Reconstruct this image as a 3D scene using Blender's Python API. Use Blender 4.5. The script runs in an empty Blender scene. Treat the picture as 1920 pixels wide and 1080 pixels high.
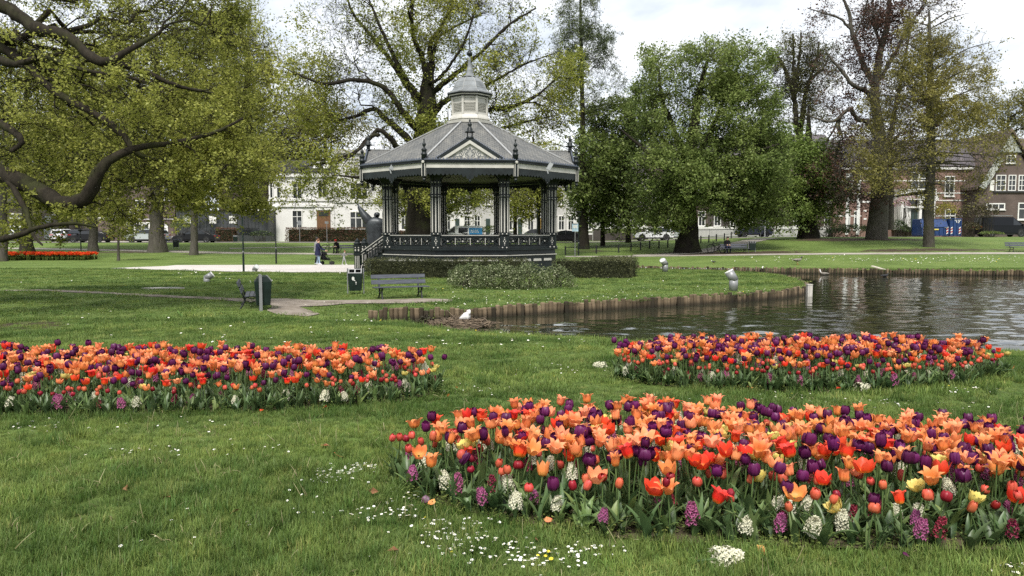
import bpy, math, random
import numpy as np
from mathutils import Vector, Matrix
from mathutils.geometry import delaunay_2d_cdt

random.seed(7)
RNG = np.random.default_rng(7)
SC = bpy.context.scene
COL = SC.collection
PI = math.pi

# ------------------------------------------------------------------ camera
FOC = 1400.0            # focal length in photograph pixels (1920 wide)
CAM_H = 2.0
PITCH = math.atan(102.0 / FOC)
cd = bpy.data.cameras.new('camera')
cam = bpy.data.objects.new('camera', cd)
COL.objects.link(cam)
cd.sensor_width = 36.0
cd.lens = FOC / 1920.0 * 36.0
cd.clip_start = 0.1
cd.clip_end = 1500.0
cam.location = (0, 0, CAM_H)
cam.rotation_euler = (PI / 2 - PITCH, 0, 0)
SC.camera = cam

# ------------------------------------------------------------------ world, sun, exposure
SUN_EL, SUN_AZ = math.radians(54), math.radians(-172)   # azimuth from +Y towards +X: high, behind the camera on the left
world = bpy.data.worlds.new('World')
SC.world = world
world.use_nodes = True
wn, wl = world.node_tree.nodes, world.node_tree.links
wn.clear()
w_out = wn.new('ShaderNodeOutputWorld')
w_bg = wn.new('ShaderNodeBackground')
w_bg.inputs['Strength'].default_value = 0.096
w_sky = wn.new('ShaderNodeTexSky')
w_sky.sky_type = 'NISHITA'
w_sky.sun_disc = False
w_sky.sun_elevation = SUN_EL
w_sky.sun_rotation = SUN_AZ
w_tc = wn.new('ShaderNodeTexCoord')
w_sep = wn.new('ShaderNodeSeparateXYZ')
wl.new(w_tc.outputs['Generated'], w_sep.inputs[0])
def wmath(op, a, b=None, clamp=False):
    n = wn.new('ShaderNodeMath'); n.operation = op; n.use_clamp = clamp
    for i, v in enumerate((a, b)):
        if v is None: continue
        if isinstance(v, (int, float)): n.inputs[i].default_value = v
        else: wl.new(v, n.inputs[i])
    return n.outputs[0]
zz = wmath('MAXIMUM', w_sep.outputs[2], 0.0)
den = wmath('ADD', zz, 0.16)
cx = wmath('DIVIDE', w_sep.outputs[0], den)
cy = wmath('DIVIDE', w_sep.outputs[1], den)
w_cmb = wn.new('ShaderNodeCombineXYZ')
wl.new(cx, w_cmb.inputs[0]); wl.new(cy, w_cmb.inputs[1])
w_n1 = wn.new('ShaderNodeTexNoise')
w_n1.inputs['Scale'].default_value = 2.3
w_n1.inputs['Detail'].default_value = 7.0
w_n1.inputs['Roughness'].default_value = 0.52
w_n1.inputs['Distortion'].default_value = 0.25
wl.new(w_cmb.outputs[0], w_n1.inputs['Vector'])
w_r1 = wn.new('ShaderNodeValToRGB')
e = w_r1.color_ramp.elements
e[0].position = 0.36; e[0].color = (3.55, 3.85, 4.3, 1)
e[1].position = 0.62; e[1].color = (6.1, 6.15, 6.2, 1)
em = w_r1.color_ramp.elements.new(0.5); em.color = (4.9, 5.05, 5.25, 1)
wl.new(w_n1.outputs['Fac'], w_r1.inputs[0])
w_mix = wn.new('ShaderNodeMix'); w_mix.data_type = 'RGBA'
w_mix.inputs[0].default_value = 0.9
wl.new(w_sky.outputs[0], w_mix.inputs[6])
wl.new(w_r1.outputs[0], w_mix.inputs[7])
wl.new(w_mix.outputs[2], w_bg.inputs['Color'])
wl.new(w_bg.outputs[0], w_out.inputs['Surface'])

sd = bpy.data.lights.new('sun', 'SUN')
sd.energy = 2.2
sd.angle = math.radians(14)
sd.color = (1.0, 0.96, 0.9)
sun = bpy.data.objects.new('sun', sd)
COL.objects.link(sun)
sun_dir = Vector((math.sin(SUN_AZ) * math.cos(SUN_EL), math.cos(SUN_AZ) * math.cos(SUN_EL), math.sin(SUN_EL)))
sun.rotation_euler = sun_dir.to_track_quat('Z', 'Y').to_euler()
sun.location = sun_dir * 200

vs = SC.view_settings
vs.view_transform = 'Standard'
vs.look = 'None'
vs.exposure = 1.28
vs.gamma = 1.0
vs.use_curve_mapping = False
SC.display_settings.display_device = 'sRGB'
cy_ = SC.cycles
cy_.max_bounces = 6
cy_.diffuse_bounces = 3
cy_.glossy_bounces = 3
cy_.transmission_bounces = 4
cy_.transparent_max_bounces = 6
cy_.caustics_reflective = False
cy_.caustics_refractive = False
cy_.use_denoising = False

# ------------------------------------------------------------------ where a picture point lies in the park
def sstep(t):
    t = np.clip(t, 0.0, 1.0)
    return t * t * (3 - 2 * t)

def ray(px, py):
    u = (px - 960) / FOC; v = (540 - py) / FOC
    c, s = math.cos(PITCH), math.sin(PITCH)
    return (u, c + v * s, -s + v * c)

def W(px, py, d):
    """point at distance d (world y) seen at picture point px,py"""
    a = ray(px, py); t = d / a[1]
    return Vector((a[0] * t, d, CAM_H + a[2] * t))

def H(px, py, z):
    """point at height z seen at picture point"""
    a = ray(px, py); t = (z - CAM_H) / a[2]
    return Vector((a[0] * t, a[1] * t, z))

WATER_Z = -0.24

def rise(x, y):
    L = 0.95 * sstep((y - 52) / 36.0)
    R = 1.6 * sstep((y - 41) / 34.0)
    s = sstep((x - 6) / 28.0)
    return L * (1 - s) + R * s

_D = np.concatenate([np.arange(2.0, 40, .05), np.arange(40, 200, .1)])
def G(px, py):
    """first ground point met along the line of sight (with the terrain's rise)"""
    r_ = ray(px, py); t = _D / r_[1]
    gap = CAM_H + r_[2] * t - rise(r_[0] * t, _D)
    k = np.nonzero(gap <= 0)[0]
    k = int(k[0]) if len(k) else int(np.argmin(gap))
    k = max(k, 1); g0, g1 = gap[k - 1], gap[k]
    d = _D[k - 1] + (_D[k] - _D[k - 1]) * (g0 / (g0 - g1) if g0 > 0 >= g1 else 1.0)
    x = r_[0] * d / r_[1]
    return Vector((x, d, float(rise(x, d))))

def on_ground(x, y):
    return Vector((x, y, float(rise(x, y))))

# ------------------------------------------------------------------ objects
def link(o, parent=None):
    COL.objects.link(o)
    if parent is not None: o.parent = parent
    return o

def tag(o, label=None, cat=None, group=None, kind=None):
    if label: o['label'] = label
    if cat: o['category'] = cat
    if group: o['group'] = group
    if kind: o['kind'] = kind
    return o

def thing(name, label, cat, loc=(0, 0, 0), rz=0.0, group=None):
    o = bpy.data.objects.new(name, None)
    o.empty_display_size = 0.2
    o.location = loc; o.rotation_euler = (0, 0, rz)
    link(o)
    return tag(o, label, cat, group)

def mesh_obj(name, me, parent=None, loc=None, rot=None, scale=None):
    o = bpy.data.objects.new(name, me)
    link(o, parent)
    if loc is not None: o.location = loc
    if rot is not None: o.rotation_euler = rot
    if scale is not None: o.scale = scale
    return o

def np_mesh(name, V, loops, starts, mats, matidx=None, smooth=False, attrs=None):
    """V (n,3); loops flat vertex indices; starts loop start of each polygon"""
    me = bpy.data.meshes.new(name)
    V = np.asarray(V, dtype=np.float32)
    loops = np.asarray(loops, dtype=np.int32).ravel(); starts = np.asarray(starts, dtype=np.int32)
    me.vertices.add(len(V)); me.vertices.foreach_set('co', V.ravel())
    me.loops.add(len(loops)); me.loops.foreach_set('vertex_index', loops)
    me.polygons.add(len(starts)); me.polygons.foreach_set('loop_start', starts)
    if matidx is not None: me.polygons.foreach_set('material_index', np.asarray(matidx, dtype=np.int32))
    for m in mats: me.materials.append(m)
    me.update(calc_edges=True)
    if smooth: me.polygons.foreach_set('use_smooth', np.ones(len(starts), dtype=bool))
    for an, arr in (attrs or {}).items():
        at = me.attributes.new(an, 'FLOAT', 'POINT')
        at.data.foreach_set('value', np.asarray(arr, dtype=np.float32))
    return me

def quads_mesh(name, V, Q, mats, **k):
    Q = np.asarray(Q, dtype=np.int32)
    return np_mesh(name, V, Q.ravel(), np.arange(len(Q)) * Q.shape[1], mats, **k)

class MB:
    """collects shapes, then becomes ONE mesh"""
    def __init__(self):
        self.v = []; self.f = []; self.m = []; self.mats = []; self.sm = []
        self.cur = 0; self.smooth = False
    def mat(self, m, smooth=False):
        if m not in self.mats: self.mats.append(m)
        self.cur = self.mats.index(m); self.smooth = smooth
        return self
    def add(self, V, F):
        b = len(self.v)
        self.v.extend([tuple(p) for p in V])
        for f in F:
            self.f.append([i + b for i in f]); self.m.append(self.cur); self.sm.append(self.smooth)
        return self
    def box(self, c, s, rz=0.0, M=None, taper=1.0):
        x, y, z = s[0] / 2, s[1] / 2, s[2] / 2
        P = [(-x, -y, -z), (x, -y, -z), (x, y, -z), (-x, y, -z), (-x * taper, -y * taper, z), (x * taper, -y * taper, z), (x * taper, y * taper, z), (-x * taper, y * taper, z)]
        if M is None: M = Matrix.Translation(c) @ Matrix.Rotation(rz, 4, 'Z')
        else: M = Matrix.Translation(c) @ M
        P = [M @ Vector(p) for p in P]
        return self.add(P, [(0, 3, 2, 1), (4, 5, 6, 7), (0, 1, 5, 4), (1, 2, 6, 5), (2, 3, 7, 6), (3, 0, 4, 7)])
    def span(self, a, b, w, h, up=(0, 0, 1)):
        """a beam of section w x h from a to b"""
        a, b = Vector(a), Vector(b); d = b - a; L = d.length
        if L < 1e-6: return self
        y = d / L; x = y.cross(Vector(up))
        if x.length < 1e-4: x = y.cross(Vector((1, 0, 0)))
        x.normalize(); z = x.cross(y)
        R = Matrix((x, y, z)).transposed().to_4x4()
        return self.box((a + b) / 2, (w, L, h), M=R)
    def tube(self, pts, r, n=8, cap=True):
        pts = [Vector(p) for p in pts]
        if not hasattr(r, '__len__'): r = [r] * len(pts)
        V = []; F = []; ref = None
        for i, p in enumerate(pts):
            t = (pts[min(i + 1, len(pts) - 1)] - pts[max(i - 1, 0)])
            t.normalize()
            if ref is None:
                ref = t.cross(Vector((0, 0, 1)))
                if ref.length < 0.1: ref = t.cross(Vector((1, 0, 0)))
            x = ref - t * ref.dot(t); x.normalize(); ref = x
            y = t.cross(x)
            for k in range(n):
                a = 2 * PI * k / n
                V.append(p + (x * math.cos(a) + y * math.sin(a)) * r[i])
        for i in range(len(pts) - 1):
            for k in range(n):
                k2 = (k + 1) % n
                F.append((i * n + k, i * n + k2, i * n + n + k2, i * n + n + k))
        if cap:
            F.append(tuple(range(n - 1, -1, -1))); b = (len(pts) - 1) * n
            F.append(tuple(range(b, b + n)))
        self.add(V, F)
        if cap: self.sm[-1] = self.sm[-2] = False
        return self
    def lathe(self, prof, n=12, c=(0, 0, 0), a0=0.0, M=None):
        """prof [(r,z)], about z"""
        V = []; F = []
        for r, z in prof:
            for k in range(n):
                a = a0 + 2 * PI * k / n
                p = Vector((r * math.cos(a), r * math.sin(a), z))
                if M is not None: p = M @ p
                V.append(p + Vector(c))
        m = len(prof)
        for i in range(m - 1):
            for k in range(n):
                k2 = (k + 1) % n
                F.append((i * n + k, i * n + k2, i * n + n + k2, i * n + n + k))
        if prof[0][0] > 1e-4: F.append(tuple(range(n - 1, -1, -1)))
        if prof[-1][0] > 1e-4: F.append(tuple(range((m - 1) * n, m * n)))
        return self.add(V, F)
    def prism(self, poly, z0, z1):
        n = len(poly)
        V = [(p[0], p[1], z0) for p in poly] + [(p[0], p[1], z1) for p in poly]
        F = [tuple(range(n - 1, -1, -1)), tuple(range(n, 2 * n))]
        for i in range(n): F.append((i, (i + 1) % n, n + (i + 1) % n, n + i))
        return self.add(V, F)
    def slab(self, poly3, t):
        """flat polygon in space, thickened by vector t"""
        n = len(poly3); t = Vector(t)
        V = [Vector(p) for p in poly3] + [Vector(p) + t for p in poly3]
        F = [tuple(range(n - 1, -1, -1)), tuple(range(n, 2 * n))]
        for i in range(n): F.append((i, (i + 1) % n, n + (i + 1) % n, n + i))
        return self.add(V, F)
    def ball(self, c, r, n=8, m=6, s=(1, 1, 1)):
        V = [(c[0], c[1], c[2] - r * s[2])]; F = []
        for j in range(1, m):
            th = PI * j / m
            for k in range(n):
                a = 2 * PI * k / n
                V.append((c[0] + r * s[0] * math.sin(th) * math.cos(a), c[1] + r * s[1] * math.sin(th) * math.sin(a), c[2] - r * s[2] * math.cos(th)))
        V.append((c[0], c[1], c[2] + r * s[2])); T = len(V) - 1
        for k in range(n):
            k2 = (k + 1) % n
            F.append((0, 1 + k2, 1 + k))
            for j in range(m - 2):
                F.append((1 + j * n + k, 1 + j * n + k2, 1 + j * n + n + k2, 1 + j * n + n + k))
            F.append((1 + (m - 2) * n + k, 1 + (m - 2) * n + k2, T))
        return self.add(V, F)
    def loft(self, rings, cap=True):
        n = len(rings[0]); V = [p for r in rings for p in r]; F = []
        for i in range(len(rings) - 1):
            for k in range(n):
                k2 = (k + 1) % n
                F.append((i * n + k, i * n + k2, i * n + n + k2, i * n + n + k))
        if cap:
            F.append(tuple(range(n - 1, -1, -1))); b = (len(rings) - 1) * n
            F.append(tuple(range(b, b + n)))
        return self.add(V, F)
    def mesh(self, name):
        me = bpy.data.meshes.new(name)
        me.from_pydata([tuple(p) for p in self.v], [], self.f)
        for m in self.mats: me.materials.append(m)
        me.polygons.foreach_set('material_index', self.m)
        me.polygons.foreach_set('use_smooth', self.sm)
        me.update()
        return me
    def build(self, name, parent=None, loc=None, rot=None, bevel=0.0, scale=None):
        o = mesh_obj(name, self.mesh(name), parent, loc, rot, scale)
        if bevel > 0:
            b = o.modifiers.new('bevel', 'BEVEL'); b.width = bevel; b.segments = 2; b.limit_method = 'ANGLE'
        return o

# ------------------------------------------------------------------ materials
MATS = {}
def new_mat(name):
    m = bpy.data.materials.new(name); m.use_nodes = True
    nt = m.node_tree; nt.nodes.clear()
    return m, nt.nodes, nt.links

def mat(name, col, rough=0.6, metal=0.0, var=0.12, scale=6.0, bump=0.0, bscale=40.0, spec=0.4, col2=None, stretch=None, dirt=0.0, dirtcol=(0.05, 0.045, 0.035)):
    """paint-like surface: base colour with noise variation, optional second tone, fine relief and dirt"""
    if name in MATS: return MATS[name]
    m, N, L = new_mat(name)
    out = N.new('ShaderNodeOutputMaterial'); b = N.new('ShaderNodeBsdfPrincipled')
    L.new(b.outputs[0], out.inputs[0])
    tc = N.new('ShaderNodeTexCoord'); vec = tc.outputs['Object']
    if stretch:
        mp = N.new('ShaderNodeMapping'); mp.inputs['Scale'].default_value = stretch
        L.new(vec, mp.inputs[0]); vec = mp.outputs[0]
    n1 = N.new('ShaderNodeTexNoise'); n1.inputs['Scale'].default_value = scale; n1.inputs['Detail'].default_value = 6
    L.new(vec, n1.inputs['Vector'])
    rp = N.new('ShaderNodeValToRGB')
    c2 = col2 or tuple(min(1, c * (1 + var * 1.6)) for c in col)
    c1 = tuple(c * (1 - var * 1.6) for c in col) if not col2 else col
    rp.color_ramp.elements[0].position = 0.3; rp.color_ramp.elements[0].color = (*c1, 1)
    rp.color_ramp.elements[1].position = 0.7; rp.color_ramp.elements[1].color = (*c2, 1)
    L.new(n1.outputs['Fac'], rp.inputs[0])
    c = rp.outputs[0]
    if dirt > 0:
        n2 = N.new('ShaderNodeTexNoise'); n2.inputs['Scale'].default_value = scale * 0.45; n2.inputs['Detail'].default_value = 8; n2.inputs['Roughness'].default_value = 0.7
        L.new(vec, n2.inputs['Vector'])
        r2 = N.new('ShaderNodeValToRGB'); r2.color_ramp.elements[0].position = 0.48; r2.color_ramp.elements[1].position = 0.72
        r2.color_ramp.elements[1].color = (dirt, dirt, dirt, 1)
        L.new(n2.outputs['Fac'], r2.inputs[0])
        mx = N.new('ShaderNodeMix'); mx.data_type = 'RGBA'; mx.inputs[7].default_value = (*dirtcol, 1)
        L.new(r2.outputs[0], mx.inputs[0]); L.new(c, mx.inputs[6]); c = mx.outputs[2]
    L.new(c, b.inputs['Base Color'])
    b.inputs['Roughness'].default_value = rough; b.inputs['Metallic'].default_value = metal
    b.inputs['Specular IOR Level'].default_value = spec
    if bump > 0:
        n3 = N.new('ShaderNodeTexNoise'); n3.inputs['Scale'].default_value = bscale; n3.inputs['Detail'].default_value = 5
        L.new(vec, n3.inputs['Vector'])
        bp = N.new('ShaderNodeBump'); bp.inputs['Strength'].default_value = bump; bp.inputs['Distance'].default_value = 0.02
        L.new(n3.outputs['Fac'], bp.inputs['Height']); L.new(bp.outputs[0], b.inputs['Normal'])
    MATS[name] = m
    return m

def leaf_mat(name, c_dark, c_mid, c_light, trans=0.35, rough=0.5):
    """foliage: colour follows the per-leaf 'tint' attribute; part of the light passes through"""
    m, N, L = new_mat(name)
    out = N.new('ShaderNodeOutputMaterial'); b = N.new('ShaderNodeBsdfPrincipled'); t = N.new('ShaderNodeBsdfTranslucent'); mx = N.new('ShaderNodeMixShader')
    at = N.new('ShaderNodeAttribute'); at.attribute_name = 'tint'
    rp = N.new('ShaderNodeValToRGB'); el = rp.color_ramp.elements
    el[0].position = 0.1; el[0].color = (*c_dark, 1); el[1].position = 0.95; el[1].color = (*c_light, 1)
    k = el.new(0.5); k.color = (*c_mid, 1)
    L.new(at.outputs['Fac'], rp.inputs[0])
    L.new(rp.outputs[0], b.inputs['Base Color']); L.new(rp.outputs[0], t.inputs['Color'])
    b.inputs['Roughness'].default_value = rough; b.inputs['Specular IOR Level'].default_value = 0.25
    mx.inputs[0].default_value = trans
    L.new(b.outputs[0], mx.inputs[1]); L.new(t.outputs[0], mx.inputs[2]); L.new(mx.outputs[0], out.inputs[0])
    MATS[name] = m
    return m
# ------------------------------------------------------------------ ground, pond, paths
def inside(P, poly):
    P = np.asarray(P); x, y = P[:, 0], P[:, 1]; r = np.zeros(len(P), bool)
    n = len(poly); j = n - 1
    for i in range(n):
        xi, yi = poly[i][0], poly[i][1]; xj, yj = poly[j][0], poly[j][1]
        c = ((yi > y) != (yj > y)) & (x < (xj - xi) * (y - yi) / (yj - yi + 1e-12) + xi)
        r ^= c; j = i
    return r

def dist_line(P, line):
    P = np.asarray(P)[:, :2]; best = np.full(len(P), 1e9)
    for a, b in zip(line[:-1], line[1:]):
        a = np.array(a[:2]); b = np.array(b[:2]); ab = b - a
        t = np.clip(((P - a) @ ab) / (ab @ ab + 1e-12), 0, 1)
        best = np.minimum(best, np.linalg.norm(P - (a + t[:, None] * ab), axis=1))
    return best

def smooth_line(pts, step):
    """Catmull-Rom through the points, resampled at even steps"""
    P = [np.array(p[:2], float) for p in pts]
    P = [2 * P[0] - P[1]] + P + [2 * P[-1] - P[-2]]
    out = []
    for i in range(1, len(P) - 2):
        for t in np.linspace(0, 1, 24, endpoint=False):
            a, b, c, d = P[i - 1], P[i], P[i + 1], P[i + 2]
            out.append(0.5 * ((2 * b) + (-a + c) * t + (2 * a - 5 * b + 4 * c - d) * t * t + (-a + 3 * b - 3 * c + d) * t ** 3))
    out.append(P[-2]); out = np.array(out)
    L = np.concatenate([[0], np.cumsum(np.linalg.norm(np.diff(out, axis=0), axis=1))])
    s = np.arange(0, L[-1], step)
    return np.stack([np.interp(s, L, out[:, 0]), np.interp(s, L, out[:, 1])], 1)

shore_near = smooth_line([H(x, y, WATER_Z) for x, y in ((700, 602), (770, 604), (820, 611), (880, 619), (1000, 628), (1160, 635), (1400, 645), (1700, 652), (1940, 658))] + [(16, 14.2), (24, 15.5), (30, 20)], 0.35)
bank_front = smooth_line([H(x, y, WATER_Z) for x, y in ((695, 600), (850, 598.5), (960, 592), (1100, 583.5), (1250, 575), (1380, 566.5), (1460, 560.5), (1500, 554))] , 0.132)
bank_back = smooth_line([H(x, y, WATER_Z) for x, y in ((1500, 554), (1513, 547), (1500, 536), (1462, 525), (1400, 519), (1300, 514), (1200, 511.5), (1120, 510))], 0.15)
bank_far = smooth_line([H(x, y, WATER_Z) for x, y in ((1110, 507), (1185, 507.5), (1300, 510.5), (1500, 513), (1700, 515.5), (1920, 518))] + [(34, 38)], 0.14)
pond_poly = [tuple(p) for p in bank_front] + [tuple(p) for p in bank_back[1:]] + [tuple(p) for p in bank_far] + [(38, 30), (34, 24)] + [tuple(p) for p in shore_near[::-1]][:-2]
palisade_lines = [bank_front, bank_back, bank_far]

plaza_poly = [G(x, y) for x, y in ((205, 503.5), (250, 501.5), (310, 499.5), (330, 497.5), (560, 497), (690, 497), (720, 500), (720, 509), (650, 511), (540, 511), (440, 510), (330, 507))]
plaza_poly = [(p.x, p.y) for p in plaza_poly]

def ground_z(P):
    P = np.asarray(P, float); z = rise(P[:, 0], P[:, 1])
    near = P[:, 1] < 30
    d = np.full(len(P), 99.0); d[near] = dist_line(P[near], shore_near)
    z = z - 0.27 * np.clip(1 - d / 2.4, 0, 1) * near - 0.05 * (1 - sstep(d / .5)) * near
    z = z + near * 0.03 * np.sin(P[:, 0] * 0.9 + 1) * np.sin(P[:, 1] * 0.7) * sstep((d - 1) / 2) * sstep((13 - P[:, 1]) / 3)
    return z

def grid(x0, x1, sx, y0, y1, sy, jit=0.15):
    X, Y = np.meshgrid(np.arange(x0, x1 + 1e-6, sx), np.arange(y0, y1 + 1e-6, sy))
    P = np.stack([X.ravel(), Y.ravel()], 1)
    return P + RNG.uniform(-jit, jit, P.shape) * [sx, sy]

pts = [grid(-24, 30, 0.7, -6, 24, 0.7), grid(-45, 45, 1.2, 24.5, 52, 1.2), grid(-100, 100, 2.2, 53, 112, 2.2), grid(-700, 700, 60, 125, 900, 60), grid(-700, -110, 60, -100, 120, 40), grid(110, 700, 60, -100, 120, 40), grid(-45, 45, 8, -60, -8, 8), grid(-100, -47, 6, -6, 52, 6), grid(47, 100, 6, -6, 52, 6)]
nn = np.stack([-np.gradient(shore_near[:, 1]), np.gradient(shore_near[:, 0])], 1)
nn /= np.linalg.norm(nn, axis=1)[:, None]
for off in (0.3, 0.7, 1.2, 1.8, 2.5):
    pts.append(shore_near[::2] - nn[::2] * off)
pts = np.concatenate(pts)
pp = np.array(pond_poly)
dp = dist_line(pts, pond_poly + pond_poly[:1])
pts = pts[(dp > 0.2)]
nb = len(pp)
allp = [Vector(p) for p in np.concatenate([pp, pts])]
cv, ce, cf, *_ = delaunay_2d_cdt(allp, [(i, (i + 1) % nb) for i in range(nb)], [], 0, 1e-5)
cv = np.array([tuple(v) for v in cv]); cf = np.array([f for f in cf if len(f) == 3])
cen = cv[cf].mean(1)
cf = cf[~inside(cen, pond_poly)]
a_, b_, c_ = cv[cf[:, 0]], cv[cf[:, 1]], cv[cf[:, 2]]
flip = ((b_ - a_)[:, 0] * (c_ - a_)[:, 1] - (b_ - a_)[:, 1] * (c_ - a_)[:, 0]) < 0
cf[flip] = cf[flip][:, ::-1]
gv = np.concatenate([cv, ground_z(cv)[:, None]], 1)
# bare soil patches (x, y, rx, ry, amount)
SOIL = []
for px, py, rx, ry, am in ((60, 505, 3.2, 0.7, .8), (120, 509, 2.6, .5, .7), (30, 490, 2, .8, .8), (295, 470, 3.2, 1.6, .9), (180, 468, 4.5, 1.4, .9), (365, 476, 2.4, 1.0, .8), (240, 473, 4, 1, .7),
                           (1640, 449, 6.5, 2.5, .95), (1560, 449, 5, 2.0, .9), (1730, 468, 7, 2.2, .85), (1840, 469, 6, 1.6, .6), (1660, 472, 3.5, 1.0, .6), (1290, 474, 4, 2.0, .95), (1390, 475, 6.0, 1.6, .9), (1490, 475, 5.0, .9, .55), (1230, 480, 5, .8, .5), (1100, 470, 3, 1.4, .8),
                           (30, 610, 1.6, 1.2, .75), (430, 572, 1.4, .35, .8), (60, 522, 2.4, .5, .5), (210, 575, .8, .2, .5), (1530, 447, 3, 1.5, .8)):
    p = G(px, py); SOIL.append((p.x, p.y, rx, ry, am))
def soil_at(P):
    s = np.zeros(len(P))
    for x, y, rx, ry, am in SOIL:
        q = np.sqrt(((P[:, 0] - x) / rx) ** 2 + ((P[:, 1] - y) / ry) ** 2)
        s = np.maximum(s, am * (1 - sstep((q - 0.45) / 0.75)))
    return s

def grass_ground_mat():
    m, N, L = new_mat('lawn')
    out = N.new('ShaderNodeOutputMaterial'); b = N.new('ShaderNodeBsdfPrincipled'); L.new(b.outputs[0], out.inputs[0])
    tc = N.new('ShaderNodeTexCoord')
    def noise(sc, det=5, ro=.6, st=None):
        v = tc.outputs['Object']
        if st:
            mp = N.new('ShaderNodeMapping'); mp.inputs['Scale'].default_value = st; L.new(v, mp.inputs[0]); v = mp.outputs[0]
        n = N.new('ShaderNodeTexNoise'); n.inputs['Scale'].default_value = sc; n.inputs['Detail'].default_value = det; n.inputs['Roughness'].default_value = ro
        L.new(v, n.inputs['Vector']); return n.outputs['Fac']
    def ramp(f, *st):
        r = N.new('ShaderNodeValToRGB'); el = r.color_ramp.elements
        el[0].position, el[0].color = st[0][0], (*st[0][1], 1); el[1].position, el[1].color = st[-1][0], (*st[-1][1], 1)
        for p, c in st[1:-1]:
            k = el.new(p); k.color = (*c, 1)
        L.new(f, r.inputs[0]); return r.outputs[0]
    def mix(f, a, c, mode='MIX'):
        n = N.new('ShaderNodeMix'); n.data_type = 'RGBA'; n.blend_type = mode
        for i, v in ((0, f), (6, a), (7, c)):
            if isinstance(v, (int, float)): n.inputs[i].default_value = v
            elif isinstance(v, tuple): n.inputs[i].default_value = (*v, 1)
            else: L.new(v, n.inputs[i])
        return n.outputs[2]
    big = ramp(noise(0.35, 8, .65), (0.3, (0.082, 0.124, 0.028)), (0.52, (0.124, 0.182, 0.044)), (0.72, (0.175, 0.222, 0.066)))
    fine = ramp(noise(7, 8, .75), (0.3, (0.45, 0.45, 0.45)), (0.7, (1.35, 1.35, 1.35)))
    c = mix(1.0, big, fine, 'MULTIPLY')
    straw = ramp(noise(1.1, 7, .7), (0.56, (0, 0, 0)), (0.75, (0.42, 0.42, 0.42)))
    c = mix(straw, c, (0.15, 0.14, 0.06))
    at = N.new('ShaderNodeAttribute'); at.attribute_name = 'soil'
    nz = ramp(noise(1.6, 8, .7), (0.25, (-.0, -.0, -.0)), (0.75, (1, 1, 1)))
    ad = N.new('ShaderNodeMath'); ad.operation = 'MULTIPLY_ADD'; L.new(nz, ad.inputs[0]); ad.inputs[1].default_value = 0.75; ad.inputs[2].default_value = -0.42
    a2 = N.new('ShaderNodeMath'); a2.operation = 'ADD'; L.new(at.outputs['Fac'], a2.inputs[0]); L.new(ad.outputs[0], a2.inputs[1])
    sf = ramp(a2.outputs[0], (0.30, (0, 0, 0)), (0.62, (1, 1, 1)))
    s3 = N.new('ShaderNodeMath'); s3.operation = 'MULTIPLY'; L.new(sf, s3.inputs[0])
    g = N.new('ShaderNodeMath'); g.operation = 'GREATER_THAN'; g.inputs[1].default_value = 0.02; L.new(at.outputs['Fac'], g.inputs[0]); L.new(g.outputs[0], s3.inputs[1])
    soil = ramp(noise(9, 8, .75), (0.3, (0.035, 0.026, 0.018)), (0.7, (0.085, 0.062, 0.042)))
    c = mix(s3.outputs[0], c, soil)
    L.new(c, b.inputs['Base Color']); b.inputs['Roughness'].default_value = 0.85; b.inputs['Specular IOR Level'].default_value = 0.15
    bp = N.new('ShaderNodeBump'); bp.inputs['Strength'].default_value = 0.9; bp.inputs['Distance'].default_value = 0.06
    L.new(noise(16, 6, .8), bp.inputs['Height']); L.new(bp.outputs[0], b.inputs['Normal'])
    return m
LAWN = grass_ground_mat()
me = np_mesh('ground', gv, cf.ravel(), np.arange(len(cf)) * 3, [LAWN], smooth=True, attrs={'soil': soil_at(gv)})
tag(mesh_obj('ground', me), kind='structure')

# water
WAVE_SLOPE = 0.125
def water_mat():
    m, N, L = new_mat('pond_water')
    out = N.new('ShaderNodeOutputMaterial'); b = N.new('ShaderNodeBsdfPrincipled'); L.new(b.outputs[0], out.inputs[0])
    b.inputs['Base Color'].default_value = (0.020, 0.022, 0.013, 1)
    b.inputs['Roughness'].default_value = 0.03; b.inputs['IOR'].default_value = 2.6; b.inputs['Specular IOR Level'].default_value = 0.5
    tc = N.new('ShaderNodeTexCoord')
    def nz(scale, st, det, dist=0.0, off=(0, 0, 0)):
        mp = N.new('ShaderNodeMapping'); mp.inputs['Scale'].default_value = st; mp.inputs['Location'].default_value = off; mp.inputs['Rotation'].default_value = (0, 0, 0.18)
        L.new(tc.outputs['Object'], mp.inputs[0])
        n = N.new('ShaderNodeTexNoise'); n.inputs['Scale'].default_value = scale; n.inputs['Detail'].default_value = det; n.inputs['Distortion'].default_value = dist
        L.new(mp.outputs[0], n.inputs['Vector']); return n.outputs['Fac']
    # wind: calm near the bank and between the banks, ruffled in the open
    wind = N.new('ShaderNodeAttribute'); wind.attribute_name = 'wind'
    b2 = N.new('ShaderNodeBump'); b2.inputs['Distance'].default_value = 0.004
    L.new(nz(9.0, (0.7, 1.0, 1), 3, 0.3, (3, 1, 0)), b2.inputs['Height'])
    L.new(wind.outputs['Fac'], b2.inputs['Strength']); L.new(b2.outputs[0], b.inputs['Normal'])
    return m
xs_ = np.arange(-6, 38.2, .13); ys_ = np.concatenate([np.arange(12, 30, .075), np.arange(30, 47.2, .13)])
wx, wy = np.meshgrid(xs_, ys_); nx_, ny_ = len(xs_), len(ys_)
wp = np.stack([wx.ravel(), wy.ravel()], 1)
idx = np.arange(nx_ * ny_).reshape(ny_, nx_)
Q = np.stack([idx[:-1, :-1], idx[:-1, 1:], idx[1:, 1:], idx[1:, :-1]], -1).reshape(-1, 4)
dsh = np.minimum(dist_line(wp, bank_front[::4]), dist_line(wp, bank_back[::4]))
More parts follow.
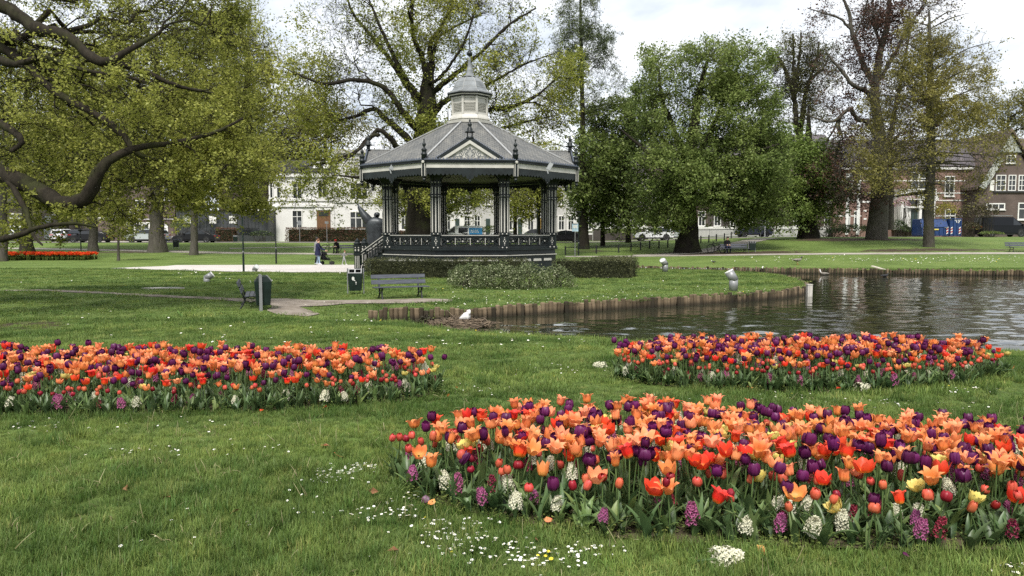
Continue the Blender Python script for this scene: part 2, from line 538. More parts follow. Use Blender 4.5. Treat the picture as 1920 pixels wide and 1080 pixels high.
wind = 0.14 + 0.86 * sstep((dsh - 0.6) / 5.0) * sstep((wp[:, 0] + 1.5) / 7.0)
wind *= 1 - 0.55 * sstep((wp[:, 1] - 26) / 9)
_q = np.sin(wp[:, 0] * .55 + 1.3 * np.sin(wp[:, 1] * .35)) * np.sin(wp[:, 1] * .8 + .6 * np.sin(wp[:, 0] * .4)); wind *= .85 + .35 * _q
rw = np.random.default_rng(12); hw = np.zeros(len(wp)); NW = 70
for k in range(NW):
    lam = .30 * (1.25 / .30) ** rw.random(); kk = 2 * PI / lam; th = 1.25 + rw.normal(0, .75)
    hw += WAVE_SLOPE * math.sqrt(2 / NW) / kk * np.sin(kk * (math.cos(th) * wp[:, 0] + math.sin(th) * wp[:, 1]) + rw.uniform(0, 6.28))
wme = quads_mesh('water', np.concatenate([wp, (WATER_Z + hw * wind)[:, None]], 1), Q, [water_mat()], smooth=True, attrs={'wind': wind})
tag(mesh_obj('water', wme), kind='structure')

# paths
def drape(name, poly, m, dz=0.014, kind='structure'):
    """a filled outline laid on the ground"""
    poly = [tuple(p[:2]) for p in poly]
    xs = [p[0] for p in poly]; ys = [p[1] for p in poly]
    ext = max(max(xs) - min(xs), max(ys) - min(ys)); st = max(0.35, ext / 60)
    g = grid(min(xs), max(xs), st, min(ys), max(ys), st, 0.1)
    g = g[inside(g, poly)]
    if len(g): g = g[dist_line(g, poly + poly[:1]) > st * 0.35]
    P = [Vector(p) for p in poly] + [Vector(p) for p in g]
    n = len(poly)
    v, e_, f, *_ = delaunay_2d_cdt(P, [(i, (i + 1) % n) for i in range(n)], [], 0, 1e-6)
    v = np.array([tuple(q) for q in v]); f = np.array([t for t in f if len(t) == 3])
    f = f[inside(v[f].mean(1), poly)]
    a, b, c = v[f[:, 0]], v[f[:, 1]], v[f[:, 2]]
    fl = ((b - a)[:, 0] * (c - a)[:, 1] - (b - a)[:, 1] * (c - a)[:, 0]) < 0
    f[fl] = f[fl][:, ::-1]
    V = np.concatenate([v, (ground_z(v) + dz)[:, None]], 1)
    o = mesh_obj(name, np_mesh(name, V, f.ravel(), np.arange(len(f)) * 3, [m], smooth=True))
    tag(o, kind=kind); return o

def strip_poly(pts, w, wob=0.0, step=0.4):
    c = smooth_line(pts, step); t = np.gradient(c, axis=0); t /= np.linalg.norm(t, axis=1)[:, None] + 1e-9
    n = np.stack([-t[:, 1], t[:, 0]], 1)
    if not hasattr(w, '__len__'): w = [w, w]
    ww = np.interp(np.linspace(0, 1, len(c)), np.linspace(0, 1, len(w)), w)[:, None] / 2
    l = c + n * (ww + RNG.normal(0, wob, (len(c), 1))); r = c - n * (ww + RNG.normal(0, wob, (len(c), 1)))
    return [tuple(p) for p in l] + [tuple(p) for p in r[::-1]]

M_DIRT = mat('trodden_earth', (0.15, 0.125, 0.10), 0.95, col2=(0.27, 0.235, 0.20), scale=2.2, bump=0.6, bscale=25, spec=0.1, dirt=0.5, dirtcol=(0.10, 0.085, 0.06))
M_CONC = mat('pale_paving', (0.42, 0.39, 0.365), 0.8, col2=(0.50, 0.47, 0.44), scale=0.6, bump=0.15, spec=0.25, dirt=0.25, dirtcol=(0.36, 0.33, 0.29))
M_GRAVEL = mat('path_gravel', (0.26, 0.235, 0.20), 0.95, col2=(0.36, 0.33, 0.29), scale=1.5, bump=0.4, bscale=60, spec=0.1)
M_ASPH = mat('street_brick_paving', (0.17, 0.15, 0.14), 0.9, col2=(0.22, 0.20, 0.185), scale=0.8, spec=0.2)
PATHS = []
def path(name, poly, m, dz=0.014):
    PATHS.append([tuple(p[:2]) for p in poly]); return drape(name, poly, m, dz)

path('paved_plaza', plaza_poly, M_CONC, 0.02)
path('dirt_path', strip_poly([G(-160, 541), G(0, 545), G(80, 544.5), G(180, 549), G(300, 555.5), G(420, 561), G(500, 566)], [.42, .45, .55, .5, .55, .8], 0.05, 0.3), M_DIRT)
path('dirt_path', [G(x, y) for x, y in ((485, 562), (530, 560), (600, 564), (700, 563), (790, 560.5), (850, 562), (846, 566.5), (760, 569), (650, 570), (612, 573), (560, 576), (600, 582), (575, 588), (520, 590), (500, 583), (512, 574), (490, 569))], M_DIRT, 0.018)
path('gravel_path', strip_poly([G(-200, 466), G(0, 465.5), G(150, 468), G(300, 471), G(420, 474), G(600, 476), G(690, 476.5)], 2.0, 0.08, 1.0), M_GRAVEL)
path('gravel_path', strip_poly([G(430, 466), G(520, 464), G(640, 462.5)], 1.2, 0.1, 1.0), M_GRAVEL, 0.02)
path('gravel_path', strip_poly([G(1060, 481), G(1180, 480.5), G(1400, 477.8), G(1600, 475.8), G(1760, 475.2), G(1920, 475), G(2100, 475)], 1.3, 0.04, 1.0), M_GRAVEL)
path('gravel_path', strip_poly([G(1190, 479.5), G(1290, 475), G(1345, 466), G(1385, 457), G(1425, 449), G(1440, 446.5)], [1.6, 2.0, 2.2, 2.4, 2.6], 0.05, 0.8), M_GRAVEL, 0.024)
path('street', strip_poly([(-90, 90), (-40, 90), (0, 90), (30, 91), (60, 91)], 7.0, 0, 4), M_ASPH, 0.02)
path('driveway', [(-58, 93.6), (-40, 93.6), (-40, 104), (-58, 104)], mat('driveway_slabs', (.5, .47, .43), .85, scale=1), 0.03)
path('stone_slab', [], M_CONC) if False else None

# log edging of the pond
def bark_log_mat():
    m, N, L = new_mat('weathered_log')
    out = N.new('ShaderNodeOutputMaterial'); b = N.new('ShaderNodeBsdfPrincipled'); L.new(b.outputs[0], out.inputs[0])
    oi = N.new('ShaderNodeObjectInfo'); tc = N.new('ShaderNodeTexCoord')
    at = N.new('ShaderNodeAttribute'); at.attribute_name = 'tint'
    sm = N.new('ShaderNodeMath'); sm.operation = 'ADD'; L.new(oi.outputs['Random'], sm.inputs[0]); L.new(at.outputs['Fac'], sm.inputs[1])
    fr = N.new('ShaderNodeMath'); fr.operation = 'FRACT'; L.new(sm.outputs[0], fr.inputs[0])
    rp = N.new('ShaderNodeValToRGB'); el = rp.color_ramp.elements
    el[0].position = 0; el[0].color = (0.035, 0.028, 0.018, 1); el[1].position = 1; el[1].color = (0.22, 0.165, 0.105, 1)
    k = el.new(.5); k.color = (0.11, 0.082, 0.05, 1)
    L.new(fr.outputs[0], rp.inputs[0])
    mp = N.new('ShaderNodeMapping'); mp.inputs['Scale'].default_value = (30, 30, 3); L.new(tc.outputs['Object'], mp.inputs[0])
    n = N.new('ShaderNodeTexNoise'); n.inputs['Detail'].default_value = 6; n.inputs['Scale'].default_value = 1.0; L.new(mp.outputs[0], n.inputs['Vector'])
    r2 = N.new('ShaderNodeValToRGB'); r2.color_ramp.elements[0].position = .3; r2.color_ramp.elements[0].color = (.55, .55, .55, 1); r2.color_ramp.elements[1].position = .7; r2.color_ramp.elements[1].color = (1.3, 1.3, 1.3, 1)
    L.new(n.outputs['Fac'], r2.inputs[0])
    mx = N.new('ShaderNodeMix'); mx.data_type = 'RGBA'; mx.blend_type = 'MULTIPLY'; mx.inputs[0].default_value = 1
    L.new(rp.outputs[0], mx.inputs[6]); L.new(r2.outputs[0], mx.inputs[7])
    # wet, algae-dark foot where the water stands
    ge = N.new('ShaderNodeNewGeometry'); sp = N.new('ShaderNodeSeparateXYZ'); L.new(ge.outputs['Position'], sp.inputs[0])
    mr = N.new('ShaderNodeMapRange'); mr.inputs['From Min'].default_value = WATER_Z + 0.04; mr.inputs['From Max'].default_value = WATER_Z + 0.16; mr.inputs['To Min'].default_value = 0.8; mr.inputs['To Max'].default_value = 0
    L.new(sp.outputs[2], mr.inputs[0])
    m2 = N.new('ShaderNodeMix'); m2.data_type = 'RGBA'; m2.inputs[7].default_value = (0.018, 0.016, 0.011, 1)
    L.new(mr.outputs[0], m2.inputs[0]); L.new(mx.outputs[2], m2.inputs[6])
    L.new(m2.outputs[2], b.inputs['Base Color']); b.inputs['Roughness'].default_value = .85; b.inputs['Specular IOR Level'].default_value = .2
    return m
M_LOG = bark_log_mat()
def log_mesh():
    V = []; F = []; n = 8; zs = (-0.75, -0.02, 0.0)
    for z, k in zip(zs, (1, 1, .82)):
        for i in range(n):
            a = 2 * PI * i / n
            r = k * (1 + .06 * math.sin(3 * a))
            V.append((r * math.cos(a), r * math.sin(a), z))
    for j in range(2):
        for i in range(n):
            F.append((j * n + i, j * n + (i + 1) % n, j * n + n + (i + 1) % n, j * n + n + i))
    F.append(tuple(range(2 * n, 3 * n)))
    return V, F
lv, lf = log_mesh()
mb = MB().mat(M_LOG); mb.add(lv, lf); LOGM = mb.mesh('log')
def palisade(label, line, rad, single, top=0.02):
    root = thing('log_edging', label, 'log edging', (line[0][0], line[0][1], 0))
    many = MB().mat(M_LOG); tint = []
    for i, p in enumerate(line):
        r = rad * random.uniform(.86, 1.12); z = top + float(rise(p[0], p[1])) + random.uniform(-.05, .06)
        q = Vector((p[0] + random.uniform(-.015, .015) - line[0][0], p[1] + random.uniform(-.015, .015) - line[0][1], z))
        tl = (random.uniform(-.07, .07), random.uniform(-.07, .07), random.uniform(0, 6))
        if single(i):
            mesh_obj('log', LOGM, root, q, tl, (r, r, 1))
        else:
            many.add([(v[0] * r + q.x, v[1] * r + q.y, v[2] + q.z) for v in lv], lf); tint += [random.random()] * len(lv)
    if many.v:
        o = many.build('logs', root); o['kind'] = 'stuff'
        at = o.data.attributes.new('tint', 'FLOAT', 'POINT'); at.data.foreach_set('value', tint)
    return root
palisade('row of weathered brown logs edging the front of the grassy point', bank_front, .07, lambda i: True, .05)
palisade('log edging round the tip and far side of the grassy point', bank_back, .078, lambda i: i < 26, 0.0)
palisade('long row of dark thin logs edging the far bank of the pond', bank_far, .066, lambda i: False, 0.06)
# ------------------------------------------------------------------ bandstand
M_DG = mat('dark_green_paint', (0.009, 0.013, 0.0135), 0.42, var=.25, scale=3, spec=.3, dirt=.2, dirtcol=(.025, .027, .026))
M_CR = mat('cream_paint', (0.44, 0.427, 0.385), 0.5, var=.08, scale=2.5, dirt=.45, dirtcol=(.30, .28, .235))
M_LEAD = mat('weathered_lead', (0.17, 0.183, 0.19), 0.7, var=.2, scale=2.5, metal=.1, dirt=.6, dirtcol=(.12, .125, .125), bump=.15)
M_LEADL = mat('pale_lead', (0.31, 0.315, 0.31), 0.65, var=.12, scale=2.5, metal=.1, dirt=.6, dirtcol=(.22, .22, .21))
M_BLUE = mat('blue_grey_lead', (0.075, 0.088, 0.115), 0.5, var=.2, scale=4, dirt=.4, dirtcol=(.14, .15, .16))
M_CEIL = mat('ceiling_boards', (0.15, 0.14, 0.12), 0.7, scale=1.5, stretch=(1, 8, 1), var=.2)
M_FLOOR = mat('deck_boards', (0.14, 0.11, 0.085), 0.7, scale=1.5, stretch=(1, 8, 1), var=.2)
M_STEEL = mat('galvanised_steel', (0.36, 0.37, 0.37), 0.45, metal=.6, var=.1, scale=5, dirt=.3, dirtcol=(.22, .22, .21))

def slate_mat(name, ca, cb, bw, bh, mort, dirt=.5):
    m, N, L = new_mat(name)
    out = N.new('ShaderNodeOutputMaterial'); b = N.new('ShaderNodeBsdfPrincipled'); L.new(b.outputs[0], out.inputs[0])
    tc = N.new('ShaderNodeTexCoord'); bt = N.new('ShaderNodeTexBrick')
    bt.inputs['Scale'].default_value = 1; bt.inputs['Brick Width'].default_value = bw; bt.inputs['Row Height'].default_value = bh
    bt.inputs['Mortar Size'].default_value = mort; bt.inputs['Color1'].default_value = (*ca, 1); bt.inputs['Color2'].default_value = (*cb, 1)
    bt.inputs['Mortar'].default_value = tuple(c * .45 for c in ca) + (1,); bt.inputs['Bias'].default_value = -.1
    L.new(tc.outputs['Object'], bt.inputs['Vector'])
    n = N.new('ShaderNodeTexNoise'); n.inputs['Scale'].default_value = 1.4; n.inputs['Detail'].default_value = 8; n.inputs['Roughness'].default_value = .7
    mp = N.new('ShaderNodeMapping'); mp.inputs['Scale'].default_value = (1.5, .45, 1); L.new(tc.outputs['Object'], mp.inputs[0]); L.new(mp.outputs[0], n.inputs['Vector'])
    r = N.new('ShaderNodeValToRGB'); r.color_ramp.elements[0].position = .3; r.color_ramp.elements[0].color = (.50, .52, .55, 1); r.color_ramp.elements[1].position = .70; r.color_ramp.elements[1].color = (1.32, 1.28, 1.18, 1)
    L.new(n.outputs['Fac'], r.inputs[0])
    mx = N.new('ShaderNodeMix'); mx.data_type = 'RGBA'; mx.blend_type = 'MULTIPLY'; mx.inputs[0].default_value = 1
    L.new(bt.outputs['Color'], mx.inputs[6]); L.new(r.outputs[0], mx.inputs[7]); L.new(mx.outputs[2], b.inputs['Base Color'])
    b.inputs['Roughness'].default_value = .6; b.inputs['Specular IOR Level'].default_value = .35
    bp = N.new('ShaderNodeBump'); bp.inputs['Strength'].default_value = .6; bp.inputs['Distance'].default_value = .02; bp.invert = True
    L.new(bt.outputs['Fac'], bp.inputs['Height']); L.new(bp.outputs[0], b.inputs['Normal'])
    return m
M_SLATE = slate_mat('roof_slates', (.118, .122, .122), (.165, .163, .155), .22, .13, .012)

BX, BY = -2.23, 40.0
BS = thing('bandstand', 'octagonal Victorian bandstand with dark green columns, slate roof and louvred cupola', 'bandstand', (BX, BY, 0), math.atan2(-BX, BY))
A8 = []
for c in (-90, 0, 90, 180): A8 += [math.radians(c - 21.3), math.radians(c + 21.3)]
def bv(R, i, z=0.0):
    a = A8[i % 8]; return Vector((R * math.cos(a), R * math.sin(a), z))
def ring(R): return [tuple(bv(R, i)[:2]) for i in range(8)]
def oct_prism(mb, R0, z0, R1, z1): return mb.loft([[bv(R0, i, z0) for i in range(8)], [bv(R1, i, z1) for i in range(8)]])
def face_frame(R, i, z=0.0):
    """matrix: local x runs along face i, local y points outwards"""
    a, b = bv(R, i), bv(R, i + 1); x = (b - a).normalized(); y = Vector((x.y, -x.x, 0)); o = a.copy(); o.z = z
    return Matrix(((x.x, y.x, 0, o.x), (x.y, y.y, 0, o.y), (0, 0, 1, o.z), (0, 0, 0, 1))), (b - a).length
def place(o, M):
    o.matrix_local = M; return o

# plinth, ledge, deck
mb = MB().mat(M_DG)
oct_prism(mb, 4.74, -.1, 4.72, .93); oct_prism(mb, 4.76, .93, 4.76, 1.0) if False else None
oct_prism(mb, 4.70, 1.0, 4.68, 1.2)
mb.build('plinth', BS)
mb = MB().mat(M_CR); oct_prism(mb, 4.78, .935, 4.78, .972); mb.build('string_course', BS)
mb = MB().mat(M_DG); oct_prism(mb, 4.82, 1.2, 4.82, 1.27); mb.build('ledge', BS)
mb = MB().mat(M_FLOOR); oct_prism(mb, 4.5, 1.272, 4.5, 1.29); mb.build('deck', BS)
mbv = MB().mat(M_CR); mbv.slab([(-.3, 0, -.07), (.3, 0, -.07), (.27, 0, .05), (-.27, 0, .05)], (0, .03, 0)); VENT = mbv.mesh('vent_panel')
for i in range(8):
    if i == 6: continue
    M, Lf = face_frame(4.73, i, .71)
    for k in range(4):
        x = .28 + (Lf - .56) * (k + .5) / 4
        place(mesh_obj('vent_panel', VENT, BS), M @ Matrix.Translation((x, .0, 0)))
# piers and columns
def dotted(mb, c, r, axis_y=True):
    mb.lathe([(r, 0), (r * .7, .03), (0, .04)], 8, M=Matrix.Translation(c) @ Matrix.Rotation(PI / 2, 4, 'X'))
def column_parts():
    core = MB().mat(M_DG)
    core.box((0, 0, 3.0), (.26, .26, 3.5))
    for sx in (-1, 1):
        for sy in (-1, 1):
            core.tube([(sx * .15, sy * .15, 1.3), (sx * .15, sy * .15, 4.5)], .075, 8)
    for z, h, w in ((1.98, .10, .50), (3.78, .13, .50), (4.24, .05, .46), (4.42, .14, .50), (1.33, .1, .52)):
        core.box((0, 0, z), (w, w, h))
    core.box((0, 0, 1.62), (.40, .40, .56))
    st = MB().mat(M_CR)
    for a in range(4):
        R = Matrix.Rotation(a * PI / 2, 4, 'Z')
        for x in (-.15, 0, .15):
            w = .045 if x else .06
            yo = -.224 if x else -.138
            for z0, z1 in ((2.06, 3.70), (3.87, 4.2)):
                c = R @ Vector((x, yo, (z0 + z1) / 2)); st.box(c, (w, .016, z1 - z0), rz=a * PI / 2)
        for x, z in ((-.15, 3.78), (0, 3.78), (.15, 3.78), (-.15, 4.42), (0, 4.42), (.15, 4.42), (-.1, 1.98), (.1, 1.98), (-.1, 1.33), (.1, 1.33)):
            dotted(st, R @ Vector((x, -.25 if z != 1.33 else -.26, z)), .036) if a == 0 else st.box(R @ Vector((x, -.255, z)), (.06, .02, .06), rz=a * PI / 2)
        for x, z, s in ((0, 1.72, .05), (0, 1.55, .05), (-.05, 1.635, .04), (.05, 1.635, .04), (0, 1.46, .03), (0, 1.8, .03)):
            st.box(R @ Vector((x, -.206, z)), (s, .012, s * 1.3), rz=a * PI / 2)
    cap = MB().mat(M_DG)
    cap.loft([[(x * .23, y * .23, 4.49) for x, y in ((-1, -1), (1, -1), (1, 1), (-1, 1))], [(x * .26, y * .26, 4.62) for x, y in ((-1, -1), (1, -1), (1, 1), (-1, 1))], [(x * .42, y * .42, 4.86) for x, y in ((-1, -1), (1, -1), (1, 1), (-1, 1))], [(x * .42, y * .42, 4.95) for x, y in ((-1, -1), (1, -1), (1, 1), (-1, 1))]])
    return core.mesh('column'), st.mesh('fillets'), cap.mesh('capital')
CM, SM, KM = column_parts()
br = MB().mat(M_DG)
for k in range(6):
    a0, a1 = k * PI / 12, (k + 1) * PI / 12
    br.span((.22 + .62 * (1 - math.cos(a0)), 0, 4.3 + .62 * math.sin(a0)), (.22 + .62 * (1 - math.cos(a1)), 0, 4.3 + .62 * math.sin(a1)), .06, .07)
br.tube([(.24 + .34 + .13 * math.cos(t), 0, 4.76 + .13 * math.sin(t)) for t in np.linspace(0, 2 * PI, 11)], .025, 5)
br.box((.26, 0, 4.5), (.05, .06, .5))
BRK = br.mesh('bracket')
for i in range(8):
    p = bv(4.5, i); card = round((A8[i] + PI / 2) / (PI / 2)) * PI / 2
    rz = A8[i] + PI / 2
    c = mesh_obj('column', CM, BS, p, (0, 0, card))
    mesh_obj('fillets', SM, c); mesh_obj('capital', KM, c)
    for j in (i - 1, i + 1):
        d = bv(4.5, j) - p; mesh_obj('bracket', BRK, c, None, (0, 0, math.atan2(d.y, d.x) - card))
    mesh_obj('bracket', BRK, c, None, (0, 0, math.atan2(p.y, p.x) - card))
# balustrade
def bal_meshes(L):
    x0, x1 = .2, L - .2
    hr = MB().mat(M_DG); hr.box((L / 2, 0, 1.90), (x1 - x0, .13, .1)); hr.mat(M_CR); hr.box((L / 2, .068, 1.915), (x1 - x0 - .02, .012, .03)); hr.box((L / 2, -.068, 1.915), (x1 - x0 - .02, .012, .03))
    lo = MB().mat(M_DG); lo.box((L / 2, 0, 1.335), (x1 - x0, .1, .12)); lo.box((L / 2, 0, 1.80), (x1 - x0, .05, .05)); lo.box((L / 2, 0, 1.45), (x1 - x0, .05, .04))
    n = 4; bw = (x1 - x0) / n
    bl = MB().mat(M_DG); bl.box((0, 0, 1.62), (.07, .05, .38)); bl.mat(M_CR); bl.box((0, .03, 1.62), (.028, .014, .34)); bl.box((0, -.03, 1.62), (.028, .014, .34))
    cr = MB().mat(M_DG)
    for s in (-1, 1):
        cr.span((-bw * .42 * s, .005 * s, 1.44), (bw * .42 * s, .005 * s, 1.81), .045, .05)
        cr.tube([(s * bw * .3 + .09 * math.cos(t), 0, 1.62 + .1 * math.sin(t)) for t in np.linspace(0, 2 * PI, 9)], .018, 4)
        cr.tube([(.08 * math.cos(t), 0, 1.625 + s * .13 + .05 * math.sin(t)) for t in np.linspace(0, 2 * PI, 9)], .016, 4)
    ro = MB().mat(M_CR)
    for s in (-1, 1):
        ro.lathe([(.045, 0), (.03, .03), (0, .035)], 8, (0, s * .02, 1.625), M=Matrix.Rotation(-s * PI / 2, 4, 'X'))
    return [m.mesh(nm) for m, nm in ((hr, 'handrail'), (lo, 'rails'), (bl, 'baluster'), (cr, 'cross'), (ro, 'rosette'))], x0, bw, n
BALM = {}
for i in range(8):
    if i == 6: continue
    M, Lf = face_frame(4.5, i)
    key = round(Lf, 2)
    if key not in BALM: BALM[key] = bal_meshes(Lf)
    (hr, lo, bl, cr, ro), x0, bw, n = BALM[key]
    panel = mesh_obj('balustrade', lo, BS); place(panel, M)
    mesh_obj('handrail', hr, panel)
    for k in range(n + 1): mesh_obj('baluster', bl, panel, (min(max(x0 + k * bw, x0 + .04), x0 + n * bw - .04), 0, 0))
    for k in range(n):
        mesh_obj('cross', cr, panel, (x0 + (k + .5) * bw, 0, 0)); mesh_obj('rosette', ro, panel, (x0 + (k + .5) * bw, 0, 0))
# beams, ceiling
mb = MB().mat(M_DG)
for i in range(8):
    mb.span(bv(4.5, i, 4.86), bv(4.5, i + 1, 4.86), .16, .16)
    mb.span(bv(4.5, i, 4.86), bv(5.6, i, 4.86), .10, .12)
mb.build('ring_beam', BS)
mb = MB().mat(M_CEIL); oct_prism(mb, 5.6, 4.97, 5.6, 5.0); mb.build('ceiling', BS)
# eaves
RE = 5.78
def scallop(L, z1, z0, n, amp):
    """board with a cut lower edge"""
    P = [(0, 0, z1)]
    for k in range(n):
        x = L * k / n; w = L / n
        P += [(x, 0, z0 + amp), (x + w * .2, 0, z0 + amp * .3), (x + w * .5, 0, z0), (x + w * .8, 0, z0 + amp * .3)]
    P += [(L, 0, z0 + amp), (L, 0, z1)]
    return P
EM = {}
for i in range(8):
    M, Lf = face_frame(RE, i); k = round(Lf, 2)
    if k not in EM:
        fb = MB().mat(M_CR); fb.box((Lf / 2, 0, 5.125), (Lf - .06, .05, .225))
        gu = MB().mat(M_DG); gu.box((Lf / 2, .03, 5.285), (Lf + .04, .12, .09)); gu.box((Lf / 2, .06, 5.352), (Lf + .08, .16, .04))
        va = MB().mat(M_DG)
        for j in range(22):
            x = (j + .5) * Lf / 22; w = Lf / 22
            dz = .1 * max(0, 1 - abs(x - Lf / 2) / .45) * 2.2
            va.slab([(x - w / 2, -.02, 5.01), (x - w / 2, -.02, 4.76 - dz * .8), (x - w * .2, -.02, 4.68 - dz), (x + w * .2, -.02, 4.68 - dz), (x + w / 2, -.02, 4.76 - dz * .8), (x + w / 2, -.02, 5.01)], (0, .035, 0))
        va.lathe([(0, 4.08), (.05, 4.14), (.07, 4.2), (.04, 4.26), (.04, 4.4)], 8, (Lf / 2, 0, .24))
        cs = MB().mat(M_BLUE); cs.box((Lf / 2, .05, 5.39), (Lf + .02, .16, .035))
        for j in range(26):
            x = (j + .5) * Lf / 26; cs.box((x, .06, 5.44), (.075, .05, .07), taper=.6)
        EM[k] = [m.mesh(nm) for m, nm in ((gu, 'eave'), (fb, 'fascia_board'), (va, 'valance'), (cs, 'cresting'))]
    g_, f_, v_, c_ = EM[k]
    e_ = place(mesh_obj('eave', g_, BS), M)
    for nm, mm in (('fascia_board', f_), ('valance', v_), ('cresting', c_)): mesh_obj(nm, mm, e_)
pe = MB().mat(M_DG); pe.box((0, 0, 4.80), (.17, .17, .74)); pe.lathe([(0, 4.18), (.06, 4.24), (.09, 4.31), (.05, 4.37), (.11, 4.43)], 8); pe.box((0, 0, 5.1), (.24, .24, .1))
pe.mat(M_CR)
for s in (-1, 1): pe.box((s * .072, -.09, 4.78), (.03, .015, .64))
for s in (-1, 1): pe.box((.09 * s, .0, 4.78), (.012, .03, .64))
pe.lathe([(.075, 0), (.06, .02), (0, .03)], 10, M=Matrix.Translation((0, -.125, 5.1)) @ Matrix.Rotation(PI / 2, 4, 'X'))
PEM = pe.mesh('corner_pendant')
fi = MB().mat(M_DG, True)
fi.lathe([(.13, 5.25), (.13, 5.5), (.15, 5.52), (.15, 5.56), (.11, 5.6), (.11, 5.7), (.14, 5.74), (.12, 5.78), (.05, 5.84), (.045, 5.9), (.09, 5.96), (.085, 6.02), (.03, 6.1), (.025, 6.17), (.045, 6.2), (0, 6.27)], 10)
FIM = fi.mesh('finial')
for i in range(8):
    p = bv(RE + .01, i); rz = A8[i] + PI / 2
    mesh_obj('corner_pendant', PEM, BS, p + Vector((0, 0, .17)), (0, 0, rz)); mesh_obj('finial', FIM, BS, bv(RE - .02, i, .08), (0, 0, rz))
# roof slopes
RT, ZE, ZT = 1.12, 5.38, 7.74
for i in range(8):
    a, b, c, d = bv(RE + .05, i, ZE), bv(RE + .05, i + 1, ZE), bv(RT, i + 1, ZT), bv(RT, i, ZT)
    x = (b - a).normalized(); up = ((c + d) / 2 - (a + b) / 2).normalized(); n = x.cross(up)
    M = Matrix(((x.x, up.x, n.x, a.x), (x.y, up.y, n.y, a.y), (x.z, up.z, n.z, a.z), (0, 0, 0, 1)))
    Mi = M.inverted(); loc = [Mi @ p for p in (a, b, c, d)]
    mb = MB().mat(M_SLATE); mb.slab(loc, (0, 0, -.05))
    sl = place(mb.build('roof_slope', BS), M)
    h = MB().mat(M_LEADL); h.span(bv(RE + .03, i, ZE + .04), bv(RT + .02, i, ZT + .045), .085, .05); h.build('hip_capping', BS)
# gables
GW, GZ = 1.56, 6.36
AP = RE * math.cos(math.radians(21.3))
def gable_meshes():
    y0 = -AP - .02
    pl = MB().mat(M_SLATE)
    panel = MB().mat(M_CR)
    panel.slab([(-GW + .18, y0 + .06, 5.33), (GW - .18, y0 + .06, 5.33), (0, y0 + .06, GZ - .1)], (0, .05, 0))
    panel.box((0, y0 + .03, 5.40), (2 * GW - .6, .06, .06)); panel.box((0, y0 + .02, 5.455), (1.8, .06, .02))
    rk = MB().mat(M_DG); wb = MB().mat(M_CR); ct = MB().mat(M_BLUE)
    for s in (-1, 1):
        a = Vector((s * GW, y0 - .03, 5.37)); b = Vector((0, y0 - .03, GZ)); d = (b - a).normalized(); n = Vector((-d.z * s, 0, abs(d.x))) ; n = Vector((s * abs(d.z), 0, abs(d.x)))
        rk.slab([a - n * .07, b - Vector((0, 0, .07 / abs(d.x))), b + Vector((0, 0, .06)), a + n * .06], (0, .14, 0))
        a2 = a - n * .075; b2 = b - Vector((0, 0, .075 / abs(d.x)))
        wb.slab([a2, b2, b2 - Vector((0, 0, .13 / abs(d.x))), a2 - n * .13 + d * .20], (0, .09, 0))
        a3 = a + n * .075; b3 = b + n * .075
        for k in range(22):
            p = a3.lerp(b3, (k + .6) / 22) + Vector((0, .06, .015)); ct.ball(p, .045, 6, 4)
    fl = MB().mat(M_LEAD)
    z0 = 5.48; yf = y0 + .045
    def curl(cx_, cz, r0, turns, s, ph):
        pts = []
        for t in np.linspace(0, 1, 16):
            a = ph + s * turns * 2 * PI * t; r = r0 * (1 - .8 * t); pts.append((cx_ + r * math.cos(a), yf, cz + r * math.sin(a)))
        fl.tube(pts, .014, 5)
    for s in (-1, 1):
        curl(s * .16, z0 + .30, .12, 1.3, s, -PI / 2); curl(s * .42, z0 + .17, .14, 1.4, s, PI / 2); curl(s * .72, z0 + .1, .10, 1.3, -s, -PI / 2)
        curl(s * .14, z0 + .1, .10, 1.2, -s, PI / 2); fl.tube([(s * .04, yf, z0), (s * .1, yf, z0 + .18), (s * .05, yf, z0 + .38), (0, yf, z0 + .5)], .015, 5)
        fl.tube([(s * .3, yf, z0), (s * .55, yf, z0 + .06), (s * .95, yf, z0 + .02)], .013, 5)
    fl.tube([(0, yf, z0), (0, yf, z0 + .53)], .016, 5)
    fn = MB().mat(M_DG, True)
    for s in (-1, 1): fn.box((s * .11, -AP + .05, GZ + .13), (.05, .16, .26))
    fn.box((0, -AP + .05, GZ + .02), (.34, .24, .06))
    fn.lathe([(.23, .26), (.23, .30), (.13, .34), (.13, .42), (.10, .48), (.06, .54), (.10, .60), (.10, .64), (.05, .72), (.035, .78), (.05, .82), (.0, .88)], 10, (0, -AP + .05, GZ))
    return [m.mesh(nm) for m, nm in ((panel, 'pediment_panel'), (rk, 'raking_board'), (wb, 'verge_board'), (ct, 'cresting'), (fl, 'scrollwork'), (fn, 'finial'))]
GM = gable_meshes()
def gable_slope(s):
    # eave edge point to ridge, as its own slated plane
    y0, y1 = -AP - .03, -AP + 2.9
    a, b, c, d = Vector((s * GW, y0, 5.38)), Vector((s * GW, y1, 5.38)), Vector((0, y1, GZ + .03)), Vector((0, y0, GZ + .03))
    x = (b - a).normalized() if s > 0 else (a - b).normalized()
    o = a if s > 0 else b; up = (c - b).normalized(); n = x.cross(up)
    M = Matrix(((x.x, up.x, n.x, o.x), (x.y, up.y, n.y, o.y), (x.z, up.z, n.z, o.z), (0, 0, 0, 1))); Mi = M.inverted()
    P = [Mi @ p for p in ((a, b, c, d) if s > 0 else (b, a, d, c))]
    mb = MB().mat(M_SLATE); mb.slab(P, (0, 0, -.04)); return mb.mesh('gable_slope'), M
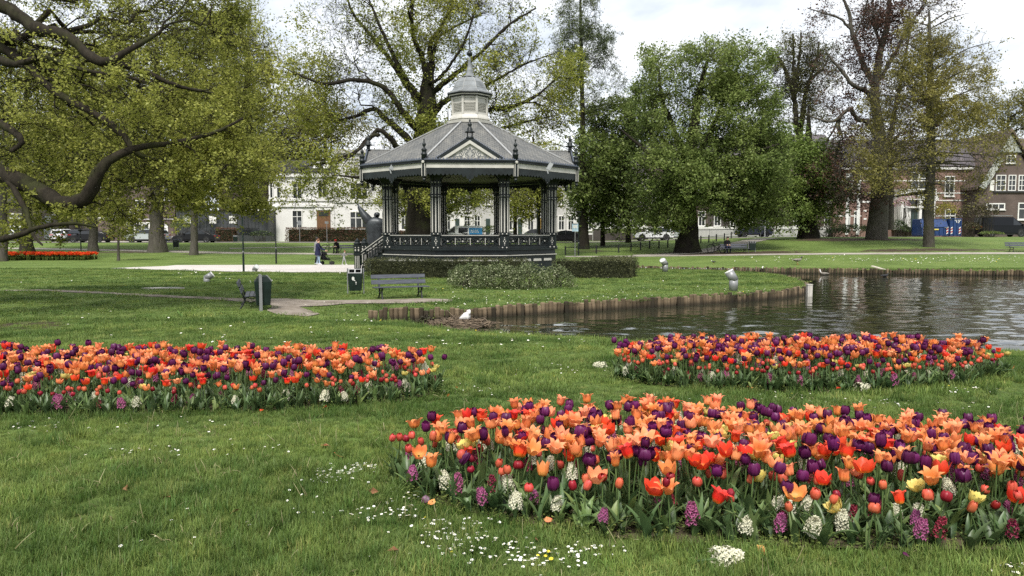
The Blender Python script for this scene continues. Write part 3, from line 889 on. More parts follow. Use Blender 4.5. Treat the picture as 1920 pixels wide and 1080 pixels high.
for q in range(4):
    g = mesh_obj('gable', GM[0], BS, (0, 0, 0), (0, 0, q * PI / 2))
    for mm, nm in zip(GM[1:], ('raking_board', 'verge_board', 'cresting', 'scrollwork', 'finial')): mesh_obj(nm, mm, g)
    for s in (-1, 1):
        mm, M = gable_slope(s); place(mesh_obj('gable_slope', mm, g), M)
    rd = MB().mat(M_LEADL); rd.span((0, -AP, GZ + .05), (0, -AP + 2.6, GZ + .05), .07, .04); rd.build('ridge_capping', g)
# cupola
cu = MB().mat(M_CR)
oct_prism(cu, 1.24, 7.90, 1.26, 8.03); oct_prism(cu, 1.08, 8.03, 1.06, 8.12); oct_prism(cu, 1.12, 8.12, 1.10, 8.2); oct_prism(cu, 1.09, 8.2, 1.0, 8.36)
oct_prism(cu, .93, 8.36, .93, 9.28)
for i in range(8):
    cu.span(bv(.965, i, 8.36), bv(.965, i, 9.28), .11, .09, up=bv(1, i))
    M, Lf = face_frame(.945, i)
    for z0, z1 in ((8.36, 8.47), (8.94, 9.0), (9.2, 9.28)):
        cu.box(M @ Vector((Lf / 2, .012, (z0 + z1) / 2)), (Lf - .06, .05, z1 - z0), rz=math.atan2(M[1][0], M[0][0]))
cupo = cu.build('cupola', BS, (0, 0, -.18))
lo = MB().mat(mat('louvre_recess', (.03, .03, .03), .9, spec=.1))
M0, L0 = face_frame(.93, 0); 
lv_ = {}
for i in range(8):
    M, Lf = face_frame(.935, i); k = round(Lf, 2)
    if k not in lv_:
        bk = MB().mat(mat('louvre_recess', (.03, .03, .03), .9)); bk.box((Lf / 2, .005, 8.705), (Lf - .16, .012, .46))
        lb = MB().mat(M_CR); lb.box((0, 0, 0), (Lf - .17, .05, .045), M=Matrix.Rotation(-.5, 4, 'X'))
        lv_[k] = (bk.mesh('louvre_recess'), lb.mesh('louvre_slat'))
    r_ = place(mesh_obj('louvre_recess', lv_[k][0], cupo), M)
    for j in range(6): 
        o_ = mesh_obj('louvre_slat', lv_[k][1], cupo); place(o_, M @ Matrix.Translation((Lf / 2, .03, 8.51 + j * .078)))
dm = MB().mat(M_DG); oct_prism(dm, 1.06, 9.28, 1.12, 9.33); dm.mat(M_CR); oct_prism(dm, 1.14, 9.33, 1.16, 9.38); dm.mat(M_DG); oct_prism(dm, 1.18, 9.38, 1.26, 9.45); dm.build('cupola_cornice', BS, (0, 0, -.18))
prof = [(1.24, 9.45), (1.23, 9.50), (1.06, 9.555), (.95, 9.64), (.89, 9.76), (.84, 9.90), (.77, 10.04), (.66, 10.17), (.50, 10.29), (.3, 10.36)]
dm = MB().mat(M_LEAD); dm.loft([[bv(r, i, z) for i in range(8)] for r, z in prof]); dome = dm.build('dome', BS, (0, 0, -.18))
se = MB().mat(M_LEADL)
for i in range(8): se.tube([bv(r + .006, i, z + .005) for r, z in prof], .018, 5)
for r, z in ((.88, 9.79), (.74, 10.08), (1.225, 9.505)):
    for i in range(8): se.tube([bv(r + .004, i, z), bv(r + .004, i + 1, z)], .012, 4)
se.build('lead_rolls', dome)
sp = MB().mat(M_LEAD, True)
sp.lathe([(.34, 10.34), (.33, 10.38), (.24, 10.44), (.18, 10.55), (.16, 10.68), (.165, 10.72), (.13, 10.76), (.10, 10.95), (.075, 11.2), (.09, 11.24), (.06, 11.28), (.05, 11.42)], 12)
sp.mat(M_DG, True); sp.lathe([(.05, 11.42), (.13, 11.48), (.16, 11.56), (.14, 11.63), (.06, 11.70), (.03, 11.8), (.028, 12.2), (.045, 12.24), (.04, 12.32), (.025, 12.36), (.02, 12.5), (.016, 12.62), (0, 12.7)], 10)
sp.build('spire', BS, (0, 0, -.14))
# floodlights on the fascia
fm = MB().mat(M_STEEL); fm.box((0, 0, 0), (.2, .16, .36), M=Matrix.Rotation(.5, 4, 'Y')); fm.box((-.12, -.04, -.2), (.05, .05, .3), M=Matrix.Rotation(-.3, 4, 'Y'))
FLM = fm.mesh('floodlight')
for px in (736, 1031):
    p = BS.matrix_basis.inverted() @ W(px, 312, 36.0); mesh_obj('floodlight', FLM, BS, p, (0, 0, 0.2 if px < 900 else -.1))
# stair on the left side
sm = MB().mat(M_DG)
xs0 = -4.34
for k in range(7):
    sm.box((xs0 - .12 - k * .2, 0, (1.27 - k * .18) / 2 - .05), (.205, 2.4, 1.27 - k * .18 + .0)); 
stair = sm.build('stair', BS)
for s in (-1, 1):
    r = MB().mat(M_DG); A = Vector((xs0 - .05, s * 1.28, 1.92)); B = Vector((xs0 - 1.35, s * 1.28, .98))
    r.span(A, B, .08, .08); r.span(A - Vector((0, 0, .62)), B - Vector((0, 0, .62)), .06, .06)
    for k in range(9):
        p = A.lerp(B, (k + .5) / 9); r.tube([p - Vector((0, 0, .62)), p], .02, 5)
    r.mat(M_CR); r.span(A + Vector((0, -s * 0 - .045, .02)), B + Vector((0, -.045, .02)), .012, .035)
    for k in range(4):
        r.span(A.lerp(B, .08 + k * .24) + Vector((0, -.03, -.13)), A.lerp(B, .24 + k * .24) + Vector((0, -.03, -.13)), .012, .025)
    r.build('stair_rail', stair)
    n = MB().mat(M_DG); q = (xs0 - 1.45, s * 1.28, 0)
    n.box((q[0], q[1], .5), (.3, .3, 1.1)); n.box((q[0], q[1], .95), (.36, .36, .1)); n.box((q[0], q[1], 1.2), (.34, .34, .3)); n.box((q[0], q[1], 1.37), (.40, .40, .06)); n.lathe([(.18, 1.4), (.2, 1.5), (.12, 1.58), (.13, 1.64), (.06, 1.7), (0, 1.78)], 10, (q[0], q[1], 0))
    n.mat(M_CR)
    for x in (-.09, 0, .09): n.box((q[0] + x, q[1] - .155, .55), (.03, .015, .62))
    for x in (-.08, .08): n.box((q[0] + x, q[1] - .175, 1.16), (.06, .015, .1)); n.box((q[0] + x, q[1] - .175, 1.29), (.05, .015, .05))
    n.build('newel_post', stair)
# ------------------------------------------------------------------ trees
def bark_mat(name, c1, c2, moss=0.0, mosscol=(0.06, 0.075, 0.02)):
    m, N, L = new_mat(name)
    out = N.new('ShaderNodeOutputMaterial'); b = N.new('ShaderNodeBsdfPrincipled'); L.new(b.outputs[0], out.inputs[0])
    tc = N.new('ShaderNodeTexCoord'); mp = N.new('ShaderNodeMapping'); mp.inputs['Scale'].default_value = (5, 5, 1.1); L.new(tc.outputs['Object'], mp.inputs[0])
    n = N.new('ShaderNodeTexNoise'); n.inputs['Scale'].default_value = 1.6; n.inputs['Detail'].default_value = 9; n.inputs['Roughness'].default_value = .7; L.new(mp.outputs[0], n.inputs['Vector'])
    rp = N.new('ShaderNodeValToRGB'); rp.color_ramp.elements[0].position = .32; rp.color_ramp.elements[0].color = (*c1, 1); rp.color_ramp.elements[1].position = .7; rp.color_ramp.elements[1].color = (*c2, 1)
    L.new(n.outputs['Fac'], rp.inputs[0]); c = rp.outputs[0]
    if moss:
        n2 = N.new('ShaderNodeTexNoise'); n2.inputs['Scale'].default_value = 1.3; n2.inputs['Detail'].default_value = 7; L.new(tc.outputs['Object'], n2.inputs['Vector'])
        r2 = N.new('ShaderNodeValToRGB'); r2.color_ramp.elements[0].position = .5; r2.color_ramp.elements[1].position = .68; r2.color_ramp.elements[1].color = (moss, moss, moss, 1)
        L.new(n2.outputs['Fac'], r2.inputs[0])
        mx = N.new('ShaderNodeMix'); mx.data_type = 'RGBA'; mx.inputs[7].default_value = (*mosscol, 1); L.new(r2.outputs[0], mx.inputs[0]); L.new(c, mx.inputs[6]); c = mx.outputs[2]
    L.new(c, b.inputs['Base Color']); b.inputs['Roughness'].default_value = .9; b.inputs['Specular IOR Level'].default_value = .15
    bp = N.new('ShaderNodeBump'); bp.inputs['Strength'].default_value = .9; bp.inputs['Distance'].default_value = .06; L.new(n.outputs['Fac'], bp.inputs['Height']); L.new(bp.outputs[0], b.inputs['Normal'])
    return m

def nrm(v):
    return v / (np.linalg.norm(v, axis=-1, keepdims=True) + 1e-9)

def tubes(P, R, n):
    """P (N,K,3) polylines, R (N,K) radii -> verts, quads"""
    N, K, _ = P.shape
    T = nrm(np.gradient(P, axis=1))
    ref = np.where(np.abs(nrm(P[:, -1] - P[:, 0])[:, 2:3]) > .9, np.array([[1., 0, 0]]), np.array([[0, 0, 1.]]))[:, None, :]
    X = nrm(np.cross(T, ref)); Y = np.cross(T, X)
    a = np.arange(n) * 2 * PI / n
    V = P[:, :, None, :] + R[:, :, None, None] * (X[:, :, None, :] * np.cos(a)[None, None, :, None] + Y[:, :, None, :] * np.sin(a)[None, None, :, None])
    idx = np.arange(N * K * n).reshape(N, K, n)
    q = np.stack([idx[:, :-1, :], np.roll(idx, -1, 2)[:, :-1, :], np.roll(idx, -1, 2)[:, 1:, :], idx[:, 1:, :]], -1).reshape(-1, 4)
    return V.reshape(-1, 3), q

def resample(pts, K):
    P = np.array([p[:3] for p in pts], float); r = np.array([p[3] for p in pts], float)
    if len(P) > 2:
        Q = [2 * P[0] - P[1]] + list(P) + [2 * P[-1] - P[-2]]; out = []; rr = []
        for i in range(1, len(Q) - 2):
            for t in np.linspace(0, 1, 8, endpoint=False):
                a, b, c, d = Q[i - 1], Q[i], Q[i + 1], Q[i + 2]
                out.append(0.5 * ((2 * b) + (-a + c) * t + (2 * a - 5 * b + 4 * c - d) * t * t + (-a + 3 * b - 3 * c + d) * t ** 3)); rr.append(r[i - 1] * (1 - t) + r[i] * t)
        out.append(P[-1]); rr.append(r[-1]); P, r = np.array(out), np.array(rr)
    L = np.concatenate([[0], np.cumsum(np.linalg.norm(np.diff(P, axis=0), axis=1))])
    s = np.linspace(0, L[-1], K)
    return np.stack([np.interp(s, L, P[:, i]) for i in range(3)], 1), np.interp(s, L, r)

def grow(targets, NP, NT, NR, K, rng, wob, rk, back=0.8, lift=0.0, rmin=.006, maxlen=None):
    """branches from the best nodes to the targets: (N,K,3),(N,K)"""
    M = len(targets); best = np.zeros(M, int)
    for s in range(0, M, 400):
        d = targets[s:s + 400, None, :] - NP[None]
        L = np.linalg.norm(d, axis=2)
        c = (d * NT[None]).sum(2) / (L + 1e-9)
        best[s:s + 400] = np.argmin(L * (1 + back * (1 - c)), axis=1)
    A = NP[best]; t = NT[best]; r0 = NR[best]
    d = targets - A; L = np.linalg.norm(d, axis=1, keepdims=True)
    if maxlen is not None:
        f = np.minimum(1, maxlen / (L + 1e-9)); targets = A + d * f; d = d * f; L = L * f
    up = np.zeros_like(A); up[:, 2] = 1
    c1 = A + (t * .6 + nrm(d) * .6 + rng.normal(0, .35, A.shape)) * L * .36
    c2 = targets - (nrm(d) * .8 + rng.normal(0, .4, A.shape) + up * lift) * L * .33
    u = np.linspace(0, 1, K)[None, :, None]
    P = (1 - u) ** 3 * A[:, None] + 3 * u * (1 - u) ** 2 * c1[:, None] + 3 * u * u * (1 - u) * c2[:, None] + u ** 3 * targets[:, None]
    w = rng.normal(0, 1, P.shape) * wob * L[:, None] * np.minimum(1, 4 * u * (1 - u) + .0)
    P = P + w
    rr = np.clip(np.minimum(r0 * .72, rk * L[:, 0]), rmin, None)
    R = rr[:, None] * (1 - .78 * np.linspace(0, 1, K)[None, :] ** 1.1)
    return P, np.maximum(R, rmin * .6)

def nodes_of(P, R):
    T = nrm(np.gradient(P, axis=1))
    return P.reshape(-1, 3), T.reshape(-1, 3), R.reshape(-1)

def sample_blobs(blobs, n, rng, shell=.5):
    """blobs: (centre, (rx,ry,rz), weight)"""
    w = np.array([b[2] * (b[1][0] * b[1][1] * b[1][2]) ** (2 / 3) for b in blobs]); w /= w.sum()
    k = rng.choice(len(blobs), n, p=w)
    C = np.array([tuple(b[0]) for b in blobs])[k]; S = np.array([b[1] for b in blobs])[k]
    d = nrm(rng.normal(0, 1, (n, 3))); r = rng.uniform(0, 1, (n, 1)) ** (1 / 3)
    r = shell * (.62 + .38 * r) + (1 - shell) * r
    return C + d * S * r

def leaves_mesh(name, C, size, m, rng, tint, flat=0.3, asp=0.62, sag=0.0):
    """a small folded leaf (two triangles) at each point"""
    n = len(C)
    d = nrm(rng.normal(0, 1, (n, 3)) * [1, 1, .7] + [0, 0, -sag])
    nr = rng.normal(0, 1, (n, 3)) + [0, 0, flat * 3]
    s = nrm(np.cross(d, nr)); up = np.cross(s, d)
    L = size * rng.uniform(.45, 1.4, (n, 1))
    a = C - d * L * .5; b = C + s * L * asp * .5 + up * L * .10; c = C + d * L * .5; e = C - s * L * asp * .5 + up * L * .10
    V = np.stack([a, b, c, e], 1).reshape(-1, 3)
    Q = np.arange(4 * n).reshape(n, 4)
    me = quads_mesh(name, V, Q, [m], attrs={'tint': np.repeat(np.clip(tint, 0, 1), 4)})
    return me

def field(P, rng_seed, sc):
    """cheap smooth 3-d variation in 0..1"""
    r = np.random.default_rng(rng_seed); v = np.zeros(len(P))
    for k in range(6):
        f = r.normal(0, 1, 3) * sc * (1 + .5 * k); v += np.sin(P @ f + r.uniform(0, 6.28)) / (1 + .4 * k)
    return .5 + v / 5.0

def tree(name, label, base, trunk, limbs, blobs, bark, leaf, seed=1, n1=10, n2=120, n3=1200, n4=4, nl=14, leafsize=.16, gnarl=.05, twig=.9, spread=.22, shell=.5, clump=70, cspread=.9, rk=.032,
         rk3=.016, group=None, cat='tree', keep=None, droop=0.0, flat=.3, gap=0.0, sides=(12, 7, 5, 4, 3), asp=.62, flare=1.5, tintvar=.35, lift=.15, loose=0.0):
    rng = np.random.default_rng(seed)
    base = Vector(base)
    root = thing(name, label, cat, base, 0, group)
    o = np.array(base)
    TV = []; TQ = []; nv = 0
    def emit(P, R, n):
        nonlocal nv
        v, q = tubes(P, R, n); TV.append(v - o); TQ.append(q + nv); nv += len(v)
    tp, tr = resample(trunk, 26)
    # root flare
    hgt = np.linalg.norm(tp - tp[0], axis=1)
    tr = tr * (1 + (flare - 1) * np.exp(-hgt / (tr[0] * 1.5 + 1e-6)))
    tp[0, 2] -= .3
    tw = rng.normal(0, 1, tp.shape) * .06 * tr[:, None]; tp = tp + tw
    emit(tp[None], tr[None], sides[0])
    NP, NT, NR = nodes_of(tp[None], tr[None])
    hi = NP[:, 2] > base.z + (tp[-1, 2] - base.z) * .28
    NP, NT, NR = NP[hi], NT[hi], NR[hi]
    NP = np.concatenate([NP]); 
    lim = []
    for l in limbs:
        P, R = resample(l, 30); P = P + rng.normal(0, 1, P.shape) * np.minimum(gnarl * 2.6 * R[:, None], .035); R = R * (1 + rng.normal(0, .07, R.shape))
        lim.append((P, R)); emit(P[None], R[None], 10)
    for P, R in lim:
        a, b, c = nodes_of(P[None], R[None]); NP = np.concatenate([NP, a[3:]]); NT = np.concatenate([NT, b[3:]]); NR = np.concatenate([NR, c[3:]])
    n_trunk = len(NP)
    cc = sample_blobs(blobs, clump, rng, shell)
    if n1:
        P, R = grow(sample_blobs(blobs, n1, rng, .3), NP, NT, NR, 12, rng, gnarl, rk, lift=lift)
        emit(P, R, sides[1]); a, b, c = nodes_of(P[:, 1:], R[:, 1:]); NP = np.concatenate([NP, a]); NT = np.concatenate([NT, b]); NR = np.concatenate([NR, c])
    P, R = grow(sample_blobs(blobs, n2, rng, shell), NP, NT, NR, 9, rng, gnarl, rk * .7, lift=lift)
    emit(P, R, sides[2]); a, b, c = nodes_of(P[:, 2:], R[:, 2:]); NP = np.concatenate([NP, a]); NT = np.concatenate([NT, b]); NR = np.concatenate([NR, c])
    # finer branches fill clumps inside the crown
    k = rng.integers(0, len(cc), n3)
    tg = cc[k] + rng.normal(0, 1, (n3, 3)) * cspread * [1, 1, .62]
    if loose: 
        m_ = rng.random(n3) < loose; tg[m_] = sample_blobs(blobs, int(m_.sum()), rng, shell)
    if keep is not None: tg = tg[keep(tg)]
    P3, R3 = grow(tg, NP, NT, NR, 6, rng, gnarl, rk3, lift=lift, rmin=.007)
    emit(P3, R3, sides[3])
    # twigs
    if n4:
        K3 = P3.shape[1]; N = len(P3) * n4
        j = np.repeat(np.arange(len(P3)), n4); kk = rng.integers(2, K3, N)
        A = P3[j, kk]; t = nrm(P3[j, -1] - P3[j, 1])
        d = nrm(t * .7 + rng.normal(0, .75, (N, 3)) + [0, 0, .25 - droop])
        Lt = twig * rng.uniform(.4, 1.1, (N, 1))
        mid = A + d * Lt * .5 + rng.normal(0, .06, (N, 3)) * Lt; en = A + d * Lt + [0, 0, -droop * .3] * Lt
        P4 = np.stack([A, mid, en], 1); R4 = np.tile(np.array([[.012, .008, .004]]), (N, 1)) * (leafsize / .16) ** .5
        emit(P4, R4, sides[4])
    else:
        P4 = P3[:, [2, 4, 5]]
    V = np.concatenate(TV); Q = np.concatenate(TQ)
    tk = mesh_obj('trunk', quads_mesh('trunk', V, Q, [bark], smooth=True), root)
    if nl:
        N = len(P4)
        cl = field(P4[:, 2], seed + 5, .55)
        dens = np.clip((cl - gap) / (1 - gap), 0.05, 1) if gap else np.ones(N)
        cnt = rng.poisson(nl * dens / dens.mean())
        j = np.repeat(np.arange(N), cnt); u = 1.08 - .85 * rng.random((len(j), 1)) ** 1.7
        C = np.where(u < .5, P4[j, 0] * (1 - 2 * u) + P4[j, 1] * 2 * u, P4[j, 1] * (2 - 2 * u) + P4[j, 2] * (2 * u - 1))
        C = C + rng.normal(0, spread, C.shape) * [1, 1, .8]
        tint = .5 + (field(C, seed + 9, .35) - .5) * tintvar * 2 + rng.normal(0, .2, len(C))
        crown = mesh_obj('crown', leaves_mesh('crown', C - o, leafsize, leaf, rng, tint, flat=flat, asp=asp, sag=droop), root)
    return root

B_OAK = bark_mat('oak_bark', (.011, .009, .006), (.036, .030, .021), .55, (.04, .048, .012))
B_DARK = bark_mat('dark_bark', (.010, .0085, .0065), (.030, .025, .019), .25)
B_BEECH = bark_mat('beech_bark', (.050, .045, .037), (.115, .105, .086), .5, (.055, .060, .030))
B_GREY = bark_mat('grey_bark', (.045, .040, .032), (.10, .09, .075), .4)
B_BROWN = bark_mat('brown_bark', (.022, .019, .014), (.060, .052, .039), .4)
F_OAK = leaf_mat('young_oak_leaves', (.145, .165, .032), (.265, .285, .058), (.40, .40, .095), .48)
F_OAK2 = leaf_mat('golden_oak_leaves', (.145, .175, .032), (.25, .275, .05), (.36, .36, .08), .46)
F_CHEST = leaf_mat('chestnut_leaves', (.088, .128, .033), (.168, .222, .058), (.255, .30, .095), .42)
F_CHEST2 = leaf_mat('bright_chestnut_leaves', (.082, .13, .028), (.155, .228, .05), (.235, .30, .08), .42)
F_CONIF = leaf_mat('feathery_needles', (.085, .115, .055), (.15, .185, .085), (.21, .24, .11), .4)
F_OLIVE = leaf_mat('olive_leaves', (.13, .122, .03), (.225, .205, .056), (.32, .29, .09), .45)
F_COPPER = leaf_mat('copper_leaves', (.050, .028, .022), (.090, .045, .034), (.13, .075, .05), .35)
F_SPARSE = leaf_mat('small_green_leaves', (.075, .085, .028), (.125, .130, .042), (.19, .18, .065), .4)
F_PALE = leaf_mat('pale_far_leaves', (.12, .12, .035), (.19, .18, .055), (.26, .24, .08), .4)
F_PINK = leaf_mat('pink_blossom', (.30, .18, .19), (.48, .33, .33), (.62, .48, .47), .3)
F_YEL = leaf_mat('yellow_green_leaves', (.20, .19, .02), (.32, .29, .03), (.42, .36, .05), .4)

def wl_(pts, d=None):
    """picture polyline with own distance and radius -> world polyline. items (px,py,d,r)"""
    return [(*W(p[0], p[1], p[2]), p[3]) for p in pts]
def blob(px, py, d, rx, ry, depth, w=1.0):
    """crown lobe seen as an ellipse of rx x ry picture points at distance d"""
    s = d / FOC
    return (W(px, py, d), (rx * s, depth, ry * s), w)

# 1 - the big oak whose limbs reach in from the left
b_ = on_ground(-15.5, 20.0)
tree('oak_tree', 'huge spreading oak at the left edge with mossy limbs and young yellow-green leaves', b_,
     [(-15.5, 20, 0, .62), (-15.3, 20, 2.0, .52), (-15.0, 20, 4.2, .46), (-14.4, 20, 7.5, .36), (-13.8, 20, 11, .2), (-13, 20, 14, .06)],
     [wl_([(-150, 280, 19.5, .26), (-60, 300, 19, .25), (0, 325, 18.7, .23), (60, 352, 18.4, .205), (110, 380, 18, .20), (140, 384, 18, .185), (168, 362, 18, .175), (180, 335, 18, .165), (190, 312, 18, .13), (225, 288, 18.2, .10), (265, 275, 18.5, .085), (330, 268, 19, .07), (400, 250, 19.5, .05), (455, 222, 20, .03)]),
      wl_([(-160, -60, 19.5, .22), (-40, -10, 19.3, .19), (35, 30, 19, .165), (70, 54, 18.8, .15), (120, 66, 18.5, .13), (170, 105, 18.3, .125), (200, 116, 18.2, .11), (240, 95, 18.4, .07), (300, 60, 18.8, .04)]),
      wl_([(-120, 40, 20, .15), (20, 100, 20, .12), (100, 170, 19.5, .10), (150, 198, 19.2, .095), (200, 228, 19, .085), (235, 258, 19, .08), (262, 292, 19, .07), (310, 300, 19.4, .05), (370, 308, 20, .03)]),
      wl_([(-120, 130, 19, .13), (-20, 110, 18.5, .11), (30, 122, 18.2, .09), (80, 108, 18, .07), (150, 130, 18, .05), (260, 150, 18.5, .04), (330, 175, 19, .03)]),
      wl_([(-110, 430, 18, .10), (-30, 450, 17.5, .08), (25, 445, 17, .065), (60, 430, 17, .055), (100, 422, 17, .05), (140, 419, 17.2, .045), (180, 426, 17.5, .02)]),
      wl_([(0, 325, 18.7, .12), (20, 345, 18.4, .09), (48, 395, 18, .06), (62, 440, 17.6, .04), (80, 460, 17.4, .02)]),
      wl_([(-90, 180, 19, .14), (-10, 225, 18.4, .10), (40, 262, 18, .07), (20, 285, 17.8, .05)]),
      wl_([(200, 116, 18.2, .09), (260, 130, 18.6, .07), (330, 160, 19, .05), (400, 175, 19.6, .03)])],
     [blob(150, 60, 22, 270, 120, 3.2), blob(330, 110, 22, 165, 130, 3.0), blob(120, 240, 21.5, 240, 110, 3.0), blob(360, 250, 21.5, 150, 100, 2.8), blob(400, 345, 21, 105, 78, 2.2, .9), blob(230, 360, 20.2, 130, 60, 1.8, .8), blob(30, 400, 18.5, 90, 50, 1.4, .7), blob(-120, 150, 21, 160, 180, 3.5), blob(250, 405, 19, 90, 35, 1.0, .5), blob(340, 0, 22.5, 110, 60, 3.), blob(120, 150, 18.0, 200, 120, 1.0, .35), blob(300, 260, 18.4, 150, 90, 1.0, .4)],
     B_OAK, F_OAK, seed=11, n1=30, n2=330, n3=2700, n4=4, nl=11.5, leafsize=.076, gnarl=.05, twig=.42, spread=.075, clump=470, cspread=.38, rk=.022, rk3=.014, tintvar=.4, gap=.34, loose=.15)

# 2 - trees standing across the lawn on the left
def park_tree(px, py, label, width, top, blobs, leaf, bark, seed, name='tree', lean=0, **k):
    g = G(px, py); d = g.y; r = width / 2 * d / FOC
    tr = [(*g, r), (*W(px + lean * .3, py - (py - top) * .35, d), r * .82), (*W(px + lean * .7, py - (py - top) * .7, d), r * .5), (*W(px + lean, top, d), r * .08)]
    return tree(name, label, g, tr, k.pop('limbs', []), [blob(b[0], b[1], d + (b[5] if len(b) > 5 else 0), b[2], b[3], b[4]) for b in blobs], bark, leaf, seed=seed, **k)
park_tree(294, 473, 'thick grey beech trunk left of the dark parked saloon, pale green crown above', 25, 40, [(300, 160, 120, 120, 5), (380, 230, 110, 110, 4), (220, 260, 110, 90, 4), (300, 330, 120, 60, 4)], F_OAK, B_BEECH, 21, 'beech_tree', n1=16, n2=150, n3=1300, n4=4, nl=7, leafsize=.25, twig=1.1, clump=120, cspread=1.2, flare=1.7, spread=.25)
park_tree(364, 478, 'slender straight beech trunk in front of the dark parked saloon', 13, 60, [(420, 150, 100, 110, 4), (470, 240, 70, 110, 4), (400, 330, 90, 60, 3.5)], F_OAK, B_BEECH, 22, 'beech_tree', n1=12, n2=110, n3=900, n4=4, nl=6, leafsize=.25, twig=1.0, clump=110, cspread=1.0, spread=.25)
park_tree(175, 472, 'medium grey trunk in front of the black car at left', 15, 60, [(170, 200, 100, 130, 4), (120, 320, 100, 70, 4)], F_OAK, B_BEECH, 23, 'beech_tree', n1=10, n2=90, n3=700, n4=4, nl=6, leafsize=.25, twig=1.0, clump=80, cspread=1.2, spread=.25)
park_tree(50, 474, 'short flared brown trunk behind the red tulip strip', 18, 80, [(60, 220, 110, 130, 4), (40, 340, 90, 60, 4)], F_OAK, B_BROWN, 24, 'oak_tree', n1=10, n2=90, n3=600, n4=4, nl=6, leafsize=.25, twig=1.0, clump=80, cspread=1.2, flare=1.8, spread=.25)
park_tree(6, 490, 'forked grey trunk cut by the left edge beside the red tulip strip', 15, 200, [(20, 330, 60, 60, 2.5), (-40, 250, 90, 100, 3)], F_OAK, B_GREY, 25, 'tree', n1=8, n2=60, n3=350, n4=4, nl=6, leafsize=.17, twig=.7, clump=50, cspread=.8, flare=1.3, spread=.2)
park_tree(222, 489, 'thin young sapling standing on the lawn at left', 5, 380, [(222, 410, 40, 40, 1.0)], F_OAK, B_GREY, 26, 'sapling', n1=6, n2=30, n3=110, n4=3, nl=7, leafsize=.13, twig=.45, clump=30, cspread=.3, spread=.12)
park_tree(465, 452, 'large brown trunk left of the white villa with airy pale crown', 20, 20, [(470, 90, 60, 80, 5), (500, 180, 75, 90, 5), (440, 250, 80, 80, 5), (500, 300, 60, 50, 4)], F_OAK2, B_BROWN, 27, 'oak_tree', n1=14, n2=120, n3=800, n4=4, nl=4, leafsize=.25, twig=1.3, clump=110, cspread=1.4, gap=.1, spread=.3)
park_tree(120, 452, 'dark distant tree behind the parked white hatchback', 16, 60, [(110, 180, 120, 130, 5), (40, 300, 100, 80, 5), (240, 200, 100, 120, 5)], F_OAK, B_BROWN, 28, 'oak_tree', n1=12, n2=100, n3=700, n4=4, nl=6, leafsize=.30, twig=1.2, clump=90, cspread=1.6, spread=.3)

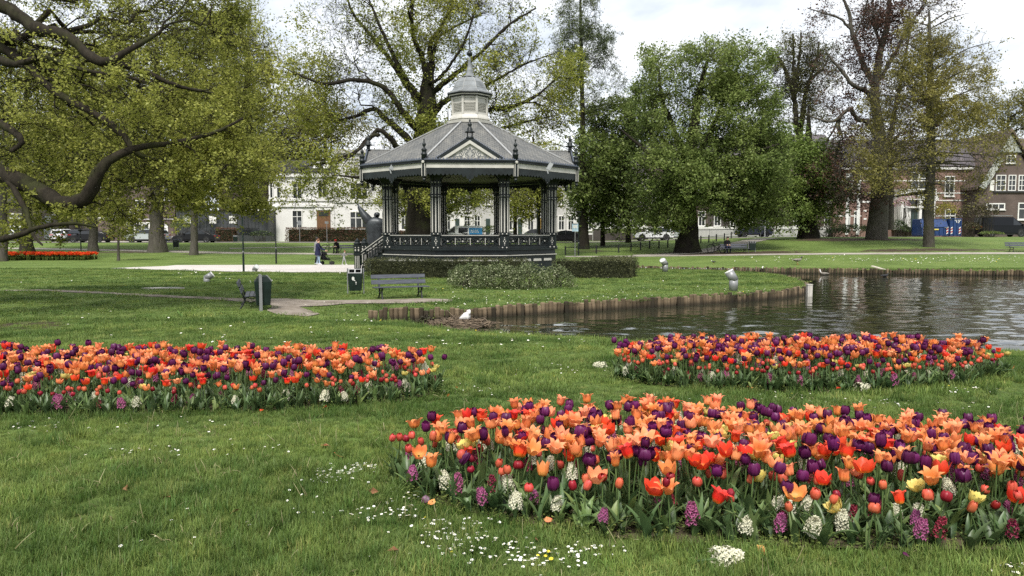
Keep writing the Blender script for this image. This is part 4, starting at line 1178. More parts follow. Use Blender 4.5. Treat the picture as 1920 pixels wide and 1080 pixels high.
# 3 - the great oak behind the bandstand
d3 = 58.0; g3 = on_ground(W(790, 470, d3).x, d3)
sc3 = d3 / FOC
def L3(pts):
    n = len(pts); return wl_([(p[0], p[1], d3 + p[2], p[3] * sc3 * .66) for p in pts])
tree('oak_tree', 'great oak behind the bandstand with dark spreading limbs and sparse golden leaves', g3,
     [(*g3, 30 * sc3), (*W(789, 400, d3), 25 * sc3), (*W(792, 320, d3), 22 * sc3), (*W(796, 250, d3), 20 * sc3), (*W(802, 195, d3), 17 * sc3), (*W(800, 165, d3), 13 * sc3), (*W(806, 120, d3), 8 * sc3)],
     [L3([(801, 185, 0, 11), (795, 120, 0, 8), (778, 75, -.5, 6.5), (772, 40, -1, 5.5), (772, 0, -1, 4.5), (760, -60, -1, 2)]),
      L3([(803, 170, 0, 11), (810, 125, .5, 9), (806, 85, 1, 7), (828, 50, 1, 5), (850, 0, 1, 4), (875, -60, 1, 2)]),
      L3([(804, 180, 0, 9), (845, 145, -1, 7), (900, 100, -2, 5), (950, 50, -2, 3.6), (1005, 15, -2, 2)]),
      L3([(806, 120, 0, 7), (818, 80, 2, 5), (835, 60, 3, 4), (905, 25, 4, 2)]),
      L3([(798, 200, 0, 10), (768, 158, -1, 7), (740, 110, -1, 6), (722, 70, -1, 5), (700, 20, -1, 3), (680, -40, -1, 1.5)]),
      L3([(798, 205, 0, 9), (765, 165, 2, 7), (728, 108, 2.5, 6), (690, 60, 3, 5), (660, 20, 3, 3.5), (640, -40, 3, 2)]),
      L3([(792, 255, 0, 12), (752, 205, -1.5, 8.5), (725, 168, -2, 7), (690, 153, -2.5, 6), (655, 150, -3, 5), (610, 158, -3, 4), (560, 140, -3, 2.5), (530, 125, -3, 1)]),
      L3([(788, 285, 0, 12), (755, 250, 1, 9.5), (722, 222, 1.5, 8), (700, 205, 2, 6.5), (660, 220, 2, 4.5), (610, 228, 2, 3), (570, 215, 2, 1.5)]),
      L3([(786, 305, 0, 11), (750, 282, -2, 9), (738, 265, -2.5, 8), (712, 243, -3, 6), (700, 252, -3, 5), (680, 275, -3.5, 4), (640, 300, -4, 3), (580, 310, -4, 2)]),
      L3([(712, 252, -3, 5.5), (690, 258, -3.2, 4.5), (665, 285, -3.5, 3.5), (620, 300, -4, 2)]),
      L3([(812, 215, 0, 9.5), (840, 186, 1, 7.5), (880, 178, 2, 5.5), (930, 150, 2, 4), (985, 120, 2, 2.5), (1040, 100, 2, 1.2)]),
      L3([(808, 260, 0, 10), (860, 222, -2, 8), (920, 205, -3, 7), (968, 198, -3, 5.5), (1005, 180, -3, 3.8), (1040, 150, -3, 2)]),
      L3([(806, 275, 0, 8), (870, 245, 2, 6), (940, 240, 2.5, 5), (1000, 225, 3, 3), (1050, 215, 3, 1.5)]),
      L3([(792, 330, 0, 9), (760, 340, -3, 6), (730, 350, -5, 5), (690, 335, -7, 3.5), (640, 330, -8, 2)]),
      L3([(794, 340, 0, 9), (850, 345, -2, 6), (900, 340, -3, 4), (950, 350, -4, 2)]),
      L3([(800, 160, 0, 6), (830, 140, -2, 4.5), (870, 80, -3, 3.5), (890, 20, -3, 2)])],
     [blob(770, 20, d3, 160, 80, 6), blob(900, 40, d3, 110, 75, 5), blob(640, 70, d3, 80, 90, 4.5), blob(590, 175, d3 - 1, 70, 75, 4), blob(660, 190, d3, 90, 70, 4), blob(980, 160, d3 - 1, 115, 80, 5, 1.6), blob(1000, 225, d3 - 2, 70, 42, 4, 1.5), blob(630, 325, d3 - 5, 115, 45, 3, 1.3), blob(590, 370, d3 - 5, 70, 30, 2, .8), blob(780, 345, d3 - 2, 90, 45, 3, 1.3), blob(910, 360, d3 - 2, 90, 45, 3, 1.4), blob(780, 150, d3, 110, 80, 4.5, .6), blob(770, 260, d3 - 1, 70, 50, 3, .8)],
     B_DARK, F_OAK2, seed=31, n1=26, n2=360, n3=3000, n4=4, nl=5, leafsize=.175, gnarl=.06, twig=.95, spread=.17, clump=400, cspread=.75, rk=.019, rk3=.010, gap=.28, tintvar=.3, loose=.25, flare=1.2)

# 4 - thin trees standing behind the bandstand
for i, (px, py, w, lab, bl) in enumerate(((905, 452, 9, 'thin dark trunk behind the bandstand beside the white van', [(905, 360, 60, 45, 3), (880, 330, 60, 40, 3)]),
                                          (937, 452, 13, 'dark trunk behind the bandstand beside the red banner', [(950, 340, 55, 50, 3)]),
                                          (966, 455, 8, 'slim trunk seen through the bandstand right of the red banner', [(975, 360, 45, 50, 3), (990, 320, 40, 40, 3)]),
                                          (835, 455, 9, 'forked bare tree seen between the two front columns at left', [(850, 350, 60, 50, 3)]),
                                          (1010, 455, 8, 'slim leafy tree in front of the yellow door seen through the right bay', [(1000, 370, 40, 40, 3), (1025, 345, 30, 40, 3)]),
 (775, 456, 8, 'slim leafy tree seen through the left bay of the bandstand', [(765, 375, 50, 40, 3), (785, 350, 40, 40, 3)]),
 (1130, 462, 9, 'thin dark trunk right of the tall conifer', [(1140, 340, 50, 70, 3)]))):
    park_tree(px, py, lab, w, 300, bl, F_OAK2 if px != 1130 else F_CHEST, B_DARK, 40 + i, 'slender_tree', n1=9, n2=55, n3=420, n4=3, nl=8, leafsize=.24, twig=.8, clump=50, cspread=.8, flare=1.2, spread=.25)

# 5 - feathery conifer
d5 = 64.0; g5 = G(1095, 467); d5 = g5.y; s5 = d5 / FOC
rng5 = np.random.default_rng(5); lim5 = []
for i in range(84):
    t = rng5.uniform(.30, 1.0); yy = 460 - t * 520; R_ = (1 - t) * 118 + 8
    R_ *= rng5.uniform(.6, 1.15); a = rng5.uniform(0, 2 * PI)
    A = W(1093 - 2 * t, yy, d5); dx, dy = math.cos(a) * R_ * s5, math.sin(a) * R_ * s5
    up = R_ * s5 * rng5.uniform(.25, .6)
    lim5.append([(A.x, A.y, A.z, .055 * (1.15 - t)), (A.x + dx * .5, A.y + dy * .5, A.z + up * .62, .03 * (1.2 - t)), (A.x + dx, A.y + dy, A.z + up, .008)])
tree('conifer_tree', 'tall narrow feathery conifer right of the bandstand, trunk dark and straight', g5,
     [(*g5, 9 * s5), (*W(1094, 380, d5), 7.5 * s5), (*W(1092, 200, d5), 4.2 * s5), (*W(1088, 0, d5), 2.0 * s5), (*W(1087, -70, d5), .4 * s5)], lim5,
     [blob(1088, 10, d5, 42, 60, 1.8), blob(1090, 85, d5, 62, 50, 2.6, 1.1), blob(1098, 155, d5, 80, 52, 3.2, .6)], B_DARK, F_CONIF, seed=52, n1=0, n2=150, n3=1000, n4=4, nl=5, leafsize=.19, twig=.6, droop=.55, spread=.13, clump=240, cspread=.55, rk=.010, rk3=.007, flare=1.4, asp=.34, gap=.15, loose=.5)

# 6 - the chestnuts
d6 = G(1290, 473).y; s6 = d6 / FOC; g6 = G(1290, 473)
tree('chestnut_tree', 'broad dense chestnut with a thick flared trunk over the seated man and bicycle', g6,
     [(*g6, 17 * s6), (*W(1290, 430, d6), 15 * s6), (*W(1292, 360, d6), 13.5 * s6), (*W(1296, 280, d6), 11 * s6), (*W(1310, 180, d6), 7 * s6), (*W(1330, 100, d6), 2 * s6)],
     [wl_([(1291, 340, d6, 6.12 * s6), (1270, 260, d6, 5.44 * s6), (1243, 190, d6, 4.08 * s6), (1235, 130, d6, 2.04 * s6)]), wl_([(1296, 310, d6, 5.44 * s6), (1330, 250, d6 - 1, 4.76 * s6), (1360, 180, d6 - 1, 3.4 * s6), (1390, 110, d6, 1.7 * s6)]),
      wl_([(1292, 350, d6, 4.76 * s6), (1340, 310, d6 - 2, 4.08 * s6), (1400, 290, d6 - 3, 2.72 * s6), (1460, 270, d6 - 3, 1.36 * s6)]), wl_([(1290, 360, d6, 4.76 * s6), (1240, 310, d6 - 2, 4.08 * s6), (1190, 265, d6 - 2, 2.72 * s6), (1160, 240, d6 - 2, 1.36 * s6)]),
      wl_([(1283, 300, d6, 4.08 * s6), (1262, 285, d6 - 1, 3.4 * s6), (1245, 262, d6 - 1, 2.72 * s6), (1215, 250, d6 - 1, 2.04 * s6)])],
     [blob(1270, 240, d6 - 2, 60, 55, 3, .8), blob(1242, 140, d6, 58, 58, 4), blob(1330, 135, d6, 62, 55, 4.5), blob(1388, 130, d6, 58, 58, 4.5), blob(1400, 215, d6, 58, 70, 4.5), blob(1330, 230, d6, 70, 70, 4.5, .8), blob(1225, 215, d6 + 1, 55, 60, 3.5, .6), blob(1400, 320, d6 - 1, 75, 75, 4.5), blob(1255, 330, d6 - 1.5, 75, 60, 4.), blob(1330, 350, d6 - 2, 90, 60, 3.5), blob(1420, 395, d6 - 1, 65, 40, 3), blob(1240, 395, d6 - 1, 60, 40, 3)],
     B_DARK, F_CHEST, seed=61, n1=22, n2=260, n3=2400, n4=4, nl=12.5, leafsize=.20, gnarl=.05, twig=.7, spread=.22, clump=430, cspread=.62, rk=.018, rk3=.011, flat=.5, shell=.6, flare=1.7, gap=.04, tintvar=.4)
park_tree(1178, 455, 'dense green chestnut between the tall conifer and the broad chestnut', 9, 180, [(1150, 250, 62, 62, 3.5, -9), (1110, 310, 48, 70, 3, -12), (1185, 320, 70, 75, 3.5, -9), (1200, 230, 45, 45, 3, -7), (1130, 385, 60, 35, 3, -10), (1195, 395, 50, 35, 3, -9)], F_CHEST, B_DARK, 63, 'chestnut_tree', n1=16, n2=150, n3=1300, n4=4, nl=6, leafsize=.28, twig=.75, clump=190, cspread=.7, flat=.5, shell=.6, spread=.24, rk=.02, rk3=.012)
park_tree(1516, 447, 'rounded bright green chestnut right of the broad dark one', 30, 200, [(1500, 320, 60, 62, 3.5), (1470, 380, 60, 50, 3.5), (1530, 365, 45, 60, 3.2), (1450, 290, 40, 50, 3)], F_CHEST2, B_DARK, 64, 'chestnut_tree', n1=14, n2=120, n3=1000, n4=4, nl=9, leafsize=.26, twig=.75, clump=140, cspread=.7, flat=.5, shell=.6, spread=.24, rk=.02, rk3=.012)

# 7 - pruned tree above it
d7 = G(1512, 447).y + 6; s7 = d7 / FOC; g7 = on_ground(W(1512, 445, d7).x, d7)
tree('pruned_tree', 'pollarded tree with stubby bare arms rising behind the bright green chestnut', g7,
     [(*g7, 8.12 * s7), (*W(1504, 350, d7), 7.04 * s7), (*W(1500, 260, d7), 6.49 * s7), (*W(1496, 235, d7), 5.95 * s7)],
     [wl_([(1494, 250, d7, 4.87 * s7), (1490, 190, d7, 4.33 * s7), (1478, 145, d7, 3.79 * s7), (1462, 112, d7, 2.71 * s7), (1458, 104, d7, 2.16 * s7)]), wl_([(1500, 250, d7, 4.87 * s7), (1508, 190, d7, 4.06 * s7), (1518, 150, d7, 3.25 * s7), (1530, 118, d7, 2.71 * s7), (1536, 78, d7, 1.62 * s7)]),
      wl_([(1490, 200, d7, 3.25 * s7), (1492, 150, d7, 2.71 * s7), (1500, 95, d7, 2.16 * s7), (1502, 62, d7, 1.35 * s7)]), wl_([(1488, 170, d7, 2.71 * s7), (1488, 110, d7, 2.16 * s7), (1487, 62, d7, 1.62 * s7)]), wl_([(1520, 150, d7, 2.71 * s7), (1545, 125, d7, 2.16 * s7), (1556, 100, d7, 1.35 * s7)])],
     [blob(1490, 120, d7, 50, 60, 2.2), blob(1535, 140, d7, 40, 60, 2.2), blob(1470, 200, d7, 40, 40, 2.0, .7), blob(1530, 215, d7, 40, 40, 2, .7)], B_BROWN, F_SPARSE, seed=71, n1=22, n2=190, n3=1200, n4=5, nl=2.0, leafsize=.2, twig=.8, clump=200, cspread=.5, rk=.018, rk3=.012, gnarl=.09, gap=.2, loose=.3)

# 8 - tall beech with copper undergrowth branches, two stems
g8 = G(1643, 448); d8 = g8.y; s8 = d8 / FOC
tree('beech_tree', 'tall grey beech with a thick smooth trunk, twisting bare limbs and copper leaves', g8,
     [(*g8, 18 * s8), (*W(1648, 380, d8), 16 * s8), (*W(1652, 300, d8), 13 * s8), (*W(1648, 240, d8), 9.36 * s8), (*W(1640, 180, d8), 7.92 * s8), (*W(1648, 110, d8), 6.48 * s8), (*W(1662, 50, d8), 5.04 * s8), (*W(1672, -40, d8), 2.16 * s8)],
     [wl_([(1648, 265, d8, 5.9 * s8), (1628, 232, d8, 4.72 * s8), (1606, 222, d8, 3.84 * s8), (1594, 204, d8 - 1, 3.84 * s8), (1580, 214, d8 - 1, 3.25 * s8), (1560, 228, d8 - 1, 2.36 * s8), (1530, 222, d8 - 1, 1.77 * s8), (1512, 212, d8 - 1, 0.886 * s8)]),
      wl_([(1642, 200, d8, 5.31 * s8), (1625, 172, d8, 4.43 * s8), (1600, 160, d8 - 1, 3.84 * s8), (1580, 135, d8 - 1, 2.95 * s8), (1560, 112, d8 - 1, 2.36 * s8), (1548, 95, d8 - 1, 1.18 * s8)]),
      wl_([(1640, 165, d8, 5.31 * s8), (1622, 125, d8, 4.72 * s8), (1608, 90, d8 + 1, 4.13 * s8), (1596, 55, d8 + 1, 3.54 * s8), (1592, 20, d8 + 1, 2.95 * s8), (1570, -20, d8 + 1, 1.77 * s8)]),
      wl_([(1596, 55, d8 + 1, 2.66 * s8), (1575, 35, d8 + 1, 2.07 * s8), (1545, 25, d8 + 1, 1.48 * s8), (1515, 15, d8 + 1, 0.708 * s8)]), wl_([(1600, 70, d8 + 1, 2.36 * s8), (1620, 30, d8 + 1, 1.77 * s8), (1630, -20, d8, 1.18 * s8)]),
      wl_([(1650, 150, d8, 4.13 * s8), (1680, 95, d8, 3.54 * s8), (1705, 50, d8 + 1, 2.66 * s8), (1730, 10, d8 + 1, 1.77 * s8)]), wl_([(1656, 90, d8, 2.95 * s8), (1640, 50, d8, 2.36 * s8), (1636, 0, d8, 1.77 * s8)]),
      wl_([(1668, 430, d8 + 2.5, 7.08 * s8), (1669, 360, d8 + 2.5, 6.49 * s8), (1668, 280, d8 + 2.5, 5.31 * s8), (1680, 200, d8 + 2.5, 4.13 * s8), (1695, 120, d8 + 2.5, 2.36 * s8), (1710, 40, d8 + 2.5, 1.18 * s8)])],
     [blob(1620, 280, d8, 50, 62, 3, 1.3), blob(1600, 335, d8, 50, 50, 3, 1.3), blob(1700, 220, d8, 60, 90, 4), blob(1660, 110, d8, 60, 90, 4, .7), blob(1690, 20, d8, 70, 60, 4), blob(1580, 150, d8, 50, 80, 3, .45), blob(1590, 30, d8, 60, 50, 3, .5)],
     B_BEECH, F_COPPER, seed=81, n1=30, n2=280, n3=1700, n4=5, nl=3.4, leafsize=.2, twig=.85, clump=220, cspread=.8, rk=.02, rk3=.012, gnarl=.07, gap=.2, flare=1.12, loose=.3)

# 9 - olive-leaved tree in front of the brick houses
g9 = G(1742, 463); d9 = g9.y; s9 = d9 / FOC
lim9 = []
rng9 = np.random.default_rng(9)
for i in range(38):
    yy = rng9.uniform(40, 385); wd = np.interp(yy, [0, 60, 120, 250, 330, 390], [25, 70, 120, 135, 140, 110]) * rng9.uniform(.6, 1.0); a = rng9.uniform(0, 2 * PI)
    A = W(1745, yy, d9); dx, dy = math.cos(a) * wd * s9, math.sin(a) * wd * s9; up = (1.0 if yy < 250 else -.15) * rng9.uniform(.2, .5) * wd * s9
    lim9.append([(*A, np.interp(yy, [0, 400], [.05, .12])), (A.x + dx * .5, A.y + dy * .5, A.z + up * .7, .05), (A.x + dx, A.y + dy, A.z + up * (1.0 if yy < 250 else 2.2), .012)])
tree('maple_tree', 'upright tree with straight trunk and thin olive-brown leaves before the blue containers', g9,
     [(*g9, 9.5 * s9), (*W(1742, 400, d9), 8.5 * s9), (*W(1746, 280, d9), 7.5 * s9), (*W(1745, 150, d9), 6 * s9), (*W(1742, 20, d9), 1.5 * s9)], lim9,
     [blob(1745, 55, d9, 50, 60, 3), blob(1770, 130, d9, 85, 70, 4), blob(1700, 170, d9, 70, 70, 4, .9), blob(1810, 190, d9, 70, 70, 3.6, .6), blob(1690, 280, d9, 95, 70, 4.5), blob(1790, 280, d9, 95, 75, 4.5, .9), blob(1650, 330, d9 - 1, 60, 45, 3, .6), blob(1785, 365, d9 - 1, 60, 45, 3, .6)],
     B_GREY, F_OLIVE, seed=91, n1=8, n2=220, n3=1500, n4=4, nl=8, leafsize=.15, twig=.7, clump=260, cspread=.7, rk=.016, rk3=.010, gap=.22, flare=1.12, loose=.35, spread=.15)

# 10 - trees beyond the houses and along the street
for i, (px, d, top, lab, bl, lf) in enumerate(((1890, 122, 190, 'bare pale treetops beyond the gabled brick house', [(1880, 215, 60, 40, 6), (1930, 210, 60, 50, 6)], F_PALE),
                                               (610, 118, 150, 'thin pale treetops beyond the white villa', [(590, 220, 55, 55, 6), (650, 240, 50, 40, 6)], F_PALE),
                                               (560, 116, 230, 'slim young tree beyond the roof of the white villa', [(556, 270, 40, 45, 4)], F_PALE),
                                               (1150, 112, 250, 'green tree behind the street beyond the conifer', [(1150, 330, 90, 70, 6)], F_CHEST),
                                               (1440, 116, 260, 'green tree beyond the dark brick terrace', [(1420, 320, 70, 50, 5)], F_CHEST),
                                               (840, 118, 200, 'hazy tree beyond the pale houses behind the bandstand', [(840, 300, 110, 70, 6), (960, 290, 90, 60, 6)], F_PALE),
                                               (1000, 114, 250, 'greenish tree beyond the pale houses right of the bandstand roof', [(1010, 330, 70, 60, 6)], F_OAK2),
                                               (420, 114, 60, 'tall airy tree beyond the dark glass pavilion', [(440, 120, 70, 90, 7), (400, 250, 90, 90, 7)], F_OAK2),
                                               (20, 115, 60, 'far leafy tree at the left end of the street', [(20, 200, 130, 140, 8), (120, 280, 110, 80, 7)], F_OAK))):
    g = on_ground(W(px, 440, d).x, d)
    tree('street_tree', lab, g, [(*g, .4), (*W(px, 300, d), .3), (*W(px, top, d), .05)], [], [blob(b[0], b[1], d, b[2], b[3], b[4]) for b in bl], B_BROWN, lf, seed=100 + i, n1=10, n2=70, n3=420, n4=4, nl=4, leafsize=.34, twig=1.4, clump=80, cspread=1.4, spread=.35, flare=1.2, loose=.3)
# ------------------------------------------------------------------ buildings along the street
M_WIN = mat('window_glass', (.025, .028, .03), .08, var=.3, scale=.5, spec=.6)
M_WHITE = mat('white_paint', (.66, .65, .62), .5, var=.05, scale=1, dirt=.25, dirtcol=(.45, .44, .40))
M_STUCCO = mat('white_stucco', (.62, .61, .59), .8, var=.05, scale=.5, dirt=.3, dirtcol=(.45, .44, .41), bump=.1)
M_STUC2 = mat('grey_stucco', (.42, .41, .395), .8, var=.06, scale=.5, dirt=.35, dirtcol=(.30, .29, .27), bump=.1)
M_DTILE = slate_mat('dark_roof_tiles', (.045, .045, .05), (.065, .062, .066), .3, .28, .02)
M_RTILE = slate_mat('brown_roof_tiles', (.095, .07, .06), (.14, .10, .085), .3, .30, .02)
M_PTILE = slate_mat('violet_roof_slates', (.085, .075, .085), (.12, .105, .115), .3, .25, .02)
M_GTILE = slate_mat('pale_shingles', (.30, .32, .31), (.42, .43, .41), .45, .55, .02)
def brick_mat(name, a, b, mort):
    m, N, L = new_mat(name); out = N.new('ShaderNodeOutputMaterial'); p = N.new('ShaderNodeBsdfPrincipled'); L.new(p.outputs[0], out.inputs[0])
    tc = N.new('ShaderNodeTexCoord'); mp = N.new('ShaderNodeMapping'); mp.inputs['Rotation'].default_value = (PI / 2, 0, 0); L.new(tc.outputs['Object'], mp.inputs[0])
    bt = N.new('ShaderNodeTexBrick'); bt.inputs['Scale'].default_value = 1; bt.inputs['Brick Width'].default_value = .22; bt.inputs['Row Height'].default_value = .07; bt.inputs['Mortar Size'].default_value = .008
    bt.inputs['Color1'].default_value = (*a, 1); bt.inputs['Color2'].default_value = (*b, 1); bt.inputs['Mortar'].default_value = (*mort, 1); L.new(mp.outputs[0], bt.inputs['Vector'])
    n = N.new('ShaderNodeTexNoise'); n.inputs['Scale'].default_value = .5; n.inputs['Detail'].default_value = 7; L.new(tc.outputs['Object'], n.inputs['Vector'])
    r = N.new('ShaderNodeValToRGB'); r.color_ramp.elements[0].position = .3; r.color_ramp.elements[0].color = (.75, .75, .75, 1); r.color_ramp.elements[1].position = .7; r.color_ramp.elements[1].color = (1.2, 1.2, 1.2, 1); L.new(n.outputs['Fac'], r.inputs[0])
    mx = N.new('ShaderNodeMix'); mx.data_type = 'RGBA'; mx.blend_type = 'MULTIPLY'; mx.inputs[0].default_value = 1; L.new(bt.outputs['Color'], mx.inputs[6]); L.new(r.outputs[0], mx.inputs[7]); L.new(mx.outputs[2], p.inputs['Base Color'])
    p.inputs['Roughness'].default_value = .9; p.inputs['Specular IOR Level'].default_value = .15
    return m
M_BRICK = brick_mat('brown_brick', (.115, .080, .066), (.085, .060, .052), (.13, .12, .11))
M_RBRICK = brick_mat('red_brick', (.20, .105, .080), (.155, .085, .068), (.20, .18, .16))
M_DBRICK = brick_mat('dark_brick', (.070, .055, .050), (.05, .042, .04), (.09, .085, .08))
M_DOOR = mat('brown_door', (.13, .065, .03), .5); M_DOORG = mat('green_door', (.03, .05, .045), .5)

class Bld:
    def __init__(self, name, label, d, x0, x1, y1, wall, depth=9, cat='building'):
        self.d = d; self.w = wall
        A = W(x0, y1, d); B = W(x1, y1, d)
        self.z0 = float(rise((A.x + B.x) / 2, d)) - .15
        self.x0, self.x1, self.z1 = A.x, B.x, A.z
        self.o = Vector(((A.x + B.x) / 2, d + depth / 2, self.z0)); self.depth = depth
        self.root = thing(name, label, cat, self.o)
        mb = MB().mat(wall); mb.box((0, 0, (self.z1 - self.z0) / 2), (B.x - A.x, depth, self.z1 - self.z0)); mb.build('wall', self.root)
    def L(self, px, py, dy=0.0):
        p = W(px, py, self.d); p.y = self.d - dy; return p - self.o
    def box(self, name, x0, y0, x1, y1, out, m, parent=None, inn=.05):
        a, b = self.L(x0, y0), self.L(x1, y1); c = (a + b) / 2; c.y = -self.depth / 2 - (out - inn) / 2
        mb = MB().mat(m); mb.box(c, (abs(b.x - a.x), out + inn, abs(a.z - b.z))); return mb.build(name, parent or self.root)
    def window(self, x0, y0, x1, y1, nx=2, ny=2, frame=None, name='window', glass=None, arch=False):
        a, b = self.L(x0, y1), self.L(x1, y0); w, h = b.x - a.x, b.z - a.z; yf = -self.depth / 2
        fm = MB().mat(frame or M_WHITE); t = max(.10, min(.14, w * .08))
        c = (a + b) / 2
        for s in (-1, 1): fm.box((c.x + s * (w / 2 - t / 2), yf - .04, c.z), (t, .14, h))
        for s in (-1, 1): fm.box((c.x, yf - .04, c.z + s * (h / 2 - t / 2)), (w - 2 * t, .12, t))
        for i in range(1, nx): fm.box((a.x + w * i / nx, yf - .03, c.z), (t * .7, .09, h - 2 * t))
        for j in range(1, ny): fm.box((c.x, yf - .03, a.z + h * (j / ny if ny > 2 else .64)), (w - 2 * t, .08, t * .7))
        fm.box((c.x, yf - .07, a.z - .06), (w + .2, .2, .1))
        f = fm.build(name, self.root)
        pn = MB().mat(glass or M_WIN); pn.box((c.x, yf - .005, c.z), (w - 2 * t, .03, h - 2 * t)); pn.build('pane', f)
        return f
    def hip(self, ytop, m, over=.4, ridge=.6, name='roof'):
        zt = W(960, ytop, self.d).z - self.z0; zb = self.z1 - self.z0; x = (self.x1 - self.x0) / 2 + over; y = self.depth / 2 + over; rx = max(.0, x - min(y, x) * ridge)
        mb = MB().mat(m); mb.add([(-x, -y, zb), (x, -y, zb), (x, y, zb), (-x, y, zb), (-rx, 0, zt), (rx, 0, zt)], [(0, 1, 5, 4), (1, 2, 5), (2, 3, 4, 5), (3, 0, 4), (0, 3, 2, 1)])
        return mb.build(name, self.root)
    def gable_x(self, ytop, m, over=.4):
        """ridge parallel to the street"""
        zt = W(960, ytop, self.d + self.depth / 2).z - self.z0; zb = self.z1 - self.z0; x = (self.x1 - self.x0) / 2 + over; y = self.depth / 2 + over
        mb = MB().mat(m); mb.add([(-x, -y, zb), (x, -y, zb), (x, y, zb), (-x, y, zb), (-x, 0, zt), (x, 0, zt)], [(0, 1, 5, 4), (1, 2, 5), (2, 3, 4, 5), (3, 0, 4), (0, 3, 2, 1)])
        return mb.build('roof', self.root)

v = Bld('white_villa', 'white stucco villa with dark slate roof and two skylights behind the red hedge', 100, 503, 626, 322, M_STUCCO)
rf = v.gable_x(300, M_DTILE)
v.box('cornice', 503, 326, 626, 332, .25, M_STUCCO); v.box('string_course', 503, 373, 626, 377, .15, M_STUCCO); v.box('string_course', 503, 384, 626, 388, .2, M_STUCCO)
v.window(549, 340, 566, 373); v.window(596, 338, 613, 371); v.window(548, 394, 567, 428); v.window(506, 340, 512, 372, 1); v.window(519, 340, 526, 372, 1)
dr = v.box('door', 594, 394, 620, 431, .1, M_DOOR); v.box('door_frame', 592, 390, 622, 394, .2, M_WHITE); v.box('fanlight', 598, 397, 616, 405, .14, M_WIN, dr)
for x in (585, 604):
    mb = MB().mat(M_WHITE); a = v.L(x, 318); b = v.L(x + 11, 305)
    a.y = -v.depth / 2 + .6; b.y = -v.depth / 2 + 2.6
    nrm_ = Vector((0, -.4, .55)); 
    mb.slab([Vector((a.x, a.y - .2, a.z + .1)), Vector((b.x, a.y - .2, a.z + .1)), Vector((b.x, b.y - .2, b.z + .25)), Vector((a.x, b.y - .2, b.z + .25))], nrm_ * .25); sk = mb.build('skylight', rf)
v2 = Bld('white_villa', 'taller white villa wing with triple pointed window left of the bandstand', 99, 626, 772, 286, M_STUCCO)
v2.box('cornice', 624, 281, 774, 288, .35, M_STUC2); v2.box('string_course', 626, 296, 772, 299, .12, M_STUC2); v2.box('string_course', 626, 376, 772, 380, .15, M_STUCCO); v2.box('window_surround', 650, 303, 694, 330, .06, M_STUC2)
for x in (655, 666, 677): v2.window(x, 306, x + 9, 320, 1, 1)
for x in (656, 715): v2.window(x, 342, x + 34, 375, 3, 2); v2.window(x, 396, x + 34, 431, 3, 2)
v2.window(752, 342, 766, 375); v2.window(752, 396, 766, 431)
p = Bld('glass_pavilion', 'low dark glass pavilion with folded white roof edge left of the villa', 98, 330, 506, 394, mat('dark_panel', (.035, .038, .038), .5), 12)
for k in range(26):
    x = 333 + k * 6.6; p.box('window_mullion', x, 397, x + 1.1, 440, .12, mat('mullion_grey', (.16, .17, .165), .5))
p.box('pane', 333, 400, 503, 440, .04, M_WIN); p.box('fascia', 330, 384, 506, 390, .4, mat('dark_fascia', (.03, .03, .03), .5))
for k in range(4):
    x = 462 + k * 12; a, b, c = p.L(x, 396, .4), p.L(x + 6, 389, .4), p.L(x + 12, 396, .4); mb = MB().mat(M_WHITE); mb.slab([a, b, c, c + Vector((0, 0, .2)), b + Vector((0, 0, .25)), a + Vector((0, 0, .2))], (0, .3, 0)); mb.build('roof_fold', p.root)
for x in (344, 392, 430): p.box('blind', x, 405, x + 14, 419, .07, M_WHITE)
b = Bld('brick_house', 'dark brown brick house rising behind the glass pavilion', 112, 408, 506, 306, M_BRICK); b.gable_x(262, M_DTILE)
b.window(430, 330, 445, 352); b.window(470, 330, 485, 352)
b = Bld('brick_house', 'brown brick house with white bay window behind the silver car', 99, 180, 326, 335, M_BRICK); b.gable_x(285, M_DTILE)
bay = b.box('bay', 246, 417, 290, 447, 1.2, M_WHITE)
for x in (249, 263, 276): b.box('pane', x, 421, x + 11, 440, 1.26, M_WIN, bay)
b.window(186, 392, 206, 408, 3, 1); b.window(214, 392, 254, 408, 4, 1); b.window(255, 375, 272, 394, 2, 2); b.window(190, 350, 215, 375, 2, 2); b.window(300, 350, 318, 375); b.box('door', 306, 420, 316, 446, .1, M_WHITE)
b.box('string_course', 180, 410, 326, 412, .1, M_STUC2)
b = Bld('brick_house', 'dark house with steep roof and driveway at the far left', 108, -60, 178, 380, M_DBRICK); b.gable_x(310, M_DTILE)
for x in (100, 140): b.window(x, 388, x + 30, 402, 3, 1)
b.box('garage_door', 82, 405, 98, 448, .1, mat('garage_grey', (.12, .13, .14), .5)); b.box('door', 110, 408, 122, 448, .1, M_DOORG); b.window(20, 400, 60, 425, 3, 2)
